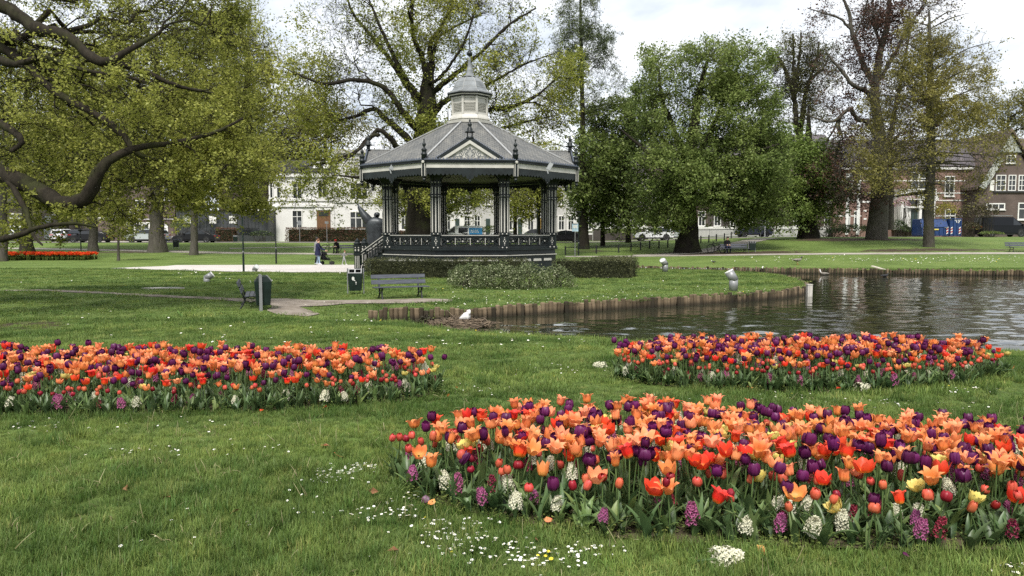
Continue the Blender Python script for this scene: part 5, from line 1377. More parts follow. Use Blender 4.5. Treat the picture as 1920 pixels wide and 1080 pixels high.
# pale houses behind the bandstand
xs = [772, 830, 885, 945, 1005, 1062, 1112]
tops = [338, 322, 345, 330, 352, 350]
labs = ['pale stucco house seen through the left bay of the bandstand', 'white house with tall windows behind the left front column', 'grey-white house behind the white van', 'white house behind the red banner', 'white house with yellow door seen through the right bay', 'white house front right of the bandstand beside the conifer trunk']
for i in range(6):
    h = Bld('town_house', labs[i], 101 + (i % 2) * .4, xs[i], xs[i + 1], tops[i], M_STUCCO if i % 2 else M_STUC2)
    h.gable_x(tops[i] - 28, M_DTILE if i % 2 else M_PTILE); h.box('cornice', xs[i], tops[i], xs[i + 1], tops[i] + 4, .3, M_WHITE); h.box('plinth', xs[i], 440, xs[i + 1], 450, .1, M_DBRICK)
    n = 3; w = (xs[i + 1] - xs[i]) / n
    for k in range(n):
        x = xs[i] + (k + .5) * w
        for (ya, yb) in ((tops[i] + 9, tops[i] + 30), (378, 397)) if tops[i] < 336 else ((tops[i] + 8, 384),):
            h.window(x - 5, ya, x + 5, yb)
        if i == 4 and k == 0: h.box('door', x - 5, 408, x + 5, 440, .1, mat('yellow_door', (.36, .22, .05), .5)); h.window(x - 5, 400, x + 5, 407, 2, 1)
        elif k == 1: h.box('door', x - 4, 410, x + 4, 442, .1, M_DOORG)
        else: h.window(x - 6, 404, x + 6, 432)
# dark terrace behind the chestnuts
for i, (x0, x1, yt, mt, lab) in enumerate(((1112, 1215, 330, M_STUC2, 'grey terrace house behind the conifer with tall white windows'), (1215, 1330, 300, M_BRICK, 'brown brick terrace house behind the broad chestnut'), (1330, 1450, 292, M_DBRICK, 'dark brick terrace house with white sill band above the rising path'), (1450, 1566, 286, M_BRICK, 'brick terrace house with slate roof behind the bright green chestnut'))):
    h = Bld('terrace_house', lab, 101, x0, x1, yt, mt); h.gable_x(yt - 34, M_PTILE); h.box('sill_band', x0, 425, x1, 429, .14, M_WHITE); h.box('plinth', x0, 430, x1, 452, .08, M_STUC2 if i else M_DBRICK); h.box('cornice', x0, yt + 1, x1, yt + 5, .25, M_WHITE)
    n = 4; w = (x1 - x0) / n
    for k in range(n):
        x = x0 + (k + .5) * w; h.window(x - 7, 345, x + 7, 380); h.window(x - 7, 396, x + 7, 424)
# brick house with the white porch
h = Bld('brick_house', 'reddish brick house with white bands, porch and balcony behind the blue containers', 100, 1566, 1836, 312, M_RBRICK, 11); h.gable_x(262, M_PTILE)
h.box('cornice', 1566, 314, 1836, 318, .3, M_WHITE)
for y in (338, 361, 375, 404): h.box('string_course', 1566, y, 1836, y + 1.8, .06, M_WHITE)
h.window(1707, 322, 1738, 356, 2, 2); h.window(1585, 325, 1598, 362); h.window(1770, 330, 1790, 368); h.window(1600, 395, 1612, 430); h.window(1770, 392, 1792, 425, 2, 2); h.window(1585, 395, 1594, 430, 1)
dp = mat('drain_pipe_white', (.6, .6, .58), .5)
for x in (1588.5, 1609, 1631.5): h.box('drain_pipe', x - .8, 325 if x < 1620 else 378, x + .8, 440, .16, dp)
h.box('pilaster', 1616, 362, 1631, 424, .35, M_RBRICK)
for y in (362, 377): h.box('pilaster_band', 1615, y, 1632, y + 3.4, .42, M_WHITE)
for y in (394, 409): h.box('quoin', 1617, y, 1622, y + 3, .4, M_WHITE)
po = h.box('porch', 1672, 368, 1741, 376, 2.4, M_WHITE)
for x in (1673, 1681, 1707, 1720, 1731): h.box('porch_post', x, 376, x + 2.6, 431, 2.3, M_WHITE, po)
h.box('porch_glazing', 1676, 376, 1739, 431, 1.7, M_WIN, po); h.box('porch_rail', 1675, 388, 1740, 391, 2.34, M_WHITE, po)
for x0, x1 in ((1709, 1719),): h.box('porch_sill', x0, 415, x1, 420, 1.9, M_WHITE, po)
h.box('porch_door', 1692, 393, 1706, 432, 1.9, M_DOORG, po)
bl = h.box('balcony_rail', 1673, 356, 1738, 358, 2.3, M_WHITE)
for k in range(22): x = 1674 + k * 3.0; h.box('baluster', x, 358, x + 1.1, 367, 2.25, M_WHITE, bl)
h.box('trellis', 1684, 392, 1692, 426, 2.0, M_WHITE)
# gabled house at the right edge
d = 97; gh = Bld('gabled_house', 'brown brick house with steep shingled gable and white shutters at the right edge', d, 1832, 2040, 380, M_BRICK, 10)
a, b, c = gh.L(1828, 352), gh.L(1893, 250), gh.L(1968, 372)
mb = MB().mat(M_BRICK); mb.slab([gh.L(1836, 352), gh.L(1893, 258), gh.L(1962, 365), gh.L(1962, 380), gh.L(1836, 380)], (0, 10, 0)); mb.build('gable_wall', gh.root)
mb = MB().mat(M_GTILE); mb.slab([gh.L(1870, 286, .25), gh.L(1893, 250, .25), gh.L(1914, 286, .25)], (0, .2, 0)); mb.build('shingled_gable', gh.root)
for (p0, p1) in (((1826, 356), (1893, 247)), ((1893, 247), (1968, 372))):
    mb = MB().mat(M_RTILE); q0, q1 = gh.L(*p0, .6), gh.L(*p1, .6); mb.slab([q0, q1, q1 + Vector((0, 0, .35)), q0 + Vector((0, 0, .35))], (0, 11, 0)); mb.build('roof', gh.root)
mb = MB().mat(M_GTILE); q0, q1 = gh.L(1832, 351, .64), gh.L(1866, 292, .64); mb.slab([q0, q1, q1 + Vector((.7, 0, -.6)), q0 + Vector((.7, 0, -.3))], (0, .3, 0)); mb.build('barge_board', gh.root)
mb = MB().mat(M_RTILE); q0, q1, q2, q3 = gh.L(1893, 250, -1), gh.L(2050, 250, -1), gh.L(2050, 335, .3), gh.L(1930, 335, .3); q0.y += 4; q1.y += 4; mb.slab([q0, q1, q2, q3], (0, 0, -.3)); mb.build('roof', gh.root)
gh.window(1866, 328, 1886, 358, 2, 3); gh.window(1889, 328, 1905, 358, 2, 3); gh.window(1908, 328, 1930, 358, 3, 3); gh.box('shutter', 1856, 338, 1862.5, 358, .12, M_WHITE); gh.box('window_sill', 1862, 358, 1935, 361, .2, mat('dark_fascia', (.03, .03, .03), .5))
gh.window(1848, 381, 1884, 393, 3, 1); gh.window(1907, 380, 1935, 412, 2, 2); gh.window(1886, 291, 1904, 306, 2, 2)

# ------------------------------------------------------------------ hedges and shrubs
def hedge_leaves(name, label, boxes, leaf, size, dens, cat='hedge', seed=1, core=(.02, .022, .012), kind=None, group=None):
    """boxes: (centre base, (sx,sy,h), rz): clipped hedge as leaf shell round a twiggy core"""
    r = np.random.default_rng(seed); o = Vector(boxes[0][0]); root = thing(name, label, cat, o, 0, group)
    CM_ = mat(name + '_core_%02d' % seed, core, .95, var=.3, scale=6, spec=.05); mb = MB().mat(CM_); C = []
    for c, s, rz in boxes:
        c = Vector(c) - o; mb.box(c + Vector((0, 0, s[2] * .46)), (s[0] * .93, s[1] * .86, s[2] * .90), rz)
        A = 2 * (s[0] + s[1]) * s[2] + s[0] * s[1]; n = int(A * dens)
        u = r.uniform(-.5, .5, (n, 3)); f = r.integers(0, 5, n); wts = np.array([s[0] * s[2], s[0] * s[2], s[1] * s[2], s[1] * s[2], s[0] * s[1]]); f = r.choice(5, n, p=wts / wts.sum())
        u[f == 0, 1] = -.5; u[f == 1, 1] = .5; u[f == 2, 0] = -.5; u[f == 3, 0] = .5; u[f == 4, 2] = .5
        P = u * s + r.normal(0, .045, (n, 3)) + (field(u * s, seed, 2.2)[:, None] - .5) * .12; P[:, 2] += s[2] / 2
        ca, sa = math.cos(rz), math.sin(rz); P = np.stack([P[:, 0] * ca - P[:, 1] * sa, P[:, 0] * sa + P[:, 1] * ca, P[:, 2]], 1) + np.array(c); C.append(P)
    C = np.concatenate(C); mb.build('twig_core', root)
    mesh_obj('leaves', leaves_mesh('leaves', C, size, leaf, r, .5 + (field(C, seed, 1.5) - .5) * .7 + r.normal(0, .2, len(C))), root); return root
F_BOX = leaf_mat('box_hedge_leaves', (.035, .042, .018), (.062, .068, .028), (.11, .115, .045), .2)
F_RED = leaf_mat('beech_hedge_leaves', (.070, .030, .022), (.125, .058, .040), (.14, .12, .05), .25)
F_DKSH = leaf_mat('dark_shrub_leaves', (.022, .036, .014), (.045, .070, .024), (.09, .12, .04), .2)
F_VAR = leaf_mat('variegated_leaves', (.06, .085, .032), (.15, .18, .075), (.50, .52, .34), .25)
F_DULL = leaf_mat('dull_twiggy_leaves', (.045, .040, .022), (.085, .075, .038), (.14, .125, .05), .25)
hz = .80
hd = 34.2
def hb_(x0, x1, d, sy, h): A, B = W(x0, 500, d), W(x1, 500, d); return ((A.x + B.x) / 2, d, 0), (B.x - A.x, sy, h), 0.0
hedge_leaves('clipped_hedge', 'dark clipped hedge in front of the left half of the bandstand behind the bench', [hb_(688, 990, 33.9, .9, .82)], F_BOX, .05, 620, seed=3)
hedge_leaves('clipped_hedge', 'dark clipped hedge running from the bandstand to the right, its end cut square', [hb_(1040, 1183, 33.9, 1.1, .82), ((W(1150, 500, 35.6).x, 35.6, 0), (1.9, 2.4, .82), 0)], F_BOX, .05, 620, seed=4)
# low variegated shrub: several mounded lobes
def shrub(name, label, lobes, leaf, size, dens, bark, seed, cat='shrub', group=None, asp=.5):
    r = np.random.default_rng(seed); o = Vector(lobes[0][0]); o.z = float(rise(o.x, o.y)); root = thing(name, label, cat, o, 0, group); C = []; P = []; R = []
    for c, s in lobes:
        c = np.array(c); A = 4 * PI * ((s[0] * s[1]) ** 1.6 / 3 + 2 * (s[0] * s[2]) ** 1.6 / 3) ** (1 / 1.6) / 2; n = int(A * dens)
        d = nrm(r.normal(0, 1, (n, 3))); d[:, 2] = np.abs(d[:, 2]) * 1.0 - .12; q = c + d * s * (r.uniform(.45, 1.0, (n, 1)) ** .5) * (.85 + .3 * field(d * 2, seed + 3, 2)[:, None]); C.append(q[q[:, 2] > o.z + .02])
        for _ in range(int(14 + 6 * s[0])):
            e_ = c + nrm(r.normal(0, 1, 3)) * s * .9; e_[2] = abs(e_[2] - c[2]) * .9 + c[2]; st = np.array([c[0] + r.normal(0, s[0] * .25), c[1] + r.normal(0, s[1] * .25), o.z - .05]); P.append(np.stack([st, (st + e_) / 2 + r.normal(0, .06, 3), e_])); R.append([.022, .014, .005])
    v, q = tubes(np.array(P), np.array(R), 4); mesh_obj('stems', quads_mesh('stems', v - np.array(o), q, [bark], smooth=True), root)
    C = np.concatenate(C); mesh_obj('leaves', leaves_mesh('leaves', C - np.array(o), size, leaf, r, .33 + (field(C, seed, 2.0) - .5) * .5 + r.normal(0, .26, len(C)), flat=.25, asp=asp), root); return root
def lobe(px, py, d, rx, ry, depth): s = d / FOC; p = W(px, py, d); return ((p.x, p.y, p.z), (rx * s, depth, ry * s))
shrub('variegated_shrub', 'wide low shrub with cream-edged leaves in front of the bandstand', [lobe(885, 536, 27.6, 46, 52, .8), lobe(935, 537, 27.2, 52, 56, .9), lobe(990, 537, 27.2, 52, 54, .9), lobe(1042, 536, 27.8, 42, 48, .8), lobe(862, 526, 28.8, 26, 36, .6)], F_VAR, .085, 420, B_BROWN, 12, asp=.38)
hedge_leaves('beech_hedge', 'reddish brown beech hedge in front of the white villa', [((W(622, 440, 95).x, 95, float(rise(W(622, 440, 95).x, 95))), ((693 - 525) / FOC * 95, 1.2, 1.75), 0)], F_RED, .13, 120, seed=6)
hedge_leaves('beech_hedge', 'short reddish hedge right of the dark parked saloon', [((W(425, 440, 94).x, 94, float(rise(W(425, 440, 94).x, 94))), (35 / FOC * 94, 1.2, 1.7), 0)], F_RED, .13, 120, seed=7)
hedge_leaves('beech_hedge', 'reddish hedge seen through the left bay of the bandstand', [((W(770, 440, 95).x, 95, 1.0), (90 / FOC * 95, 1.2, 1.3), 0)], F_RED, .13, 120, seed=8)
hedge_leaves('clipped_hedge', 'dark low hedge along the front of the pale houses right of the bandstand', [((W(1050, 440, 95).x, 95, 1.0), (90 / FOC * 95, 1.2, 1.2), 0)], F_DKSH, .13, 120, seed=9)
def gl(px, py, d, rx, ry, dep): return lobe(px, py, d, rx, ry, dep)
for a in (('shrub', 'low green shrub left of the red beech hedge', [gl(490, 441, 93, 26, 10, .9)], F_DKSH), ('shrub', 'green bush between the silver car and the glass pavilion', [gl(340, 425, 94, 22, 16, 1), gl(352, 415, 94, 14, 14, 1)], F_CHEST), ('shrub', 'dark bare-twigged shrub before the brick house at right', [gl(1558, 400, 88, 26, 40, 1.2), gl(1552, 430, 88, 40, 18, 1.2)], F_DULL), ('shrub', 'low dark shrubs left of the tall beech trunk', [gl(1600, 432, 86, 36, 14, 1), gl(1570, 436, 86, 26, 10, 1)], F_DKSH),
          ('shrub', 'green shrub between the beech trunk and the porch', [gl(1685, 428, 90, 18, 20, 1), gl(1697, 434, 90, 16, 12, 1)], F_DKSH), ('shrub', 'yellow-green bush above the blue containers', [gl(1775, 398, 93, 22, 20, 1)], F_YEL), ('shrub', 'dull brown twiggy shrub left of the black van', [gl(1825, 405, 88, 34, 30, 1.2), gl(1812, 428, 88, 30, 15, 1.2), gl(1850, 400, 88, 22, 24, 1.2)], F_DULL), ('shrub', 'low clipped green mound in front of the black van', [gl(1858, 438, 84, 24, 6, .7)], F_CHEST),
          ('shrub', 'rounded dark conifer bush behind the statue', [gl(702, 432, 90, 14, 18, 1)], F_DKSH), ('blossom_tree', 'pink blossoming bush by the white porch', [gl(1690, 385, 95, 16, 18, 1.0), gl(1705, 372, 95, 16, 8, 1)], F_PINK), ('shrub', 'pale green bush at the foot of the grey terrace', [gl(1165, 436, 90, 30, 12, 1)], F_CHEST), ('shrub', 'small leafy shrub by the trunks behind the bandstand', [gl(925, 434, 88, 26, 14, 1)], F_CHEST)):
    shrub(a[0], a[1], a[2], a[3], .2, 60, B_BROWN, 200 + len(a[1]), cat='shrub' if a[0] == 'shrub' else 'bush')
shrub('water_plant', 'clump of fresh green leaves at the left tip of the pond', [lobe(795, 603, 18.2, 22, 7, .35)], F_CHEST2, .06, 300, B_BROWN, 260, cat='plant')
# ------------------------------------------------------------------ flowers and grass
SRC = bpy.data.collections.new('plant_sources')      # holds the shapes that are scattered; not part of the scene itself
def scatter(name, P, rot, scale, idx, meshes, parent=None, kind='stuff', patch=None):
    """many copies of a few small shapes, as one object"""
    sub = bpy.data.collections.new(name + '_shapes')
    for i, me in enumerate(meshes):
        o = bpy.data.objects.new('%s_shape_%02d' % (name, i), me); sub.objects.link(o)
    n = len(P)
    me = bpy.data.meshes.new(name)
    me.vertices.add(n); me.vertices.foreach_set('co', np.asarray(P, np.float32).ravel())
    for an, ty, arr in (('rot', 'FLOAT_VECTOR', rot), ('scl', 'FLOAT_VECTOR', scale), ('idx', 'INT', idx)):
        at = me.attributes.new(an, ty, 'POINT')
        at.data.foreach_set('vector' if ty == 'FLOAT_VECTOR' else 'value', np.asarray(arr, np.int32 if ty == 'INT' else np.float32).ravel())
    if patch is None: patch = np.full(n, .45)
    me.attributes.new('patch', 'FLOAT', 'POINT').data.foreach_set('value', np.asarray(patch, np.float32))
    o = mesh_obj(name, me, parent); tag(o, kind=kind)
    ng = bpy.data.node_groups.new(name, 'GeometryNodeTree')
    ng.interface.new_socket('Geometry', in_out='INPUT', socket_type='NodeSocketGeometry')
    ng.interface.new_socket('Geometry', in_out='OUTPUT', socket_type='NodeSocketGeometry')
    N, L = ng.nodes, ng.links
    gi = N.new('NodeGroupInput'); go = N.new('NodeGroupOutput'); ip = N.new('GeometryNodeInstanceOnPoints'); ci = N.new('GeometryNodeCollectionInfo')
    ci.inputs['Collection'].default_value = sub; ci.inputs['Separate Children'].default_value = True; ci.inputs['Reset Children'].default_value = True
    def attr(nm, ty):
        a = N.new('GeometryNodeInputNamedAttribute'); a.data_type = ty; a.inputs[0].default_value = nm; return a.outputs[0]
    L.new(gi.outputs[0], ip.inputs['Points']); L.new(ci.outputs[0], ip.inputs['Instance']); ip.inputs['Pick Instance'].default_value = True
    L.new(attr('idx', 'INT'), ip.inputs['Instance Index'])
    e2r = N.new('FunctionNodeEulerToRotation'); L.new(attr('rot', 'FLOAT_VECTOR'), e2r.inputs[0]); L.new(e2r.outputs[0], ip.inputs['Rotation'])
    L.new(attr('scl', 'FLOAT_VECTOR'), ip.inputs['Scale'])
    L.new(ip.outputs[0], go.inputs[0])
    o.modifiers.new('scatter', 'NODES').node_group = ng
    return o

def plant_mat(name, base, tip, vary=(.75, 1.25), hue=.02, trans=.25, rough=.5, spec=.3, alt=None, mid=None, patch=False):
    """colour runs from base to tip by the 'h' attribute; each plant a little different"""
    m, N, L = new_mat(name)
    out = N.new('ShaderNodeOutputMaterial'); b = N.new('ShaderNodeBsdfPrincipled'); t = N.new('ShaderNodeBsdfTranslucent'); mx = N.new('ShaderNodeMixShader')
    at = N.new('ShaderNodeAttribute'); at.attribute_name = 'h'
    rp = N.new('ShaderNodeValToRGB'); rp.color_ramp.elements[0].color = (*base, 1); rp.color_ramp.elements[1].color = (*tip, 1)
    rp.color_ramp.elements[0].position = .05; rp.color_ramp.elements[1].position = .9
    if mid: k = rp.color_ramp.elements.new(mid[0]); k.color = (*mid[1], 1)
    L.new(at.outputs['Fac'], rp.inputs[0]); c = rp.outputs[0]
    oi = N.new('ShaderNodeObjectInfo')
    if alt:
        rr = N.new('ShaderNodeMapRange'); rr.inputs['From Min'].default_value = alt[1]; rr.inputs['From Max'].default_value = 1.0; rr.inputs['To Max'].default_value = alt[2]
        L.new(oi.outputs['Random'], rr.inputs[0])
        ma = N.new('ShaderNodeMix'); ma.data_type = 'RGBA'; ma.inputs[7].default_value = (*alt[0], 1); L.new(rr.outputs[0], ma.inputs[0]); L.new(c, ma.inputs[6]); c = ma.outputs[2]
    ml = N.new('ShaderNodeMath'); ml.operation = 'MULTIPLY'; ml.inputs[1].default_value = 7.31; L.new(oi.outputs['Random'], ml.inputs[0])
    fr = N.new('ShaderNodeMath'); fr.operation = 'FRACT'; L.new(ml.outputs[0], fr.inputs[0])
    hs = N.new('ShaderNodeHueSaturation'); L.new(c, hs.inputs['Color'])
    m1 = N.new('ShaderNodeMapRange'); m1.inputs['To Min'].default_value = .5 - hue; m1.inputs['To Max'].default_value = .5 + hue; L.new(fr.outputs[0], m1.inputs[0]); L.new(m1.outputs[0], hs.inputs['Hue'])
    m2 = N.new('ShaderNodeMapRange'); m2.inputs['To Min'].default_value = vary[0]; m2.inputs['To Max'].default_value = vary[1]; L.new(oi.outputs['Random'], m2.inputs[0]); L.new(m2.outputs[0], hs.inputs['Value'])
    hc = hs.outputs[0]
    if patch:
        ai = N.new('ShaderNodeAttribute'); ai.attribute_type = 'INSTANCER'; ai.attribute_name = 'patch'
        pr = N.new('ShaderNodeValToRGB'); q = pr.color_ramp.elements; q[0].position = .2; q[0].color = (.52, .62, .50, 1); q[1].position = .85; q[1].color = (1.30, 1.22, 1.12, 1); q.new(.5).color = (1, 1, 1, 1)
        L.new(ai.outputs['Fac'], pr.inputs[0]); pm = N.new('ShaderNodeMix'); pm.data_type = 'RGBA'; pm.blend_type = 'MULTIPLY'; pm.inputs[0].default_value = 1; L.new(hc, pm.inputs[6]); L.new(pr.outputs[0], pm.inputs[7]); hc = pm.outputs[2]
    L.new(hc, b.inputs['Base Color']); L.new(hc, t.inputs['Color'])
    b.inputs['Roughness'].default_value = rough; b.inputs['Specular IOR Level'].default_value = spec
    mx.inputs[0].default_value = trans
    L.new(b.outputs[0], mx.inputs[1]); L.new(t.outputs[0], mx.inputs[2]); L.new(mx.outputs[0], out.inputs[0])
    return m

class HB:
    """like MB but keeps an 'h' value per vertex and several materials"""
    def __init__(self): self.v = []; self.f = []; self.h = []; self.m = []; self.mats = []
    def add(self, V, F, hv, m):
        if m not in self.mats: self.mats.append(m)
        b = len(self.v); self.v += [tuple(p) for p in V]; self.h += list(hv)
        self.f += [[i + b for i in f] for f in F]; self.m += [self.mats.index(m)] * len(F)
    def mesh(self, name, smooth=True):
        me = bpy.data.meshes.new(name); me.from_pydata(self.v, [], self.f)
        for m in self.mats: me.materials.append(m)
        me.polygons.foreach_set('material_index', self.m)
        me.polygons.foreach_set('use_smooth', [smooth] * len(self.f))
        at = me.attributes.new('h', 'FLOAT', 'POINT'); at.data.foreach_set('value', self.h); me.update(); return me

P_ORANGE = plant_mat('orange_petals', (.64, .33, .07), (.83, .29, .115), (.88, 1.1), .008, .3, .45, .25, alt=((.82, .33, .18), .5, .8), mid=(.45, (.80, .255, .075)))
P_RED = plant_mat('scarlet_petals', (.75, .42, .06), (.80, .085, .05), (.85, 1.12), .006, .3, .45, .25, mid=(.38, (.78, .055, .018)))
P_CORAL = plant_mat('coral_petals', (.52, .15, .07), (.66, .10, .065), (.8, 1.15), .012, .25, .4, .3)
P_PURP = plant_mat('purple_petals', (.070, .008, .048), (.115, .013, .078), (.65, 1.25), .012, .18, .4, .3)
P_DRED = plant_mat('dark_red_petals', (.16, .008, .012), (.30, .015, .02), (.8, 1.2), .01, .2, .4, .3)
P_YEL = plant_mat('yellow_petals', (.62, .48, .10), (.78, .66, .22), (.9, 1.08), .006, .3, .5, .2)
P_WHITE = plant_mat('cream_florets', (.62, .60, .42), (.80, .78, .62), (.92, 1.05), .004, .25, .5, .2)
P_PINK = plant_mat('pink_florets', (.34, .06, .16), (.52, .17, .32), (.7, 1.15), .02, .25, .5, .2)
P_WINE = plant_mat('wine_red_florets', (.16, .012, .03), (.32, .045, .085), (.8, 1.2), .015, .2, .5, .2)
G_STEM = plant_mat('tulip_stems', (.055, .095, .028), (.085, .13, .04), (.85, 1.15), .01, .05)
G_LEAF = plant_mat('tulip_leaves', (.045, .085, .032), (.105, .165, .062), (.75, 1.3), .015, .28, .42, .4, alt=((.17, .22, .06), .75, .6))
G_WEED = plant_mat('bed_weeds', (.07, .10, .025), (.15, .19, .05), (.7, 1.3), .02, .25)

def petal(hb, m, ang, prof, wmax, pw, tipexp, rnd, rs=1.0, seg=6, cup=.5, zs=1.0):
    T = np.linspace(0, 1, seg); n = 5
    r = np.interp(T, np.linspace(0, 1, len(prof)), [p[0] for p in prof]) * rs; z = np.interp(T, np.linspace(0, 1, len(prof)), [p[1] for p in prof]) * zs
    w = wmax * np.sin(PI * np.clip(.14 + .86 * T ** tipexp, 0, 1)) ** pw
    j = rnd.normal(0, .06); V = []; hv = []
    tw = rnd.normal(0, .08)
    for k in range(seg):
        for s in np.linspace(-1, 1, n):
            x = r[k] - cup * abs(s) ** 1.8 * w[k] * .55 + rnd.normal(0, .0012); y = s * w[k]
            a = ang + j + tw * T[k]
            V.append((x * math.cos(a) - y * math.sin(a), x * math.sin(a) + y * math.cos(a), z[k] + (rnd.normal(0, .0022) if k > 2 else 0) - abs(s) * .004 * (k == seg - 1))); hv.append(T[k])
    F = [(k * n + i, k * n + i + 1, k * n + n + i + 1, k * n + n + i) for k in range(seg - 1) for i in range(n - 1)]
    hb.add(V, F, hv, m)

CUP = [(.010, 0), (.030, .010), (.039, .030), (.041, .052), (.038, .072), (.032, .086)]
LILY = [(.010, 0), (.030, .010), (.038, .036), (.042, .066), (.056, .090), (.082, .098)]
OPENL = [(.010, 0), (.034, .008), (.050, .030), (.062, .056), (.082, .076), (.108, .078)]
OPEN = [(.010, 0), (.038, .008), (.052, .030), (.060, .056), (.068, .080), (.074, .098)]
EGG = [(.008, 0), (.024, .008), (.032, .028), (.032, .050), (.026, .068), (.014, .080)]
def flower_mesh(kind, seed):
    r = np.random.default_rng(seed); hb = HB(); k0 = r.uniform(0, 6)
    if kind == 'orange':
        pr = [LILY, OPENL, LILY, OPEN][seed % 4]; n, w, pw, te, m, zs = 6, .031, .75, .9, P_ORANGE, r.uniform(.95, 1.15)
    elif kind == 'red': pr, n, w, pw, te, m, zs = [OPEN, LILY, OPEN][seed % 3], 6, .036, .6, 1.05, P_RED, 1.0
    elif kind == 'purple': pr, n, w, pw, te, m, zs = CUP, 6, .036, .55, 1.05, P_PURP, r.uniform(1.08, 1.28)
    elif kind == 'coral': pr, n, w, pw, te, m, zs = EGG, 6, .026, .55, 1.0, P_CORAL, r.uniform(.95, 1.1)
    elif kind == 'dark_red': pr, n, w, pw, te, m, zs = EGG, 6, .026, .55, 1.0, P_DRED, .9
    else: pr, n, w, pw, te, m, zs = OPEN, 12, .026, .5, 1.1, P_YEL, .75
    for i in range(n):
        inner = i % 2
        petal(hb, m, k0 + i * 2 * PI / n + r.normal(0, .06), pr, w * r.uniform(.9, 1.1), pw, te, r, rs=(.90 if inner else 1.0) * r.uniform(.92, 1.08) * (.6 + .05 * i if n > 6 else 1), zs=zs * r.uniform(.94, 1.06), cup=.5 if kind != 'orange' else .42)
    return hb
def leaf_shape(hb, seed, L=.30, W_=.030, m=None, ang=0.0, lean=.35, curl=.8, base=(0, 0, 0)):
    r = np.random.default_rng(seed); seg = 7; V = []; hv = []; m = m or G_LEAF
    x = z = 0.0; a = PI / 2 - lean * .35; tw = r.normal(0, .5)
    for k in range(seg):
        t = k / (seg - 1); w = W_ * math.sin(PI * (.10 + .88 * t) ** .85) ** .8
        for s in (-1, 0, 1):
            yy = s * w; zz = abs(s) * w * .55 * (1 - .5 * t); xx = x - zz * math.sin(a) ; z2 = z + zz * math.cos(a)
            c_, s_ = math.cos(ang + tw * t * .5), math.sin(ang + tw * t * .5)
            V.append((base[0] + xx * c_ - yy * s_, base[1] + xx * s_ + yy * c_, base[2] + max(z2, .004))); hv.append(min(1, t * .8 + abs(s) * .15))
        a -= (lean + curl * t) / seg * 1.1
        x += math.cos(a) * L / (seg - 1); z += math.sin(a) * L / (seg - 1)
    F = [(k * 3 + i, k * 3 + i + 1, k * 3 + 4 + i, k * 3 + 3 + i) for k in range(seg - 1) for i in (0, 1)]
    hb.add(V, F, hv, m)
def stem_shape(hb, Hh, bend, r0=.0055, base=(0, 0, 0), ang=0.0, m=None):
    n = 5; K = 5; V = []; hv = []
    for k in range(K):
        t = k / (K - 1); off = bend * t * t
        for i in range(n):
            a = 2 * PI * i / n; V.append((base[0] + off * math.cos(ang) + r0 * math.cos(a), base[1] + off * math.sin(ang) + r0 * math.sin(a), base[2] + Hh * t)); hv.append(t)
    F = [(k * n + i, k * n + (i + 1) % n, k * n + n + (i + 1) % n, k * n + n + i) for k in range(K - 1) for i in range(n)]
    hb.add(V, F, hv, m or G_STEM)
FLOWER = {}
for kd, cnt in (('orange', 10), ('red', 5), ('purple', 6), ('coral', 4), ('dark_red', 2), ('yellow', 3)):
    FLOWER[kd] = [flower_mesh(kd, 500 + 17 * i + len(kd)).mesh(kd + '_tulip_flower') for i in range(cnt)]
STEMS = []
for i in range(5):
    hb = HB(); bd = [.0, .05, -.04, .09, .03][i]; stem_shape(hb, 1.0, bd); STEMS.append((hb.mesh('stem'), bd))
LEAVES = []
for i in range(8):
    hb = HB(); leaf_shape(hb, 40 + i, L=[.30, .26, .34, .28, .22, .32, .30, .25][i], W_=[.026, .034, .028, .022, .032, .030, .024, .036][i], lean=[.2, .5, .35, .15, .8, .3, .6, .9][i], curl=[.4, .8, .6, .2, 1.2, 1.0, .3, .9][i]); LEAVES.append(hb.mesh('leaf'))
FS = .86
def fscale(r):
    s = FS * r.uniform(.84, 1.16); u = r.uniform(.84, 1.18); return (s * u, s * u * r.uniform(.92, 1.08), s / u ** .6)
def bed_points(poly, n, seed, mind, keep=None):
    r = np.random.default_rng(seed); P = np.array(poly); lo, hi = P.min(0), P.max(0); out = np.zeros((0, 2)); tries = 0
    while len(out) < n and tries < 60000:
        tries += 1
        q = r.uniform(lo, hi)
        if not inside(q[None], poly)[0]: continue
        if len(out) and np.min(np.linalg.norm(out - q, axis=1)) < mind: continue
        out = np.vstack([out, q])
    return out
def in_view(x, y, z=.3, m=40):
    v = Vector((x, y, z)) - Vector((0, 0, CAM_H)); f = v.y * math.cos(PITCH) - v.z * math.sin(PITCH); u = v.y * math.sin(PITCH) + v.z * math.cos(PITCH)
    px, py = 960 + FOC * v.x / f, 540 - FOC * u / f
    return -m < px < 1920 + m and py < 1080 + m

BED_FRONT = [(-1.0, 5.95), (-.62, 5.42), (-.05, 5.06), (.7, 4.74), (1.6, 4.6), (2.6, 4.55), (3.6, 4.55), (4.6, 4.7), (5.1, 5.3), (4.6, 5.9), (3.6, 6.25), (2.5, 6.6), (1.3, 6.95), (.2, 6.8), (-.55, 6.35), (-.95, 6.1)]
BED_LEFT = [(-8.2, 8.3), (-6, 8.05), (-4, 8.05), (-2.6, 8.2), (-1.55, 8.55), (-.95, 9.1), (-.9, 9.6), (-1.3, 10.0), (-2.6, 10.2), (-5, 10.3), (-8, 10.25), (-8.8, 9.3)]
BED_RIGHT = [(1.4, 10.15), (1.75, 9.75), (2.5, 9.45), (3.6, 9.3), (4.8, 9.35), (6.0, 9.75), (7.05, 10.5), (6.8, 10.95), (5.5, 11.1), (3.6, 11.15), (2.1, 11.0), (1.5, 10.6)]
BEDS = [BED_FRONT, BED_LEFT, BED_RIGHT]
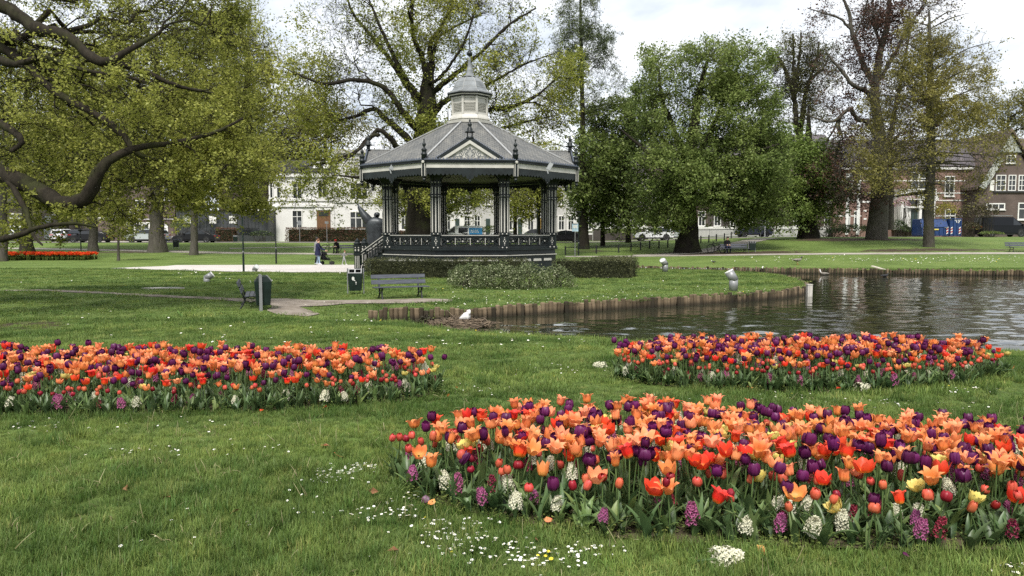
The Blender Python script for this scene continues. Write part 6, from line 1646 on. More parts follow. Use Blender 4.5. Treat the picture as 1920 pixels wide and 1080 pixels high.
M_SOIL = mat('bed_soil', (.045, .036, .024), .95, col2=(.10, .085, .05), scale=8, bump=.8, bscale=30, spec=.1)
for bpoly in BEDS:
    c = np.mean(bpoly, 0); sp_ = [tuple(c + (np.array(p) - c) * .97) for p in bpoly]
    path('flower_bed_soil', [tuple(p) for p in smooth_line(sp_ + sp_[:1], .15)], M_SOIL, .016)
PATHS = PATHS[:-3]
ORD = ['first', 'second', 'third', 'fourth', 'fifth', 'sixth', 'seventh', 'eighth', 'ninth', 'tenth', 'eleventh', 'twelfth', 'thirteenth', 'fourteenth', 'fifteenth', 'sixteenth', 'seventeenth', 'eighteenth', 'nineteenth', 'twentieth']
def ordinal(i):
    if i < 20: return ORD[i]
    return {2: 'twenty', 3: 'thirty', 4: 'forty', 5: 'fifty'}[(i + 1) // 10] + (('-' + ORD[(i + 1) % 10 - 1]) if (i + 1) % 10 else ('th'))

LOOK = {'orange': ('flared orange tulip', 'orange tulips of the front bed'), 'red': ('scarlet yellow-based tulip', 'scarlet tulips of the front bed'), 'purple': ('dark purple goblet tulip', 'purple tulips of the front bed'),
        'coral': ('small coral tulip', 'coral tulips of the front bed'), 'dark_red': ('small dark red tulip', 'dark red tulips of the front bed'), 'yellow': ('ruffled pale yellow tulip', 'yellow tulips of the front bed')}
def pick_kind(r, edge, y0):
    if edge < .28: return r.choice(['coral', 'coral', 'coral', 'dark_red', 'orange', 'purple', 'yellow', 'red'], p=[.14, .14, .14, .13, .17, .13, .05, .10])
    return r.choice(['orange', 'purple', 'red', 'coral', 'yellow'], p=[.45, .285, .085, .14, .04])
rt = np.random.default_rng(99)
pf = bed_points(BED_FRONT, 840, 3, .064)
pf = pf[(dist_line(pf, BED_FRONT[:9]) > .26) | (np.random.default_rng(4).random(len(pf)) < .5)]
edge_f = dist_line(pf, BED_FRONT + BED_FRONT[:1])
front_edge = [p for p in BED_FRONT[:9]]
df = dist_line(pf, front_edge)
order = np.argsort(np.linalg.norm(pf, axis=1))
plants = []; spare = []
for i in order:
    x, y = pf[i]; kd = str(pick_kind(rt, df[i], y))
    if kd in ('coral', 'dark_red'): h = rt.uniform(.22, .36)
    else: h = rt.uniform(.33, .47) * (.80 if df[i] < .25 else 1.0) * (1 if edge_f[i] > .2 else .9)
    if kd == 'yellow': h *= .85
    (plants if (in_view(x, y, h, 20) and len(plants) < 298) else spare).append((x, y, kd, h))
# rows, counted from the lawn in front of the bed
def row_of(x, y):
    d = float(dist_line(np.array([[x, y]]), front_edge)[0])
    return min(4, int(d / .42)) if y < 6.4 or d < 1.3 else 4
ROWN = ['along the front edge of the nearest bed', 'one row behind the nearest front edge', 'in the middle of the nearest bed', 'beyond the middle of the nearest bed', 'along the back of the nearest bed']
byrow = {}
for k, (x, y, kd, h) in enumerate(plants): byrow.setdefault((row_of(x, y), kd), []).append((x / y, k))
LAB = {}
for (rw, kd), lst in byrow.items():
    lst.sort()
    for j, (_, k) in enumerate(lst):
        w = LOOK[kd][0]
        LAB[k] = ('%s, the only one of its colour %s' % (w, ROWN[rw])) if len(lst) == 1 else '%s, %s from left %s' % (w, ordinal(j), ROWN[rw])
for k, (x, y, kd, h) in enumerate(plants):
    t = thing('tulip', LAB[k], 'tulip', (x, y, 0), rt.uniform(0, 6.28), LOOK[kd][1])
    sm_, bd = STEMS[rt.integers(0, 5)]
    mesh_obj('stem', sm_, t, None, None, (1, 1, h))
    lnr = (bd * .9, rt.normal(0, .05))
    mesh_obj('flower', FLOWER[kd][rt.integers(0, len(FLOWER[kd]))], t, (bd, 0, h - .004), (rt.normal(0, .2), bd * 1.6 + rt.normal(0, .2), rt.uniform(0, 6)), fscale(rt))
    for j in range(3 if df[order].min() < 9 and h > .3 else 2):
        mesh_obj('leaf', LEAVES[rt.integers(0, 8)], t, (0, 0, 0), (0, 0, rt.uniform(0, 6.28)), tuple([rt.uniform(.72, 1.12) * (.75 if h < .34 else 1)] * 3))
# whole plants joined, for the beds further off
WHOLE = []; WK = []
for kd in ('orange', 'red', 'purple', 'coral', 'dark_red', 'yellow'):
    for v in range({'orange': 6, 'purple': 4, 'red': 3}.get(kd, 2)):
        r = np.random.default_rng(900 + v + len(kd) * 31); hb = HB(); hh = {'coral': .30, 'dark_red': .27, 'yellow': .34}.get(kd, .41) * r.uniform(.88, 1.1); bd = r.normal(0, .04); a = r.uniform(0, 6)
        stem_shape(hb, hh, bd, ang=a)
        fh = flower_mesh(kd, 700 + v * 13 + len(kd))
        tl = Matrix.Rotation(r.normal(0, .15), 3, 'X') @ Matrix.Rotation(r.normal(0, .15), 3, 'Y')
        hb.add([tuple(Vector((bd * math.cos(a), bd * math.sin(a), hh)) + tl @ Vector(p) * FS * .98) for p in fh.v], fh.f, fh.h, fh.mats[0])
        for j in range(3): leaf_shape(hb, 60 + v * 5 + j, L=r.uniform(.2, .3), W_=r.uniform(.022, .032), ang=r.uniform(0, 6.28), lean=r.uniform(.15, .7), curl=r.uniform(.3, 1))
        WHOLE.append(hb.mesh('tulip_plant')); WK.append(kd)
KIDX = {k: [i for i, q in enumerate(WK) if q == k] for k in set(WK)}
def tulip_mass(name, pl, seed):
    r = np.random.default_rng(seed); n = len(pl)
    P = [(p[0], p[1], 0) for p in pl]; s = np.array([p[3] for p in pl])[:, None] * np.ones((n, 3))
    return scatter(name, P, np.stack([r.normal(0, .07, n), r.normal(0, .07, n), r.uniform(0, 6.28, n)], 1), s, [r.choice(KIDX[p[2]]) for p in pl], WHOLE)
tulip_mass('tulips', [(x, y, kd, 1.0) for x, y, kd, h in spare], 1)
for bpoly, n, sd_, fe in ((BED_LEFT, 1050, 21, BED_LEFT[:6]), (BED_RIGHT, 950, 22, BED_RIGHT[:7])):
    q = bed_points(bpoly, n, sd_, .083); dd = dist_line(q, fe); r = np.random.default_rng(sd_)
    pl = []
    for (x, y), d in zip(q, dd):
        kd = str(pick_kind(r, d, y))
        if bpoly is BED_RIGHT and x < 3.4 and y > 10.3 and r.random() < .38: kd = 'purple'
        pl.append((x, y, kd, r.uniform(.85, 1.08) * (.85 if d < .3 else 1)))
    tulip_mass('tulips', pl, sd_ + 5)
# hyacinths: every one its own plant
def hyacinth_spike(m, seed, n=70, hgt=.13, R=.042):
    r = np.random.default_rng(seed); hb = HB()
    for i in range(n):
        t = (i + .5) / n; z = hgt * t; a = i * 2.4; rr = R * (1 - .55 * max(0, t - .45) / .55) * r.uniform(.8, 1.1); c = Vector((rr * math.cos(a), rr * math.sin(a), z)); o = Vector((math.cos(a), math.sin(a), r.uniform(-.1, .4))).normalized()
        x = o.cross(Vector((0, 0, 1))).normalized(); y = o.cross(x); V = [c - o * .012]; hv = [0]; k = 5; F = []
        for j in range(k):
            b = 2 * PI * j / k + r.uniform(0, .5); e_ = c + (x * math.cos(b) + y * math.sin(b)) * .0165 * r.uniform(.8, 1.2) + o * r.uniform(-.002, .006)
            f_ = c + (x * math.cos(b + .5) + y * math.sin(b + .5)) * .007 + o * .002
            V += [e_, f_]; hv += [1, .4]
        for j in range(k): F.append((0, 2 + 2 * ((j - 1) % k), 1 + 2 * j, 2 + 2 * j))
        hb.add(V, F, hv, m)
    return hb
SPK = {'cream': [hyacinth_spike(P_WHITE, 1, 90, .135, .050).mesh('spike'), hyacinth_spike(P_WHITE, 2, 80, .11, .050).mesh('spike')], 'pink': [hyacinth_spike(P_PINK, 3).mesh('spike'), hyacinth_spike(P_PINK, 4, 60, .11, .042).mesh('spike')], 'wine red': [hyacinth_spike(P_WINE, 5, 44, .12, .036).mesh('spike'), hyacinth_spike(P_WINE, 6, 36, .10, .036).mesh('spike')]}
hb = HB()
for j in range(6): leaf_shape(hb, 300 + j, L=.2, W_=.013, ang=j * 1.05 + .3, lean=.4, curl=.6)
HLEAF = hb.mesh('leaves'); hb = HB(); stem_shape(hb, .13, .01, .008); HSTEM = hb.mesh('stem')
def hyacinths(bpoly, fe, n, seed, where, near):
    r = np.random.default_rng(seed); c = bed_points(bpoly, n * 3, seed, .10); d = dist_line(c, fe); pr = np.exp(-(d / .5) ** 2) + 1.2; k = r.choice(len(c), n, replace=False, p=pr / pr.sum())
    L = []
    for i in k:
        x, y = c[i]
        if not in_view(x, y, .2, 15): continue
        L.append((x / y, x, y, r.choice(['cream', 'pink', 'wine red'], p=[.38, .36, .26]), d[i]))
    L.sort(); cnt = {}
    for _, x, y, col, dd in L:
        z = 'at its front edge' if dd < .4 else ('in its middle' if dd < .95 else 'towards its back')
        key = (col, z); j = cnt.get(key, 0); cnt[key] = j + 1
        t = thing('hyacinth', '%s hyacinth, %s from left %s, %s' % (col, ordinal(j), where, z), 'hyacinth', (x, y, 0), r.uniform(0, 6), col + ' hyacinths ' + where)
        s = r.uniform(.75, 1.1) * (1 if near else 1.0)
        hz = .13 * (1.0 if dd < .4 else 1.95)
        mesh_obj('spike', SPK[col][r.integers(0, 2)], t, (0, 0, hz - .03), (r.normal(0, .15), r.normal(0, .15), 0), (s, s, s)); mesh_obj('stem', HSTEM, t, None, None, (1, 1, hz / .13)); mesh_obj('leaves', HLEAF, t, None, None, (s, s, s))
hyacinths(BED_FRONT, front_edge, 135, 5, 'in the nearest bed', True)
hyacinths(BED_LEFT, BED_LEFT[:6], 110, 6, 'in the left bed', False)
hyacinths(BED_RIGHT, BED_RIGHT[:7], 90, 7, 'in the right bed', False)
# fallen cream hyacinth spikes lying on the grass edge
for (px, py, lab, rz) in ((1365, 1063, 'fallen cream hyacinth lying on the lawn before the nearest bed', .1), (1620, 735, 'fallen cream hyacinth lying before the right bed', .3), (1146, 694, 'cream hyacinth leaning out at the left end of the right bed', 2.6)):
    p = G(px, py); t = thing('hyacinth', lab, 'hyacinth', (p.x - .09, p.y, .05), rz, 'fallen cream hyacinths'); mesh_obj('spike', SPK['cream'][0], t, None, (0, 1.5, 0), (1.3, 1.3, 1.3)); mesh_obj('stem', HSTEM, t, (-.1, 0, -.01), (0, 1.45, 0))
# leaves and weeds filling the beds
CL = []
for v in range(4):
    hb = HB(); r = np.random.default_rng(v)
    for j in range(5): leaf_shape(hb, 80 + v * 7 + j, L=r.uniform(.16, .30), W_=r.uniform(.016, .034), ang=r.uniform(0, 6.28), lean=r.uniform(.1, .9), curl=r.uniform(.2, 1.1))
    CL.append(hb.mesh('leaf_clump'))
WD = []
for v in range(3):
    hb = HB(); r = np.random.default_rng(50 + v)
    for j in range(26):
        c = Vector((r.normal(0, .045), r.normal(0, .045), abs(r.normal(.03, .025)))); a = r.uniform(0, 6.28); d = Vector((math.cos(a), math.sin(a), r.uniform(-.2, .5))) * .011; s = Vector((-math.sin(a), math.cos(a), 0)) * .007
        hb.add([c - d, c + s, c + d, c - s], [(0, 1, 2, 3)], [.2, .6, 1, .6], G_WEED)
    WD.append(hb.mesh('weed_clump'))
Pm, Im, Sm = [], [], []
r = np.random.default_rng(77)
for bpoly, n, mind in ((BED_FRONT, 700, .07), (BED_LEFT, 700, .09), (BED_RIGHT, 600, .09)):
    q = bed_points(bpoly, n, 31, mind)
    Pm += [(x, y, .0) for x, y in q]; Im += list(r.integers(0, 4, len(q))); Sm += list(r.uniform(.7, 1.15, len(q)))
    q = bed_points([tuple(np.mean(bpoly, 0) + (np.array(p) - np.mean(bpoly, 0)) * 1.04) for p in bpoly], n, 33, mind * .9); q = q[dist_line(q, bpoly + bpoly[:1]) < .5] if len(q) else q
    Pm += [(x, y, .01) for x, y in q]; Im += list(r.integers(4, 7, len(q))); Sm += list(r.uniform(.8, 1.5, len(q)))
n = len(Pm)
scatter('leaves', Pm, np.stack([r.normal(0, .1, n), r.normal(0, .1, n), r.uniform(0, 6.28, n)], 1), np.array(Sm)[:, None] * np.ones((n, 3)), Im, CL + WD)
# the far red tulip strip
p0, p1 = G(-30, 487.5), G(155, 488.5)
rs_ = np.random.default_rng(8); nst = 900
q = np.stack([rs_.uniform(p0.x, p1.x, nst), rs_.uniform(p0.y - .7, p0.y + 1.5, nst)], 1)
P_FAR = plant_mat('far_red_petals', (.75, .10, .02), (.80, .085, .018), (.85, 1.15), .01, .25)
FT = []
for v in range(3):
    hb = HB(); r = np.random.default_rng(v)
    stem_shape(hb, .42, .02)
    for j in range(4): leaf_shape(hb, v * 9 + j, L=.3, W_=.035, ang=r.uniform(0, 6.28), lean=.35, curl=.5, m=G_WEED)
    fh = flower_mesh('red', 30 + v); hb.add([(x * 1.7, y * 1.7, z * 1.5 + .41) for x, y, z in fh.v], fh.f, fh.h, P_FAR); FT.append(hb.mesh('red_tulip'))
scatter('tulips', [(x, y, float(rise(x, y))) for x, y in q], np.stack([rs_.normal(0, .1, nst), rs_.normal(0, .1, nst), rs_.uniform(0, 6, nst)], 1), np.ones((nst, 3)) * rs_.uniform(.85, 1.1, (nst, 1)), rs_.integers(0, 3, nst), FT)

# grass
G_GRASS = plant_mat('grass_blades', (.070, .110, .025), (.200, .276, .076), (.7, 1.28), .022, .35, .5, .25, alt=((.28, .27, .10), .84, .5), mid=(.5, (.130, .198, .046)), patch=True)
G_STRAW = plant_mat('dry_blades', (.20, .17, .08), (.42, .38, .22), (.8, 1.2), .01, .2)
def tuft(seed, nb, R, L, Wd, K=4, m=None, lean=.55):
    r = np.random.default_rng(seed); hb = HB()
    for j in range(nb):
        a = r.uniform(0, 6.28); rr = R * math.sqrt(r.random()); b = Vector((rr * math.cos(a), rr * math.sin(a), -.004)); l = L * r.uniform(.45, 1.15); d = r.uniform(0, 6.28); ln = abs(r.normal(0, lean)); w = Wd * r.uniform(.7, 1.2)
        sd = Vector((-math.sin(d), math.cos(d), 0)); V = []; hv = []; p = b.copy(); an = ln * .3
        for k in range(K):
            t = k / (K - 1); ww = w * (1 - t) ** .6
            if k < K - 1: V += [p + sd * ww * .5, p - sd * ww * .5]; hv += [t, t]
            else: V += [p]; hv += [1]
            an += ln * 1.1 / K; p = p + Vector((math.cos(d) * math.sin(an), math.sin(d) * math.sin(an), math.cos(an))) * l / (K - 1)
        F = [(2 * k, 2 * k + 1, 2 * k + 3, 2 * k + 2) for k in range(K - 2)] + [(2 * (K - 2), 2 * (K - 2) + 1, 2 * (K - 1))]
        hb.add(V, F, hv, m or G_GRASS)
    return hb.mesh('tuft')
def lawn_points(x0, x1, y0, y1, n, seed, fov=1.12):
    r = np.random.default_rng(seed)
    y = np.sqrt(r.uniform(y0 ** 2, y1 ** 2, n * 2)); x = r.uniform(-1, 1, n * 2) * (y * .686 * fov + 1.2)
    P = np.stack([x, y], 1)[:n * 2]
    k = ~inside(P, pond_poly)
    for pp_ in PATHS: k &= ~inside(P, pp_)
    for bpoly in BEDS: k &= ~inside(P, [tuple(np.mean(bpoly, 0) + (np.array(p) - np.mean(bpoly, 0)) * .95) for p in bpoly])
    P = P[k]; s = soil_at(P)
    P = P[r.random(len(P)) > s * .9]
    return P[:n]
r = np.random.default_rng(3)
def grass(P, meshes, s0, seed, dzs=0.0):
    n = len(P); r = np.random.default_rng(seed); P3 = np.concatenate([P, ground_z(P)[:, None] + dzs], 1)
    f = field(P3 * [1, 1, 0], seed + 1, 1.3) * .6 + field(P3 * [1, 1, 0], seed + 2, 4.0) * .4
    s = s0 * (.40 + 1.15 * f ** 1.3) * r.uniform(.75, 1.25, n)
    keep = P3[:, 2] > WATER_Z + .03
    P3, s, f = P3[keep], s[keep], f[keep]; n = len(P3)
    pt = .5 + (field(P3 * [1, 1, 0], 301, .9) - .5) * .8 + (field(P3 * [1, 1, 0], 302, 3.2) - .5) * .7
    sc_ = np.stack([s * 1.05, s * 1.05, s * r.uniform(.8, 1.25, n)], 1)
    scatter('grass', P3, patch=np.clip(pt, 0, 1), rot=np.stack([r.normal(0, .12, n), r.normal(0, .12, n), r.uniform(0, 6.28, n)], 1), scale=sc_, idx=r.integers(0, len(meshes), n), meshes=meshes)
T_NEAR = [tuft(i, 38, .08, .075, .0048, lean=.8) for i in range(6)]
T_MID = [tuft(20 + i, 36, .13, .072, .009, 3, lean=.85) for i in range(5)]
T_FAR = [tuft(40 + i, 32, .28, .072, .018, 3, lean=.9) for i in range(5)]
grass(lawn_points(0, 0, 2.9, 8.5, 17000, 1), T_NEAR, .95, 11)
grass(lawn_points(0, 0, 8.0, 17.5, 21000, 2), T_MID, .9, 12)
grass(lawn_points(0, 0, 17, 43, 24000, 3, 1.15), T_FAR, .85, 13)
# long dark tufts here and there, dry stalks
q = lawn_points(0, 0, 3, 11, 2600, 5); q = q[field(np.concatenate([q, q[:, :1] * 0], 1), 77, 1.9) > .56]; n = len(q)
scatter('grass', np.concatenate([q, ground_z(q)[:, None]], 1), np.stack([r.normal(0, .2, n), r.normal(0, .2, n), r.uniform(0, 6, n)], 1), np.ones((n, 3)) * r.uniform(.6, 1.3, (n, 1)), r.integers(0, 3, n), [tuft(70 + i, 46, .07, .13, .005, 5, lean=1.0) for i in range(3)], patch=np.full(n, .25))
q = lawn_points(0, 0, 3, 9, 800, 6); n = len(q)
scatter('grass', np.concatenate([q, ground_z(q)[:, None] + .03], 1), np.stack([r.normal(0, .3, n), r.normal(0, .3, n), r.uniform(0, 6, n)], 1), np.ones((n, 3)) * r.uniform(.5, 1.4, (n, 1)), r.integers(0, 3, n), [tuft(80 + i, 2 + i, .05, .12, .0045, 6, G_STRAW, lean=2.4) for i in range(3)])
# water-edge tufts on the near shore
sh = shore_near + nn * 0; k_ = r.integers(0, len(sh), 900); q = sh[k_] + r.normal(0, .22, (900, 2)) - nn[k_] * .35
q = q[~inside(q, pond_poly)]; z = ground_z(q); q = q[z > WATER_Z - .05]; n = len(q)
scatter('grass', np.concatenate([q, np.maximum(ground_z(q), WATER_Z)[:, None]], 1), np.stack([r.normal(0, .2, n), r.normal(0, .2, n), r.uniform(0, 6, n)], 1), np.ones((n, 3)) * r.uniform(.8, 1.7, (n, 1)), r.integers(0, 5, n), T_MID)
# grass hanging over the log edging
eg = np.concatenate([bank_front, bank_back]); c_in = np.array([3.0, 34.0]); dv = nrm(np.stack([-np.gradient(eg[:, 1]), np.gradient(eg[:, 0])], 1))
q = eg[r.integers(0, len(eg), 700)]; q = q + r.normal(0, .05, q.shape) + nrm(np.array([[2.0, 36.0]]) - q) * r.uniform(.08, .5, (700, 1)); n = len(q)
scatter('grass', np.concatenate([q, np.zeros((n, 1))], 1), np.stack([r.normal(0, .2, n), r.normal(0, .2, n), r.uniform(0, 6, n)], 1), np.ones((n, 3)) * r.uniform(.7, 1.3, (n, 1)), r.integers(0, 5, n), T_MID)
# daisies
DM = mat('daisy_petals', (.78, .78, .76), .6, var=.02); DY = mat('daisy_eye', (.65, .48, .05), .6); DYL = mat('dandelion', (.75, .60, .04), .6)
mb = MB().mat(DM)
for k in range(11):
    a = 2 * PI * k / 11; c, s = math.cos(a), math.sin(a); mb.add([(.003 * c + .003 * s, .003 * s - .003 * c, .05), (.012 * c + .0035 * s, .012 * s - .0035 * c, .053), (.0135 * c, .0135 * s, .052), (.012 * c - .0035 * s, .012 * s + .0035 * c, .053), (.003 * c - .003 * s, .003 * s + .003 * c, .05)], [(0, 1, 2, 3, 4)])
mb.mat(DY); mb.ball((0, 0, .052), .0042, 6, 4, (1, 1, .6)); mb.mat(G_STEM); mb.tube([(0, 0, 0), (0, 0, .05)], .0012, 4)
DAISY = mb.mesh('daisy')
mb = MB().mat(DYL); mb.ball((0, 0, .05), .016, 8, 4, (1, 1, .5)); mb.mat(G_STEM); mb.tube([(0, 0, 0), (0, 0, .05)], .0015, 4); DANDE = mb.mesh('dandelion')
D = []
def cluster(px, py, n, sx, sy, smin=.6, smax=.95):
    n = int(n * .85)
    for _ in range(n):
        p = G(px + r.normal(0, sx), py + r.normal(0, sy))
        if p.y > 3: D.append((p.x, p.y, r.uniform(smin, smax)))
for a in ((640, 893, 60, 26, 6), (680, 880, 40, 15, 4), (600, 905, 25, 25, 5), (720, 965, 45, 45, 8), (850, 1010, 75, 38, 12), (920, 1040, 60, 60, 12), (1010, 1060, 45, 50, 10), (1100, 1045, 35, 40, 10), (860, 985, 25, 50, 6), (770, 935, 20, 30, 8), (60, 800, 25, 45, 6), (290, 855, 25, 45, 5), (480, 850, 14, 60, 6), (880, 735, 26, 45, 6), (1080, 700, 25, 35, 6), (1650, 760, 40, 120, 6), (1780, 735, 26, 45, 5), (1450, 748, 22, 100, 5), (420, 700, 1, 5, 5), (950, 700, 10, 60, 10), (300, 810, 14, 90, 12), (1890, 1070, 12, 20, 6), (560, 960, 10, 40, 15), (300, 1000, 10, 140, 25)): cluster(*a)
def cl2(px, py, n, sx, sy): cluster(px, py, n, sx, sy, 1.0, 1.7)
for a in ((940, 605, 12, 60, 8), (1000, 645, 22, 120, 8), (900, 575, 60, 70, 5), (1000, 565, 60, 90, 6), (1150, 560, 60, 90, 10), (1250, 540, 55, 90, 12), (1400, 545, 50, 60, 6), (880, 548, 45, 40, 6), (650, 640, 30, 150, 12), (300, 600, 18, 150, 20), (480, 640, 30, 120, 18), (200, 530, 24, 100, 8), (420, 524, 24, 60, 5), (650, 585, 30, 70, 8)): cl2(*a)
def cl3(px, py, n, sx, sy): cluster(px, py, n, sx, sy, 2.0, 3.2)
for a in ((1700, 488, 220, 120, 4), (1450, 488, 60, 60, 3), (1850, 489, 70, 50, 3), (700, 515, 20, 60, 4), (350, 512, 20, 60, 4), (1700, 490, 70, 60, 2)): cl3(*a)
D = np.array(D); k = ~inside(D[:, :2], pond_poly)
for bpoly in BEDS: k &= ~inside(D[:, :2], bpoly)
k &= dist_line(D, pond_poly + pond_poly[:1]) > np.where(D[:, 1] > 30, 1.0, .15)
D = D[k]; z = ground_z(D[:, :2]); n = len(D)
o = scatter('daisies', np.concatenate([D[:, :2], z[:, None]], 1), np.stack([r.normal(0, .2, n), r.normal(0, .2, n), r.uniform(0, 6, n)], 1), D[:, 2:3] * np.array([[1, 1, .8]]), (r.random(n) < .02).astype(int), [DAISY, DANDE])
# a few fallen leaves
FL_ = mat('dry_leaf', (.22, .10, .045), .7, var=.3, scale=20)
mb = MB().mat(FL_); mb.add([(-.035, 0, .01), (-.01, .02, .02), (.035, .004, .012), (-.005, -.022, .025)], [(0, 1, 2, 3)]); FLM_ = mb.mesh('fallen_leaf')
q = [(G(px, py)) for px, py in ((612, 845), (640, 868), (312, 945), (442, 972), (240, 925), (700, 930), (1000, 1020), (735, 1045))]
scatter('fallen_leaves', [(p.x, p.y, .035) for p in q], [(0.2 * i, .3, i * 1.3) for i in range(len(q))], np.ones((len(q), 3)) * 1.2, [0] * len(q), [FLM_])
# dropped tulip petals on the turf and between the plants
mb = HB(); rp_ = np.random.default_rng(6); petal(mb, P_ORANGE, 0, [(0, .012), (.02, .004), (.045, .006), (.065, .014)], .022, .6, 1.0, rp_, seg=4, cup=.2); PTO = mb.mesh('petal')
mb = HB(); petal(mb, P_RED, 0, [(0, .012), (.02, .004), (.045, .006), (.06, .016)], .024, .6, 1.0, rp_, seg=4, cup=.2); PTR = mb.mesh('petal')
mb = HB(); petal(mb, P_PURP, 0, [(0, .012), (.02, .004), (.04, .006), (.055, .014)], .024, .6, 1.0, rp_, seg=4, cup=.2); PTP = mb.mesh('petal')
q = [G(612, 845), G(640, 868)]; q = [(p.x, p.y) for p in q]
for bpoly in BEDS:
    L_ = np.array(bpoly); k = rp_.integers(0, len(L_), 16); m_ = np.mean(L_, 0); t_ = rp_.random((16, 1)); w_ = L_[k] * (1 - t_) + L_[(k + 1) % len(L_)] * t_
    q += [tuple(v) for v in m_ + (w_ - m_) * rp_.uniform(.9, 1.12, (16, 1))]
n = len(q); scatter('fallen_petals', [(x, y, .045) for x, y in q], np.stack([rp_.normal(0, .4, n), rp_.normal(0, .4, n), rp_.uniform(0, 6, n)], 1), np.ones((n, 3)) * rp_.uniform(.8, 1.3, (n, 1)), [0, 0] + list(rp_.choice(3, n - 2, p=[.6, .2, .2])), [PTO, PTR, PTP])
# ------------------------------------------------------------------ park furniture
M_BENCH = mat('bench_slats', (.050, .055, .070), .45, var=.15, scale=4, stretch=(1, 6, 6), dirt=.35, dirtcol=(.13, .14, .15))
M_IRON = mat('cast_iron', (.014, .016, .016), .5, var=.2)
M_BIN = mat('bin_green', (.007, .015, .0125), .35, var=.2, scale=5, dirt=.25, dirtcol=(.022, .03, .027))
M_BLACK = mat('black_paint', (.010, .011, .012), .45)
M_LGREY = mat('light_grey_metal', (.22, .225, .225), .45, metal=.3, var=.1, dirt=.3, dirtcol=(.28, .28, .27))
M_OPAL = mat('opal_lamp', (.72, .72, .70), .35, var=.04)
def bench(label, loc, rz, L=1.75, group='park benches', n_seat=4):
    t = thing('park_bench', label, 'bench', loc, rz, group); t.scale = (1, 1, .80)
    def slat(c, s, M=None, nm='slat'):
        mb = MB().mat(M_BENCH); mb.box((0, 0, 0), s); o = mb.build(nm, t, bevel=.006); o.matrix_local = Matrix.Translation(c) @ (M or Matrix()); return o
    for k in range(n_seat): slat((0, -.26 + k * .115, .45 - .004 * k), (L, .10, .035), nm='seat_slat')
    R = Matrix.Rotation(.28, 4, 'X')
    slat((0, .235, .62), (L, .035, .17), R.inverted(), 'back_slat'); slat((0, .30, .83), (L, .035, .15), R.inverted(), 'back_slat')
    for s in (-1, 1):
        mb = MB().mat(M_IRON); x = s * L * .36
        mb.span((x, -.26, .42), (x, .19, .41), .05, .045); mb.span((x, .17, .40), (x, .335, .90), .05, .04)
        mb.tube([(x, -.24, .41), (x, -.18, .30), (x, -.21, .16), (x, -.27, .0)], [.03, .026, .024, .03], 6); mb.tube([(x, .18, .41), (x, .14, .28), (x, .19, .14), (x, .27, 0)], [.03, .026, .024, .03], 6)
        mb.tube([(x, -.18, .28), (x, 0, .20), (x, .14, .28)], .016, 6); mb.build('leg', t)
    return t
p = G(752, 560); bench('slate-coloured bench facing the pond in front of the clipped hedge', (p.x - .05, p.y + .22, 0), .38, 1.72)
p = G(478, 580); bench('bench seen end-on behind the green bin at left', (p.x - .36, p.y + .75, 0), 1.89, 1.7)
p = G(650, 475); bench('bench across the lawn with a seated person in dark clothes', (p.x, p.y, p.z), 0, 2.1)
p = G(1378, 474.5); bench('shaded bench under the broad chestnut beside a green bin', (p.x, p.y, p.z), .15, 2.3)
p = G(1918, 472.5); bench('grey bench on the far bank at the right edge', (p.x, p.y, p.z), 0, 2.4)
p = G(307, 461); bench('small bench by the thick beech trunk at left', (p.x + .8, p.y, p.z), 0, 1.7)
def litter_bin(label, loc, rz, logo=False, s=1.0):
    t = thing('litter_bin', label, 'litter bin', loc, rz, 'green litter bins'); t.scale = (s, s, s)
    w0, w1, d0, d1 = .19, .235, .16, .20
    mb = MB().mat(M_BIN); mb.loft([[(-w0, -d0, .13), (w0, -d0, .13), (w0, d0, .13), (-w0, d0, .13)], [(-w1, -d1, .70), (w1, -d1, .70), (w1, d1, .70), (-w1, d1, .70)], [(-w1 * .98, -d1 * .45, .84), (w1 * .98, -d1 * .45, .84), (w1 * .98, d1 * .45, .84), (-w1 * .98, d1 * .45, .84)]]); mb.build('body', t, bevel=.008)
    # hood with the two openings
    hn = Vector((0, -.14, .11)).normalized(); a = Vector((0, -d1, .70)); up = Vector((0, d1 * .55, .14))
    mb = MB().mat(M_LGREY)
    def hp(u, v): return a + up * v + Vector((u * w1, 0, 0))
    for q in ([(-.9, .02), (.9, .02), (.9, .14), (-.9, .14)], [(-.9, .86), (.9, .86), (.9, .98), (-.9, .98)], [(-.9, .14), (-.8, .14), (-.8, .86), (-.9, .86)], [(.8, .14), (.9, .14), (.9, .86), (.8, .86)], [(-.07, .14), (.07, .14), (.07, .86), (-.07, .86)]):
        mb.slab([hp(*x) for x in q], hn * .018)
    mb.build('opening_frame', t)
    mb = MB().mat(mat('bin_hole', (.004, .004, .004), .9, spec=.05))
    for s_ in (-1, 1): mb.slab([hp(s_ * .1, .14), hp(s_ * .78, .14), hp(s_ * .78, .86), hp(s_ * .1, .86)], hn * .006)
    mb.build('opening', t)
    for s_ in (-1, 1):
        mb = MB().mat(M_LGREY); mb.box((s_ * (w1 + .025), .06, .42), (.035, .07, .88)); mb.build('post', t)
    if logo:
        mb = MB().mat(M_WHITE)
        def q(u, v): return Vector((u, -d0 - (v - .13) / .57 * (d1 - d0) - .003, v))
        for pl in ([(-.10, .50), (-.06, .47), (-.02, .50), (-.02, .57), (-.06, .60), (-.10, .57)], [(-.045, .50), (-.015, .49), (.02, .46), (-.03, .455)], [(.01, .43), (.05, .425), (.04, .38), (.02, .39)], [(.015, .365), (.045, .365), (.04, .34), (.02, .345)]):
            mb.slab([q(*x) for x in pl], (0, -.003, 0))
        mb.build('sticker', t)
    return t
p = G(667, 552); litter_bin('green litter bin with two openings and white sticker left of the slate bench', (p.x, p.y, 0), .12, True)
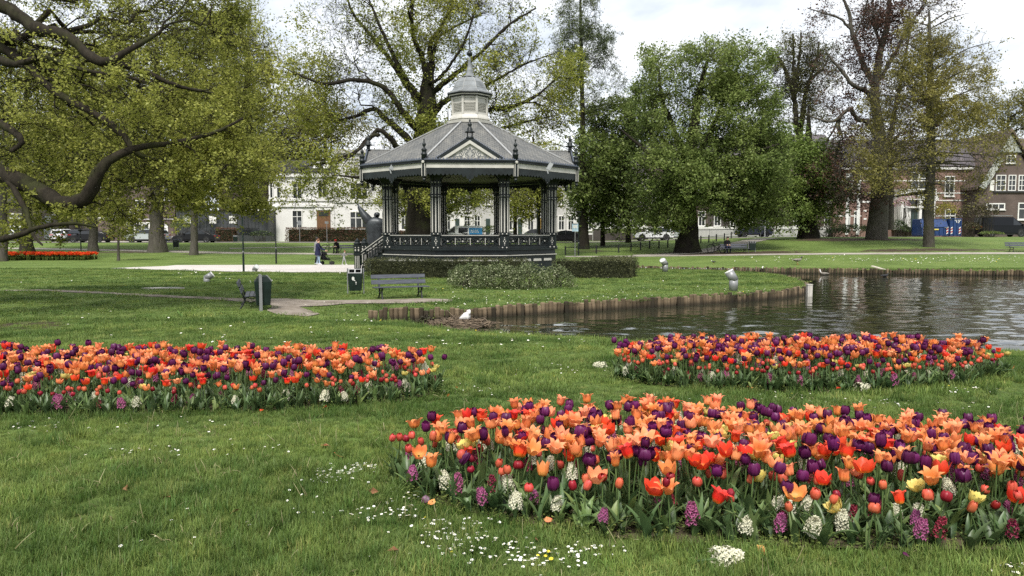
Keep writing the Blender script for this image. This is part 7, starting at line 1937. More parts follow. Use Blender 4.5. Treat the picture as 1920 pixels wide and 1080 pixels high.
p = G(488, 582); litter_bin('green litter bin seen from the side beside the end-on bench', (p.x + .05, p.y + .1, 0), PI / 2 + .35, s=1.08)
p = G(1410, 473); litter_bin('dark green litter bin right of the shaded bench', (p.x, p.y, p.z), 0, s=1.05)
p = G(330, 466); litter_bin('small dark litter bin between the two beech trunks at left', (p.x, p.y, p.z), 0)
p = G(442, 455); litter_bin('small grey bin at the end of the short red hedge', (p.x, p.y, p.z), 0)
def lamp(label, loc, h, white):
    t = thing('street_lamp', label, 'street lamp', loc, 0, 'park lamp posts')
    mb = MB().mat(M_BIN if not white else M_BLACK); mb.tube([(0, 0, 0), (0, 0, .9)], .055, 10); mb.tube([(0, 0, .9), (0, 0, h - .15)], [.042, .035], 10); mb.build('post', t)
    mb = MB().mat(M_LGREY); mb.tube([(0, 0, 1.02), (0, 0, 1.1)], .05, 10); mb.build('band', t)
    if white:
        mb = MB().mat(M_OPAL, True); mb.lathe([(.03, h - .2), (.17, h - .08), (.27, h), (.27, h + .04), (.2, h + .12), (0, h + .15)], 16); mb.build('lamp_shade', t)
    else:
        mb = MB().mat(M_BLACK, True); mb.lathe([(.03, h - .22), (.08, h - .16), (.20, h - .05), (.24, h), (.24, h + .03), (.1, h + .05), (0, h + .06)], 16); mb.build('lamp_shade', t)
p = G(457, 510); lamp('dark green lamp post with flat black shade at the near edge of the paved plaza', p, 3.3, False)
p = G(518, 494.5); lamp('black lamp post with white domed shade beyond the paved plaza', p, 3.75, True)
p = G(152, 469.5); lamp('short black lamp post behind the red tulip strip', p, 1.9, False)
p = G(1085, 479); lamp('dark lamp post beside the blue sign right of the bandstand', p, 3.6, False)
p = on_ground(W(1008, 440, 82).x, 82); lamp('black street lamp seen through the right bay of the bandstand', p, 3.6, False)
p = on_ground(W(1520, 440, 92).x, 92)
def spot(label, loc, rz, s=1.0, tilt=.75):
    t = thing('floodlight', label, 'floodlight', loc, rz, 'ground floodlights aimed at the bandstand'); t.scale = (s, s, s)
    mb = MB().mat(M_LGREY, True); mb.tube([(0, 0, -.02), (0, 0, .46)], .15, 18); mb.build('base', t)
    ax = Vector((math.sin(tilt), 0, math.cos(tilt))); c = Vector((0, 0, .42))
    mb = MB().mat(M_LGREY, True); mb.tube([c - ax * .06, c + ax * .31], .155, 18, cap=True); h = mb.build('head', t)
    mb = MB().mat(M_OPAL); mb.tube([c + ax * .30, c + ax * .335], [.16, .16], 18, cap=False); mb.build('rim', h)
    mb = MB().mat(mat('lamp_glass', (.5, .51, .5), .15, spec=.6)); mb.tube([c + ax * .311, c + ax * .316], .145, 18); mb.build('glass', h)
def aim(p): return math.atan2(BY - p.y, BX - p.x)
p = G(1375, 546); spot('bent grey cylinder floodlight standing on the grassy point near the log edging', p, PI - .25, 1.0, .55)
p = G(1247, 510); spot('bent grey floodlight with pale rim facing us, far side of the grassy point', p, PI + .75, 1.0, .85)
p = G(478, 510); spot('white-rimmed floodlight at the near edge of the paved plaza', (p.x, p.y, -.22), -.75, .85, .95)
p = G(388, 528); spot('pale floodlight lying low in the lawn left of the lamp post', (p.x, p.y, -.2), .35, .85, 1.0)
mb = MB().mat(M_CONC); p = G(305, 541.5); mb.prism([(-.72, -.12), (-.1, -.3), (.78, .05), (.2, .25), (-.5, .1)], -.02, .045); mb.mat(M_LGREY); mb.prism([(.2, -.05), (.75, .06), (.25, .18), (-.05, .08)], .045, .055); o = mb.build('manhole_cover', None, p); tag(o, 'flat pale concrete manhole cover sunk in the lawn at left', 'manhole cover')
# sign by the lamp post
p = G(1078, 481); t = thing('information_sign', 'pale blue square sign on a thin grey pole right of the bandstand', 'sign', p); mb = MB().mat(M_LGREY); mb.tube([(0, 0, 0), (0, 0, 2.7)], .035, 8); mb.build('pole', t)
mb = MB().mat(mat('sign_blue', (.42, .56, .66), .4)); mb.box((0, -.04, 2.35), (.5, .02, .62)); bd = mb.build('panel', t); mb = MB().mat(M_WHITE); mb.box((0, -.055, 2.42), (.34, .008, .25)); mb.slab([(-.24, -.05, 2.60), (.24, -.05, 2.60), (0, -.05, 2.76)], (0, .01, 0)); mb.build('emblem', bd)
# low fence along the rising path
fp = [(1060, 478), (1118, 475.5), (1160, 474), (1183, 471), (1201, 469), (1218, 466.5), (1235.5, 466), (1252, 464), (1267, 462.5), (1314, 456), (1329, 454.5), (1343, 452.5), (1358, 450.5), (1371, 447), (1385, 445.5), (1398, 444), (1410, 443)]
fl_ = [G(*q) for q in fp]
t = thing('low_fence', 'low black fence with posts along the rising gravel path', 'fence', fl_[0])
mbp = MB().mat(M_BLACK); mbp.box((0, 0, .36), (.11, .11, .76)); PM = mbp.mesh('post')
for q in fl_: mesh_obj('post', PM, t, q - fl_[0])
for a, b in zip(fl_[:-1], fl_[1:]):
    mb = MB().mat(M_BLACK); a0, b0 = a - fl_[0], b - fl_[0]
    for z in ((.62, .12) if a.x < W(1165, 470, a.y).x else (.55,)): mb.span(a0 + Vector((0, 0, z)), b0 + Vector((0, 0, z)), .03, .03)
    if a.x < W(1155, 470, a.y).x:
        n = int((b0 - a0).length / .14)
        for k in range(1, n): q = a0.lerp(b0, k / n); mb.span(q + Vector((0, 0, .08)), q + Vector((0, 0, .70)), .018, .018)
    mb.build('rail', t)
# white posts by the path end, railings
for i, x in enumerate((1426, 1434, 1450)):
    p = on_ground(W(x, 440, 93).x, 93); mb = MB().mat(M_OPAL if x == 1434 else M_LGREY); mb.tube([(0, 0, 0), (0, 0, 1.3 if x == 1434 else 2.4)], .07 if x == 1434 else .05, 8); o = mb.build('bollard' if x == 1434 else 'sign_pole', None, p); tag(o, ['thin grey pole left of the white bollard at the path end', 'stout white bollard at the top of the rising path', 'thin grey pole right of the white bollard at the path end'][i], 'bollard' if x == 1434 else 'pole')
for x0, x1, lab in ((1306, 1422, 'dark railing in front of the brick terrace at the path end'), (1436, 1560, 'dark railing behind the bright green chestnut')):
    a, b = on_ground(W(x0, 440, 96.5).x, 96.5), on_ground(W(x1, 440, 96.5).x, 96.5); t = thing('railing', lab, 'railing', a)
    mb = MB().mat(mat('railing_grey', (.09, .095, .10), .5)); L_ = (b - a).length
    for z in (.12, 1.0): mb.span((0, 0, z), (b.x - a.x, 0, z + b.z - a.z), .05, .05)
    for k in range(int(L_ / .16)): mb.box((k * .16, 0, .55), (.025, .025, .95))
    mb.build('bars', t)
# white corner post and plank ramp in the pond
p = H(1517, 556, WATER_Z); mb = MB().mat(mat('grey_post_wood', (.40, .38, .34), .8, scale=9, stretch=(1, 1, .2), var=.2)); mb.box((0, 0, .1), (.17, .17, .62)); mb.box((0, 0, .43), (.19, .19, .03)); o = mb.build('mooring_post', None, p); tag(o, 'pale square wooden post at the tip of the grassy point', 'post')
p = H(1652, 513, WATER_Z); mb = MB().mat(mat('ramp_wood', (.42, .38, .31), .8, scale=9, var=.2)); mb.span((.75, -1.0, -.03), (-.45, .15, .42), .34, .05); mb.mat(mat('ramp_dark', (.025, .022, .018), .9)); mb.box((-.75, .2, .1), (1.0, .3, .35)); o = mb.build('duck_ramp', None, p); tag(o, 'small plank ramp leaning from the far bank into the pond', 'ramp')

# ------------------------------------------------------------------ birds
M_FEW = mat('white_feathers', (.66, .65, .62), .7, var=.08, scale=14); M_FEB = mat('black_feathers', (.02, .02, .022), .6); M_FEG = mat('grey_brown_feathers', (.20, .18, .15), .75, var=.25, scale=12); M_BEAK = mat('beak', (.28, .14, .04), .5)
def bird(label, cat, loc, rz, s, body, head, pose='float', neck=.16):
    t = thing('water_bird', label, cat, loc, rz)
    mb = MB().mat(body, True); z0 = .02 if pose == 'float' else .2
    prof = [(-.34, .10, .012, .012), (-.26, .10, .05, .045), (-.12, .085, .10, .09), (.02, .08, .115, .10), (.14, .10, .095, .09), (.22, .14, .05, .06), (.25, .17, .03, .035)]
    rings = [[(x, w * math.cos(a), z0 + z + h * math.sin(a)) for a in np.linspace(0, 2 * PI, 10, endpoint=False)] for x, z, w, h in prof]; mb.loft(rings); bd = mb.build('body', t)
    mb = MB().mat(head, True); mb.tube([(.18, 0, z0 + .13), (.23, 0, z0 + .15 + neck * .5), (.25, 0, z0 + .14 + neck)], [.05, .034, .032], 8); mb.ball((.265, 0, z0 + .16 + neck), .046, 10, 8, (1.2, .9, .9)); mb.mat(M_BEAK); mb.lathe([(.02, 0), (.014, .03), (.008, .055), (0, .06)], 6, M=Matrix.Translation((.31, 0, z0 + .155 + neck)) @ Matrix.Rotation(PI / 2 + .1, 4, 'Y') @ Matrix.Scale(.6, 4, (1, 0, 0))); mb.build('head', t)
    mb = MB().mat(body, True)
    for s_ in (-1, 1): mb.loft([[(x, s_ * (.085 + .03 * math.sin(u * PI)) + .012 * math.cos(a), z0 + .11 + .055 * math.sin(a) * (1 - u * .6)) for a in np.linspace(0, 2 * PI, 8, endpoint=False)] for x, u in ((.12, 0), (0, .4), (-.15, .7), (-.30, .97))])
    mb.build('wings', t)
    if pose == 'stand':
        mb = MB().mat(M_BEAK)
        for s_ in (-1, 1): mb.tube([(.0, s_ * .05, z0 + .02), (-.015, s_ * .05, .1), (.01, s_ * .05, .01)], .01, 5); mb.slab([(-.02, s_ * .05 - .01, .004), (.07, s_ * .05 - .035, .004), (.08, s_ * .05, .004), (.07, s_ * .05 + .035, .004), (-.02, s_ * .05 + .01, .004)], (0, 0, .01))
        mb.build('legs', t)
    t.scale = (s, s, s); return t
p = G(1495, 496.5); bird('grey goose with dark head walking on the far lawn', 'goose', p, 0.1, 1.05, M_FEG, M_FEB, 'stand', .10)
p = G(1338, 495); bird('small black and white duck standing on the far lawn', 'duck', p, PI, .5, M_FEB, M_FEW, 'stand', .08)
p = H(1423, 511, WATER_Z); bird('white duck floating under the far log edging', 'duck', p, .3, .95, M_FEW, M_FEW)
p = H(1545, 516, WATER_Z); bird('pale duck floating left of the plank ramp', 'duck', p, 2.8, .8, M_FEG, M_FEW)
p = H(1659, 519.5, WATER_Z); bird('dark coot swimming just below the plank ramp', 'coot', p, .2, .7, M_FEB, M_FEB, neck=.08)
# nest of sticks with a white bird
p = H(862, 611, WATER_Z); t = thing('nest', 'untidy nest of sticks in the water against the log edging', 'nest', p); r = np.random.default_rng(4); mb = MB().mat(mat('nest_sticks', (.12, .09, .06), .9, var=.4, scale=9)); mb.lathe([(.62, -.05), (.5, .03), (.3, .09), (0, .10)], 14)
for k in range(190):
    a = r.uniform(0, 6.28); rr = .68 * math.sqrt(r.random()); q = Vector((rr * math.cos(a) * 1.2, rr * math.sin(a) * .8, .02 + .11 * (1 - rr / .7) + r.uniform(0, .05))); b = a + PI / 2 + r.normal(0, .6); l = r.uniform(.12, .34); dv = Vector((math.cos(b), math.sin(b), r.normal(0, .22))) * l; mb.tube([q - dv, q + dv * .3 + Vector((0, 0, .02)), q + dv], r.uniform(.006, .013), 4, cap=False)
for k in range(7): q = Vector((-.1 + r.normal(0, .12), r.normal(0, .1), .08)); mb.tube([q, q + Vector((r.normal(0, .18), r.normal(0, .1), r.uniform(.15, .42)))], .009, 4, cap=False)
o = mb.build('sticks', t); o['kind'] = 'stuff'
bd = thing('water_bird', 'hunched white bird resting on the stick nest', 'bird', p + Vector((.13, -.02, .10)), -.6)
mb = MB().mat(M_FEW, True); mb.loft([[(x, w * math.cos(a), z + h * math.sin(a)) for a in np.linspace(0, 2 * PI, 10, endpoint=False)] for x, z, w, h in ((-.2, .02, .01, .015), (-.12, .07, .07, .06), (0, .13, .10, .10), (.09, .15, .08, .10), (.13, .14, .05, .07))]); mb.build('body', bd)
mb = MB().mat(M_FEW, True); mb.tube([(.1, 0, .18), (.14, 0, .24), (.12, .03, .28), (.05, .05, .26), (.02, .06, .22)], [.04, .03, .028, .032, .028], 8); mb.mat(M_BEAK); mb.tube([(.02, .06, .22), (-.01, .065, .18)], [.014, .004], 6); mb.build('head', bd)

# ------------------------------------------------------------------ cars
M_TYRE = mat('tyre_rubber', (.015, .015, .015), .8); M_RIM = mat('alloy_rim', (.30, .31, .32), .35, metal=.7); M_GLASS = mat('car_glass', (.012, .014, .016), .06, spec=.7); M_TAIL = mat('tail_lamp', (.30, .012, .01), .3); M_HEAD = mat('head_lamp', (.6, .62, .64), .2); M_TRIM = mat('black_trim', (.015, .015, .016), .6)
def paint(n, c): return mat(n, c, .25, var=.03, spec=.2 if max(c) < .05 else .5, scale=1)
def car(label, loc, rz, col, kind='saloon', cat='car', L=4.5, Wd=1.8, group='cars parked along the street', extras=None):
    t = thing('parked_car' if cat == 'car' else 'parked_van', label, cat, loc, rz, group if cat == 'car' else None)
    if kind == 'saloon': low = [(-.5, .32), (-.5, .62), (-.485, .88), (-.40, .95), (.14, .92), (.40, .80), (.485, .66), (.5, .5), (.495, .30)]; cab = [(-.40, .94), (-.22, 1.36), (-.06, 1.42), (.08, 1.36), (.26, .90)]
    elif kind == 'suv': low = [(-.5, .36), (-.5, .75), (-.49, 1.0), (-.44, 1.03), (.15, 1.02), (.42, .92), (.49, .75), (.5, .55), (.495, .34)]; cab = [(-.475, 1.02), (-.40, 1.52), (-.10, 1.60), (.08, 1.52), (.25, 1.0)]
    else: low = [(-.5, .36), (-.5, .9), (-.495, 1.1), (-.49, 1.12), (.30, 1.12), (.45, 1.0), (.495, .8), (.5, .5), (.495, .34)]; cab = [(-.495, 1.11), (-.485, 1.90), (-.40, 1.96), (.16, 1.93), (.38, 1.10)]
    def shell(P, m, nm, win, wout, zc, par):
        mb = MB().mat(m); n = len(P); rings = []
        for s, k in ((-1, .90), (-.96, 1), (.96, 1), (1, .90)):
            rings.append([(x * L * (.995 if k < 1 else 1), s * Wd / 2 * (1 - win * max(0, (z - zc))), (z - .6) * (1 if k == 1 else .96) + .6) for x, z in P])
        V = [q for r_ in rings for q in r_]; F = [(i * n + j, i * n + (j + 1) % n, (i + 1) * n + (j + 1) % n, (i + 1) * n + j) for i in range(3) for j in range(n)]; F += [tuple(range(n - 1, -1, -1)), tuple(range(3 * n, 4 * n))]
        mb.add(V, F); return mb.build(nm, par, bevel=.035)
    bd = shell(low, col, 'body', .04, 0, .5, t); shell(cab, col, 'cabin', .28, 0, cab[0][1], t)
    zb, zt = cab[0][1], max(z for _, z in cab); k = len(cab)
    x0, x1, x2, x3 = cab[0][0], cab[1][0], cab[-2][0], cab[-1][0]; zr = cab[1][1]; zf = cab[-2][1]
    for s in (-1, 1):
        mb = MB().mat(M_GLASS)
        def sd(x, z): return (x * L, s * (Wd / 2 * (1 - .28 * (z - zb)) + .006), z)
        fr = .10 if kind != 'van' else .55
        za, ze = zb + .03, zt - .09
        xa = x0 + (x1 - x0) * .55 + .03; xb = x3 - (x3 - x2) * .2 - .02
        xs0 = xa if kind != 'van' else .16
        A = [(xs0 - .02, za), (xb, za), (x2 - .005, ze - .02), (max(x1 + .01, xs0), ze)]
        pl = [sd(*q) for q in A]; mb.slab(pl if s < 0 else pl[::-1], (0, .004 * s, 0)); g = mb.build('side_window', t)
        if kind != 'van': mb = MB().mat(M_TRIM); mb.slab([sd(-.05, za), sd(-.035, za), sd(-.03, ze), sd(-.045, ze)], (0, .012 * s, 0)); mb.build('pillar', g)
    mb = MB().mat(M_GLASS); w = Wd / 2 * .86
    a, b = Vector((x3 * L - .04, 0, zb + .02)), Vector((x2 * L + .0, 0, zf - .02)); nn_ = Vector((zf - zb, 0, (x3 - x2) * L)).normalized() * .012
    mb.slab([a + Vector((0, -w, 0)) + nn_, a + Vector((0, w, 0)) + nn_, b + Vector((0, w * .86, 0)) + nn_, b + Vector((0, -w * .86, 0)) + nn_], nn_ * .6); mb.build('windscreen', t)
    a, b = Vector((x0 * L, 0, zb + .04)), Vector((x1 * L, 0, zr - .05)); nn_ = Vector((-(zr - zb), 0, (x1 - x0) * L)).normalized() * .012
    mb = MB().mat(M_GLASS); mb.slab([a + Vector((0, -w * .9, 0)) + nn_, a + Vector((0, w * .9, 0)) + nn_, b + Vector((0, w * .8, 0)) + nn_, b + Vector((0, -w * .8, 0)) + nn_], nn_ * .6); mb.build('rear_window', t)
    R = .32 if kind == 'saloon' else .36
    for x in (-.31, .31):
        for s in (-1, 1):
            Mx = Matrix.Translation((x * L, s * (Wd / 2 - .10), R)) @ Matrix.Rotation(-s * PI / 2, 4, 'X'); mb = MB().mat(M_TYRE); mb.lathe([(R * .6, -.1), (R * .96, -.1), (R, -.06), (R, .08), (R * .95, .115), (R * .62, .115)], 20, M=Mx); wl2 = mb.build('wheel', t)
            mb = MB().mat(M_RIM); mb.lathe([(R * .64, .10), (R * .60, .118), (R * .5, .10), (.03, .11), (0, .115)], 20, M=Mx); mb.build('rim', wl2)
            mb = MB().mat(M_TRIM); mb.lathe([(R * 1.18, .085), (R * 1.18, .112), (R * 1.02, .112), (R * 1.0, .085)], 20, M=Mx); mb.build('wheel_arch', wl2)
    zl = low[2][1] - .12; zh = low[-3][1] - .02
    for s in (-1, 1):
        mb = MB().mat(M_TAIL); mb.box((-L / 2 + .02, s * Wd * .36, zl), (.06, Wd * .24, .13)); mb.build('tail_light', t)
        mb = MB().mat(M_HEAD); mb.box((L / 2 - .10, s * Wd * .36, zh), (.2, Wd * .22, .12)); mb.build('headlight', t)
        mb = MB().mat(col); mb.box((x3 * L - .25, s * (Wd / 2 + .08), zb + .06), (.12, .2, .13)); mb.build('mirror', t)
    mb = MB().mat(M_TRIM); mb.box((0, 0, .30), (L * .96, Wd * .93, .18)); mb.box((L / 2 - .02, 0, .5), (.06, Wd * .5, .16)); mb.build('sill', t)
    mb = MB().mat(mat('number_plate', (.62, .48, .05), .5)); mb.box((-L / 2 - .012, 0, zl - .2), (.02, .5, .11)); mb.box((L / 2 + .006, 0, .42), (.02, .5, .11)); mb.build('number_plate', t)
    return t
def cp(px, d): return on_ground(W(px, 450, d).x, d) + Vector((0, 0, .02))
car('white hatchback parked nose-in on the driveway at left, seen from behind', cp(122, 95), PI / 2 + .12, paint('car_white', (.62, .63, .64)), 'suv', L=4.2)
car('black saloon at the kerb behind the medium grey trunk', cp(170, 88.2), PI - .03, paint('car_black', (.012, .012, .014)), 'saloon', L=4.9)
car('silver grey sport utility car half hidden by the thick beech trunk', cp(277, 88.6), PI, paint('car_silver', (.36, .39, .39)), 'suv', L=4.7)
car('black fastback saloon right of the thick beech trunk', cp(368, 88.2), PI, paint('car_black', (.012, .012, .014)), 'saloon', L=5.0)
car('white car half hidden by oak leaves at the far left', cp(24, 89), 0, paint('car_white', (.62, .63, .64)), 'suv', L=4.5)
car('dark car tucked beside the white hatchback', cp(158, 96), PI / 2, paint('car_grey_dark', (.04, .042, .048)), 'suv', L=4.2)
car('white car seen through the right bay of the bandstand', cp(1000, 88), PI, paint('car_white', (.62, .63, .64)), 'suv', L=4.6)
car('white car behind the red banner', cp(946, 88.3), 0, paint('car_white', (.62, .63, .64)), 'saloon', L=4.5)
car('dark low car seen right of the white one through the bandstand', cp(1056, 88.3), PI, paint('car_black', (.012, .012, .014)), 'saloon', L=4.6)
car('white car behind the hanging chestnut leaves', cp(1224, 89), PI, paint('car_white', (.62, .63, .64)), 'suv', L=4.6)
car('silver car left of the broad chestnut trunk', cp(1268, 89.4), 0, paint('car_silver', (.36, .39, .39)), 'suv', L=4.4)
car('dark blue car behind the low fence posts', cp(1412, 95.2), PI, paint('car_blue_dark', (.02, .022, .05)), 'suv', L=4.4)
vn = car('white van with a blue panel on its side behind the bandstand', cp(866, 88.5), PI, paint('car_white', (.62, .63, .64)), 'van', 'van', L=5.1, Wd=1.95)
mb = MB().mat(mat('van_blue', (.03, .19, .42), .4)); mb.box((-1.7, .985, 1.12), (1.55, .012, 1.15)); vb = mb.build('blue_panel', vn)
mb = MB().mat(M_WHITE)
for k, w in enumerate((.30, .12, .2, .26)): mb.box((-1.2 - k * .28 * .8, .995, 1.42), (w * .6, .006, .09))
for k in range(6): mb.box((-1.15 - k * .17, .995, 1.22), (.11, .006, .10))
mb.build('lettering', vb)
mb = MB().mat(M_GLASS); mb.slab([(.35, .965, 1.15), (-.75, .965, .85), (-.75, .885, 1.72), (.30, .885, 1.72)], (0, .012, 0)); mb.build('dark_panel', vn)
car('large black van with roof rack parked before the gabled house', cp(1876, 90), 0, paint('van_black', (.006, .007, .009)), 'van', 'van', L=5.7, Wd=2.0)
bv_ = bpy.data.objects['parked_van.001']; bv_.scale = (1, 1, 1.22)
mb = MB().mat(M_LGREY)
for s in (-1, 1): mb.span((-2.6, s * .75, 2.06), (.8, s * .75, 2.06), .05, .05)
for k in range(6): mb.span((-2.5 + k * .62, -.8, 2.03), (-2.5 + k * .62, .8, 2.03), .04, .04)
mb.build('roof_rack', bv_)
# blue containers
M_SKIP = mat('skip_blue', (.010, .034, .12), .45, var=.15, dirt=.35, dirtcol=(.05, .06, .09)); M_STR = mat('hazard_red', (.42, .05, .03), .5)
def skip(label, x0, x1, y0, d, slope):
    a, b = cp(x0, d), cp(x1, d); w = b.x - a.x; zt = W(x0, y0, d).z - a.z; t = thing('waste_container', label, 'waste container', ((a.x + b.x) / 2, d, a.z), 0, 'blue waste containers')
    mb = MB().mat(M_SKIP); x = w / 2
    if slope: mb.loft([[(sx * x, -1.1, .12), (sx * x, 1.1, .12), (sx * x, 1.1, zt), (sx * x * .97, -.55, zt), (sx * x, -1.1, zt * .52)] for sx in (-1, 1)])
    else: mb.box((0, 0, .12 + (zt - .12) / 2), (w, 2.2, zt - .12))
    mb.build('body', t, bevel=.03)
    r_ = MB().mat(M_SKIP); n = 6 if slope else 3
    for k in range(n + 1): r_.box((-x + .06 + k * (w - .12) / n, -1.13, zt * (.27 if slope else .5)), (.09, .1, zt * (.45 if slope else .92)))
    r_.box((0, -1.12, .2), (w, .12, .12)); r_.box((0, -.6 if slope else -1.12, zt), (w, .12, .09)); r_.build('ribs', t)
    if slope:
        li = MB().mat(M_SKIP); li.slab([(-x * .93, -1.12, zt * .54), (x * .93, -1.12, zt * .54), (x * .93, -.57, zt * .99), (-x * .93, -.57, zt * .99)], (0, -.04, .04)); li.build('lid', t)
        yl = MB().mat(mat('label_yellow', (.6, .5, .1), .5)); yl.box((.1, -1.19, zt * .42), (.5, .02, .14)); yl.build('label', t)
        ba = MB().mat(M_LGREY)
        for s in (-1, 1): ba.box((s * x * .8, -1.2, zt * .52), (.5, .05, .06))
        ba.build('lid_handle', t)
    else:
        em = MB().mat(M_WHITE); c = Vector((.25, -1.11, zt * .84)); em.slab([c + Vector((-.22, 0, .1)), c + Vector((.22, 0, .1)), c + Vector((.18, 0, -.06)), c + Vector((0, 0, -.24)), c + Vector((-.18, 0, -.06))], (0, -.012, 0)); em.mat(M_SKIP); em.slab([c + Vector((-.13, -.014, .04)), c + Vector((.13, -.014, .04)), c + Vector((0, -.014, -.14))], (0, -.006, 0)); em.mat(M_WHITE)
        for k in range(4): em.box((c.x - .3 + k * .2, c.y, c.z + .18), (.13, .012, .1))
        em.build('emblem', t)
    for s in (-1, 1):
        st = MB().mat(M_WHITE)
        for k in range(5):
            st.cur = 0; st.mat(M_STR if k % 2 else M_WHITE); z = .3 + k * .16; st.slab([(s * (x - .22) - .1, -1.19, z), (s * (x - .22) + .1, -1.19, z + .12), (s * (x - .22) + .1, -1.19, z + .24), (s * (x - .22) - .1, -1.19, z + .12)], (0, .012, 0))
        st.build('hazard_stripes', t)
skip('long blue waste container with sloping lids behind the straight trunk', 1718, 1768, 411, 88, True)
skip('square blue waste container with white emblem right of the long one', 1769, 1791, 410.5, 88, False)
# red banner behind the bandstand
p = on_ground(W(945, 440, 86).x, 86); t = thing('banner', 'faded red banner on two posts seen through the bandstand', 'banner', p)
mb = MB().mat(M_LGREY)
for s in (-1, 1): mb.tube([(s * .42, 0, 0), (s * .42, 0, 3.3)], .03, 6)
mb.build('posts', t); mb = MB().mat(mat('banner_red', (.38, .065, .05), .7)); mb.box((0, -.03, 2.55), (.82, .02, 1.45)); bn = mb.build('cloth', t); mb = MB().mat(mat('banner_pale', (.45, .25, .22), .7)); mb.tube([(.18 * math.cos(a), -.045, 2.7 + .3 * math.sin(a)) for a in np.linspace(.6, 4.2, 9)], .03, 5); mb.build('motif', bn)
for x, lab in ((562, 'round grey road sign on a thin pole by the villa window'), (613, 'thin grey sign pole in front of the villa door')):
    p = on_ground(W(x, 440, 92).x, 92); t = thing('road_sign', lab, 'road sign', p); mb = MB().mat(M_LGREY); mb.tube([(0, 0, 0), (0, 0, 2.5)], .035, 6); mb.build('pole', t); mb = MB().mat(mat('sign_back', (.17, .18, .19), .5))
    if x < 600: mb.lathe([(.3, 0), (.3, .02)], 16, M=Matrix.Translation((0, -.05, 2.35)) @ Matrix.Rotation(PI / 2, 4, 'X'))
    else: mb.box((0, -.05, 2.4), (.45, .02, .28))
    mb.build('plate', t)

# ------------------------------------------------------------------ bicycles, pushchair
def bicycle(label, loc, rz, s=1.0):
    t = thing('bicycle', label, 'bicycle', loc, rz, 'bicycles beside the benches'); t.scale = (s, s, s)
    for x in (-.53, .53):
        mb = MB().mat(M_TYRE); mb.tube([(x + .34 * math.cos(a), 0, .36 + .34 * math.sin(a)) for a in np.linspace(0, 2 * PI, 25)], .034, 6, cap=False); w_ = mb.build('wheel', t); mb = MB().mat(M_LGREY)
        for k in range(10): a = k * PI / 5; mb.tube([(x, 0, .36), (x + .33 * math.cos(a), 0, .36 + .33 * math.sin(a))], .003, 3, cap=False)
        mb.build('spokes', w_)
    mb = MB().mat(M_BLACK)
    for a, b in (((-.53, .36), (-.08, .32)), ((-.08, .32), (-.2, .82)), ((-.53, .36), (-.17, .74)), ((-.08, .32), (.36, .72)), ((-.17, .74), (.34, .80)), ((.32, .95), (.40, .62)), ((.40, .62), (.53, .36))): mb.tube([(a[0], 0, a[1]), (b[0], 0, b[1])], .028, 6)
    mb.tube([(-.53, -.03, .70), (-.30, -.03, .72)], .015, 5); mb.build('frame', t)
    mb = MB().mat(M_BLACK); mb.tube([(.22, -.27, .98), (.33, -.2, 1.02), (.34, 0, 1.0), (.33, .2, 1.02), (.22, .27, .98)], .014, 6); mb.build('handlebar', t)
    mb = MB().mat(M_BLACK); mb.loft([[(-.34, -.09, .86), (-.34, .09, .86), (-.34, .08, .91), (-.34, -.08, .91)], [(-.18, -.05, .86), (-.18, .05, .86), (-.18, .04, .90), (-.18, -.04, .90)], [(-.06, -.02, .86), (-.06, .02, .86), (-.06, .02, .885), (-.06, -.02, .885)]]); mb.build('saddle', t)
    mb = MB().mat(M_BLACK); mb.tube([(-.08, -.09, .2), (-.08, -.05, .2), (-.08, .05, .44), (-.08, .09, .44)], .012, 5); mb.build('pedals', t)
p = G(621, 473.5); bicycle('black bicycle parked left of the seated person across the lawn', p, .25, 1.0)
p = G(1344, 474.5); bicycle('dark bicycle leaning left of the shaded bench', p, PI + .2, 1.0)

# ------------------------------------------------------------------ people
def skin_mesh(name, J, E, region, mats, sub=1):
    """J {joint: (x,y,z,r)}, E [(a,b)], region(face centre, nearest bone) -> material index; one continuous body"""
    names = list(J); me = bpy.data.meshes.new(name); me.from_pydata([J[n][:3] for n in names], [(names.index(a), names.index(b)) for a, b in E], [])
    ob = bpy.data.objects.new(name + '_build', me); COL.objects.link(ob)
    sk = ob.modifiers.new('skin', 'SKIN'); sk.use_smooth_shade = True
    for i, n in enumerate(names):
        r_ = J[n][3]; r_ = r_ if hasattr(r_, '__len__') else (r_, r_); me.skin_vertices[0].data[i].radius = r_; me.skin_vertices[0].data[i].use_root = (i == 0)
    ss = ob.modifiers.new('sub', 'SUBSURF'); ss.levels = sub; ss.render_levels = sub
    dg = bpy.context.evaluated_depsgraph_get(); out = bpy.data.meshes.new_from_object(ob.evaluated_get(dg)); out.name = name
    bpy.data.objects.remove(ob)
    out.materials.clear()
    for m in mats: out.materials.append(m)
    seg = [(Vector(J[a][:3]), Vector(J[b][:3]), (a, b)) for a, b in E]; mi = []
    for f in out.polygons:
        c = f.center; best = None
        for a, b, k in seg:
            ab = b - a; t_ = max(0, min(1, (c - a).dot(ab) / max(ab.length_squared, 1e-9))); dd = (c - a - ab * t_).length
            if best is None or dd < best[0]: best = (dd, k, t_)
        mi.append(region(c, best[1], best[2]))
    out.polygons.foreach_set('material_index', mi); out.polygons.foreach_set('use_smooth', [True] * len(mi)); out.update(); return out
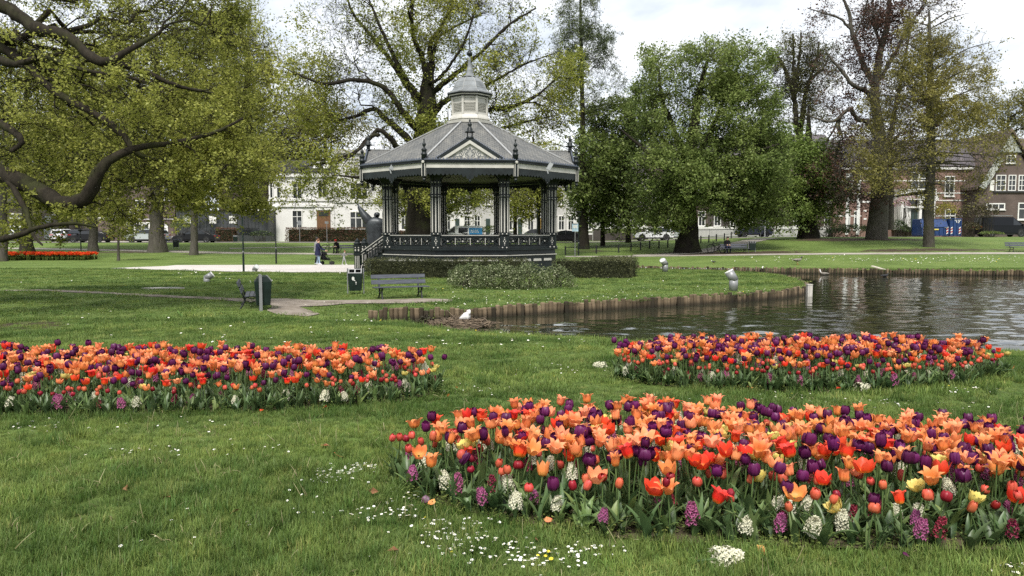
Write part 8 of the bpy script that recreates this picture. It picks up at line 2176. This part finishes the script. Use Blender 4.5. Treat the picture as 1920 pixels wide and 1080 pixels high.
def skeleton(h=1.7, lean=0.0, hands=((.25, -.1), (.25, .1)), feet=((.12, -.09), (-.1, .09)), sit=False, armz=None, girth=1.0, head=(0, 0)):
    """figure facing +X; measures are fractions scaled by the height"""
    k = h / 1.7; g = girth; J = {}; hip = .92 if not sit else .50
    ox = 0.0; sx = math.sin(lean); cz = math.cos(lean)
    def up(x, y, z): return (ox + x * cz + z * sx, y, hip + z * cz - x * sx)
    J['pelvis'] = (*up(0, 0, 0), (.15 * g, .12 * g)); J['waist'] = (*up(0, 0, .18), (.135 * g, .10 * g)); J['chest'] = (*up(.01, 0, .38), (.155 * g, .11 * g)); J['neck'] = (*up(.02, 0, .55), .055); nx, _, nz = up(.03, 0, .60)
    J['jaw'] = (nx + .02 + head[0] * .5, 0, nz + .03 + head[1] * .5, (.066, .07)); J['crown'] = (nx + .025 + head[0], 0, nz + .15 + head[1], (.078, .085)); J['top'] = (nx + .015 + head[0], 0, nz + .20 + head[1], (.05, .055))
    J['nose'] = (nx + .112 + head[0], 0, nz + .075 + head[1], .012)
    E = [('pelvis', 'waist'), ('waist', 'chest'), ('chest', 'neck'), ('neck', 'jaw'), ('jaw', 'crown'), ('crown', 'top'), ('jaw', 'nose')]
    for i, s in enumerate((-1, 1)):
        S = 'lr'[i]; shx, _, shz = up(.0, 0, .48); J['sh' + S] = (shx, s * .175 * g, shz, .06 * g); hx, hz_ = hands[i][0], (armz[i] if armz else .85); hy = s * (hands[i][2] if len(hands[i]) > 2 else .2)
        mx, mz = (shx + hx) / 2 - .06, (shz + hz_) / 2 - .08; J['el' + S] = (mx, s * .235, mz, .046 * g); J['wr' + S] = (hx, hy, hz_, .03); d = (Vector((hx, hy, hz_)) - Vector((mx, s * .235, mz))).normalized()
        J['pm' + S] = (hx + d.x * .055, hy, hz_ + d.z * .055, (.036, .018)); E += [('chest', 'sh' + S), ('sh' + S, 'el' + S), ('el' + S, 'wr' + S), ('wr' + S, 'pm' + S)]
        for q in range(4):
            o_ = (q - 1.5) * .019; ln = (.06, .07, .066, .052)[q]; n1, n2 = 'f%d%s' % (q, S), 'g%d%s' % (q, S); J[n1] = (hx + d.x * (.075 + ln * .5), hy + o_ * 1.2, hz_ + d.z * (.075 + ln * .5) - .004, .009); J[n2] = (hx + d.x * (.075 + ln) - .006, hy + o_ * 1.2, hz_ + d.z * (.075 + ln) - .022, .008); E += [('pm' + S, n1), (n1, n2)]
        J['th' + S] = (hx + d.x * .05 + .02, hy - s * .045, hz_ + d.z * .05 + .01, .010); E += [('wr' + S, 'th' + S)]
        fx = feet[i][0]
        if sit: J['hp' + S] = (.06, s * .10, hip - .02, .09 * g); J['kn' + S] = (.46, s * .13, hip + .0, .07); J['an' + S] = (.46 + fx, s * .13, .09, .045)
        else: J['hp' + S] = (.0, s * .09, hip - .08, .095 * g); J['kn' + S] = (fx * .6 + .03, s * .095, .49, .066); J['an' + S] = (fx, s * .095, .09, .045)
        ax = J['an' + S][0]; J['to' + S] = (ax + .17, s * .10, .035, (.045, .032)); J['he' + S] = (ax - .05, s * .10, .04, .04); E += [('pelvis', 'hp' + S), ('hp' + S, 'kn' + S), ('kn' + S, 'an' + S), ('an' + S, 'to' + S), ('an' + S, 'he' + S)]
    for n in J:
        x, y, z, r_ = J[n]; J[n] = (x * k, y * k, z * k, tuple(q * k for q in r_) if hasattr(r_, '__len__') else r_ * k)
    return J, E
M_SKIN = mat('skin', (.50, .30, .21), .55, var=.05); M_HAIR1 = mat('auburn_hair', (.13, .055, .025), .6, var=.2, scale=30); M_HAIR2 = mat('dark_hair', (.02, .015, .012), .6); M_EYE = mat('eye_dark', (.02, .015, .012), .3)
def fabric(n, c): return mat(n, c, .85, var=.12, scale=14, bump=.15, bscale=80, spec=.1)
def person(label, loc, rz, skel, top, trousers, shoes, hair, hairs=1.0, coat=None, hood=None):
    J, E = skel; t = thing('person', label, 'person', loc, rz)
    def reg(c, bone, tt):
        a, b = bone
        if b in ('jaw', 'crown', 'top', 'nose') or a in ('jaw', 'crown'): return 0
        if a.startswith('wr') or a.startswith('pm') or a[0] in 'fg' and a[1].isdigit(): return 0
        if a.startswith('an'): return 3
        if a.startswith('hp') or a.startswith('kn') or (a == 'pelvis' and b.startswith('hp')): return 2
        return 1
    body = mesh_obj('body', skin_mesh('body', J, E, reg, [M_SKIN, top, trousers, shoes]), t)
    cx_, _, cz_, cr = J['crown']; r_ = J['crown'][3][1]; mb = MB().mat(hair, True)
    mb.ball((cx_ - r_ * .28, 0, cz_ + r_ * .12), r_ * 1.18, 12, 8, (1.0, 1.0, 1.02)); mb.ball((cx_ - r_ * .75, 0, cz_ - r_ * .7), r_ * .75 * hairs, 10, 6, (.8, 1.1, 1.1))
    if hairs > 1.2: mb.ball((cx_ - r_ * 1.1, 0, cz_ + r_ * .9), r_ * .5, 8, 6)
    mb.build('hair', t)
    mb = MB().mat(M_EYE); jx, jz = J['jaw'][0], J['crown'][2] - (J['crown'][2] - J['jaw'][2]) * .25
    for s in (-1, 1): mb.ball((cx_ + r_ * .93, s * r_ * .42, jz), r_ * .13, 6, 4)
    mb.build('eyes', t)
    if coat:
        m, z0, flare = coat; mb = MB().mat(m, True); k = J['chest'][2] / 1.3
        px_, pz = J['pelvis'][0], J['pelvis'][2]; ch = J['chest']; nk = J['neck']
        rings = []
        for (x, z, wx_, wy_) in ((px_ + .0, z0, .19 * flare, .235 * flare), (px_, (z0 + pz) / 2, .18 * flare, .225 * flare), (px_, pz, .165, .205), (J['waist'][0], J['waist'][2], .15, .19), (ch[0], ch[2], .155, .215), (ch[0], ch[2] + .09, .14, .20), (nk[0] - .01, nk[2] - .03, .08, .09), (nk[0] - .01, nk[2] + .02, .075, .08)):
            rings.append([(x + wx_ * k * math.cos(a), wy_ * k * math.sin(a), z) for a in np.linspace(0, 2 * PI, 16, endpoint=False)])
        mb.loft(rings, cap=False); mb.build('coat', t)
    if hood: mb = MB().mat(hood, True); mb.ball((cx_ - r_ * .25, 0, cz_ + r_ * .15), r_ * 1.3, 12, 8, (1, 1, .95)); mb.build('cap', t)
    return t
f_navy = fabric('navy_wool', (.020, .022, .050)); f_jean = fabric('pale_denim', (.26, .34, .44)); f_white = fabric('white_trainers', (.68, .68, .66)); f_black = fabric('black_cloth', (.012, .012, .014)); f_grey = fabric('grey_cloth', (.20, .20, .195)); f_lgrey = fabric('light_grey_cloth', (.34, .34, .34)); f_red = fabric('red_cloth', (.30, .025, .025))
p = G(596, 497); person('person in long navy coat and pale jeans pushing the black pushchair', p + Vector((.03, -.1, 0)), 0, skeleton(1.62, .06, ((.52, 0, .16), (.52, 0, .16)), ((.14, 0), (-.08, 0)), armz=(.98, .98)), f_navy, f_jean, f_white, M_HAIR1, 1.0, (f_navy, .62, 1.08))
p = G(590.5, 497); person('person with dark bun, grey jacket and black trousers walking behind the navy coat', p + Vector((-.02, .55, 0)), 0, skeleton(1.72, .02, ((.2, 0, .22), (.1, 0, .22)), ((.18, 0), (-.12, 0))), f_grey, f_black, f_white, M_HAIR2, 1.3, (f_grey, .86, 1.0))
p = G(645, 497); person('small child in grey top and pale trousers running towards the bandstand', p, .25, skeleton(.92, .12, ((.32, 0, .30), (-.28, 0, .28)), ((.24, 0), (-.2, 0)), armz=(1.12, 1.05), girth=1.2), f_grey, f_lgrey, f_white, M_HAIR1, .9)
p = G(634, 475); person('person in dark clothes and red cap bent forward on the bench across the lawn', p + Vector((0, .05, -.02)), -PI / 2 - .35, skeleton(1.75, .5, ((.42, 0, .1), (.42, 0, .1)), ((.02, 0), (-.04, 0)), sit=True, armz=(.62, .62), head=(.06, -.06)), f_black, f_black, f_black, M_HAIR2, .8, None, f_red)
p = G(1361, 474.5); person('person in black sitting hunched on the shaded bench beside the bicycle', p + Vector((0, .0, -.02)), -PI / 2 + .2, skeleton(1.8, .3, ((.36, 0, .1), (.36, 0, .1)), ((.02, 0), (-.04, 0)), sit=True, armz=(.66, .66), girth=1.15, head=(.03, -.03)), f_black, fabric('dark_blue_jeans', (.018, .02, .04)), f_black, M_HAIR2, .8)
# pushchair
p = G(612, 496.5); t = thing('pushchair', 'black pushchair with a pale grey bag hung from its handle', 'pushchair', p)
mb = MB().mat(M_BLACK)
for s in (-.24, .24):
    mb.tube([(-.52, s, 1.0), (-.42, s, 1.02), (.0, s, .55), (.36, s, .14)], .016, 6); mb.tube([(-.30, s, .12), (.05, s, .60)], .014, 6)
mb.tube([(-.52, -.24, 1.0), (-.52, .24, 1.0)], .018, 6); mb.build('frame', t)
mb = MB().mat(f_black, True); mb.loft([[(-.32, s, .34), (.16, s, .30), (.22, s, .36), (-.02, s, .46), (-.18, s, .74), (-.26, s, .72)] for s in (-.2, .2)]); mb.build('seat', t)
mb = MB().mat(f_black, True); mb.loft([[(-.20 + .26 * math.cos(a) * k, s, .62 + .22 * math.sin(a) * k) for a in np.linspace(.1, 2.9, 8)] for s, k in ((-.22, .9), (-.1, 1), (.1, 1), (.22, .9))]); mb.build('canopy', t)
for x in (-.30, .36):
    for s in (-.24, .24):
        mb = MB().mat(M_TYRE); mb.lathe([(.03, -.02), (.115, -.02), (.12, 0), (.115, .02), (.03, .02)], 14, M=Matrix.Translation((x, s, .12)) @ Matrix.Rotation(PI / 2, 4, 'X')); mb.build('wheel', t)
bg = thing('bag', 'pale grey carrier bag hanging from the pushchair handle', 'bag', p + Vector((-.42, -.28, .52))); mb = MB().mat(f_lgrey, True); mb.loft([[(-.16, -.05, 0), (.16, -.05, .02), (.16, .05, .02), (-.16, .05, 0)], [(-.2, -.08, .2), (.19, -.08, .2), (.19, .08, .2), (-.2, .08, .2)], [(-.15, -.02, .42), (.14, -.02, .42), (.14, .02, .42), (-.15, .02, .42)]]); mb.build('pouch', bg); mb = MB().mat(f_lgrey); mb.tube([(-.08, 0, .42), (-.02, 0, .52), (.06, 0, .42)], .01, 5); mb.build('strap', bg)

# ------------------------------------------------------------------ statue
M_BRZ = mat('dark_bronze', (.024, .027, .030), .42, metal=.35, var=.3, scale=4, dirt=.4, dirtcol=(.075, .09, .09), bump=.3, bscale=6)
sdp = 47.0; sx_ = W(704, 440, sdp).x; t = thing('statue', 'dark bronze robed statue stretching one arm skyward left of the bandstand', 'statue', (sx_, sdp, 0))
k = sdp / FOC; zc = lambda py: CAM_H + (438 - py) * k - 0.0
mb = MB().mat(mat('dark_stone', (.035, .036, .036), .7, var=.2)); mb.box((0, 0, .55), (1.1, 1.1, 1.1)); mb.box((0, 0, 1.14), (1.25, 1.25, .1)); mb.box((0, 0, .1), (1.35, 1.35, .2)); mb.build('plinth', t)
zt = zc(415); zb = 1.19
mb = MB().mat(M_BRZ, True)
R_ = [(zb, .58, .40), (zb + .25, .55, .38), (zc(438), .58, .38), (zc(428), .62, .38), (zc(421), .64, .38), (zc(415), .62, .36), (zc(411), .46, .28), (zc(408.5), .24, .19), (zc(407), .12, .12)]
mb.loft([[(w * math.cos(a) * (1 + .05 * math.sin(7 * a)), d_ * math.sin(a) * (1 + .08 * math.sin(5 * a)), z) for a in np.linspace(0, 2 * PI, 22, endpoint=False)] for z, w, d_ in R_]); mb.build('robe', t)
J = {'a': (-.26, 0, zc(421), .42), 'b': (-.62, 0, zc(407), .30), 'c': (-.95, 0, zc(392), .16), 'wr': (-1.02, 0, zc(387), .06), 'd': (-1.10, 0, zc(384), (.055, .03))}; E = [('a', 'b'), ('b', 'c'), ('c', 'wr'), ('wr', 'd')]
for q in range(4): J['f%d' % q] = (-1.17, (q - 1.5) * .03, zc(381.5), .014); J['g%d' % q] = (-1.22, (q - 1.5) * .036, zc(380 + (q == 3)), .011); E += [('d', 'f%d' % q), ('f%d' % q, 'g%d' % q)]
J['th'] = (-1.06, -.08, zc(382.5), .014); E += [('wr', 'th')]
mesh_obj('arm', skin_mesh('arm', J, E, lambda *a: 0, [M_BRZ]), t)
J = {'a': (.40, .0, zc(417), .17), 'b': (.56, -.02, zc(426), .15), 'c': (.60, -.2, zc(436), .12), 'd': (.50, -.3, zc(440), .07)}; mesh_obj('arm', skin_mesh('arm', J, [('a', 'b'), ('b', 'c'), ('c', 'd')], lambda *a: 0, [M_BRZ]), t)
J = {'n': (.10, 0, zc(410), .13), 'j': (.12, -.04, zc(406), (.21, .22)), 'c': (.12, .0, zc(401.5), (.23, .24)), 't': (.12, .0, zc(398), .14), 'nose': (.09, -.19, zc(405), .025)}; mesh_obj('head', skin_mesh('head', J, [('n', 'j'), ('j', 'c'), ('c', 't'), ('j', 'nose')], lambda *a: 0, [M_BRZ]), t)
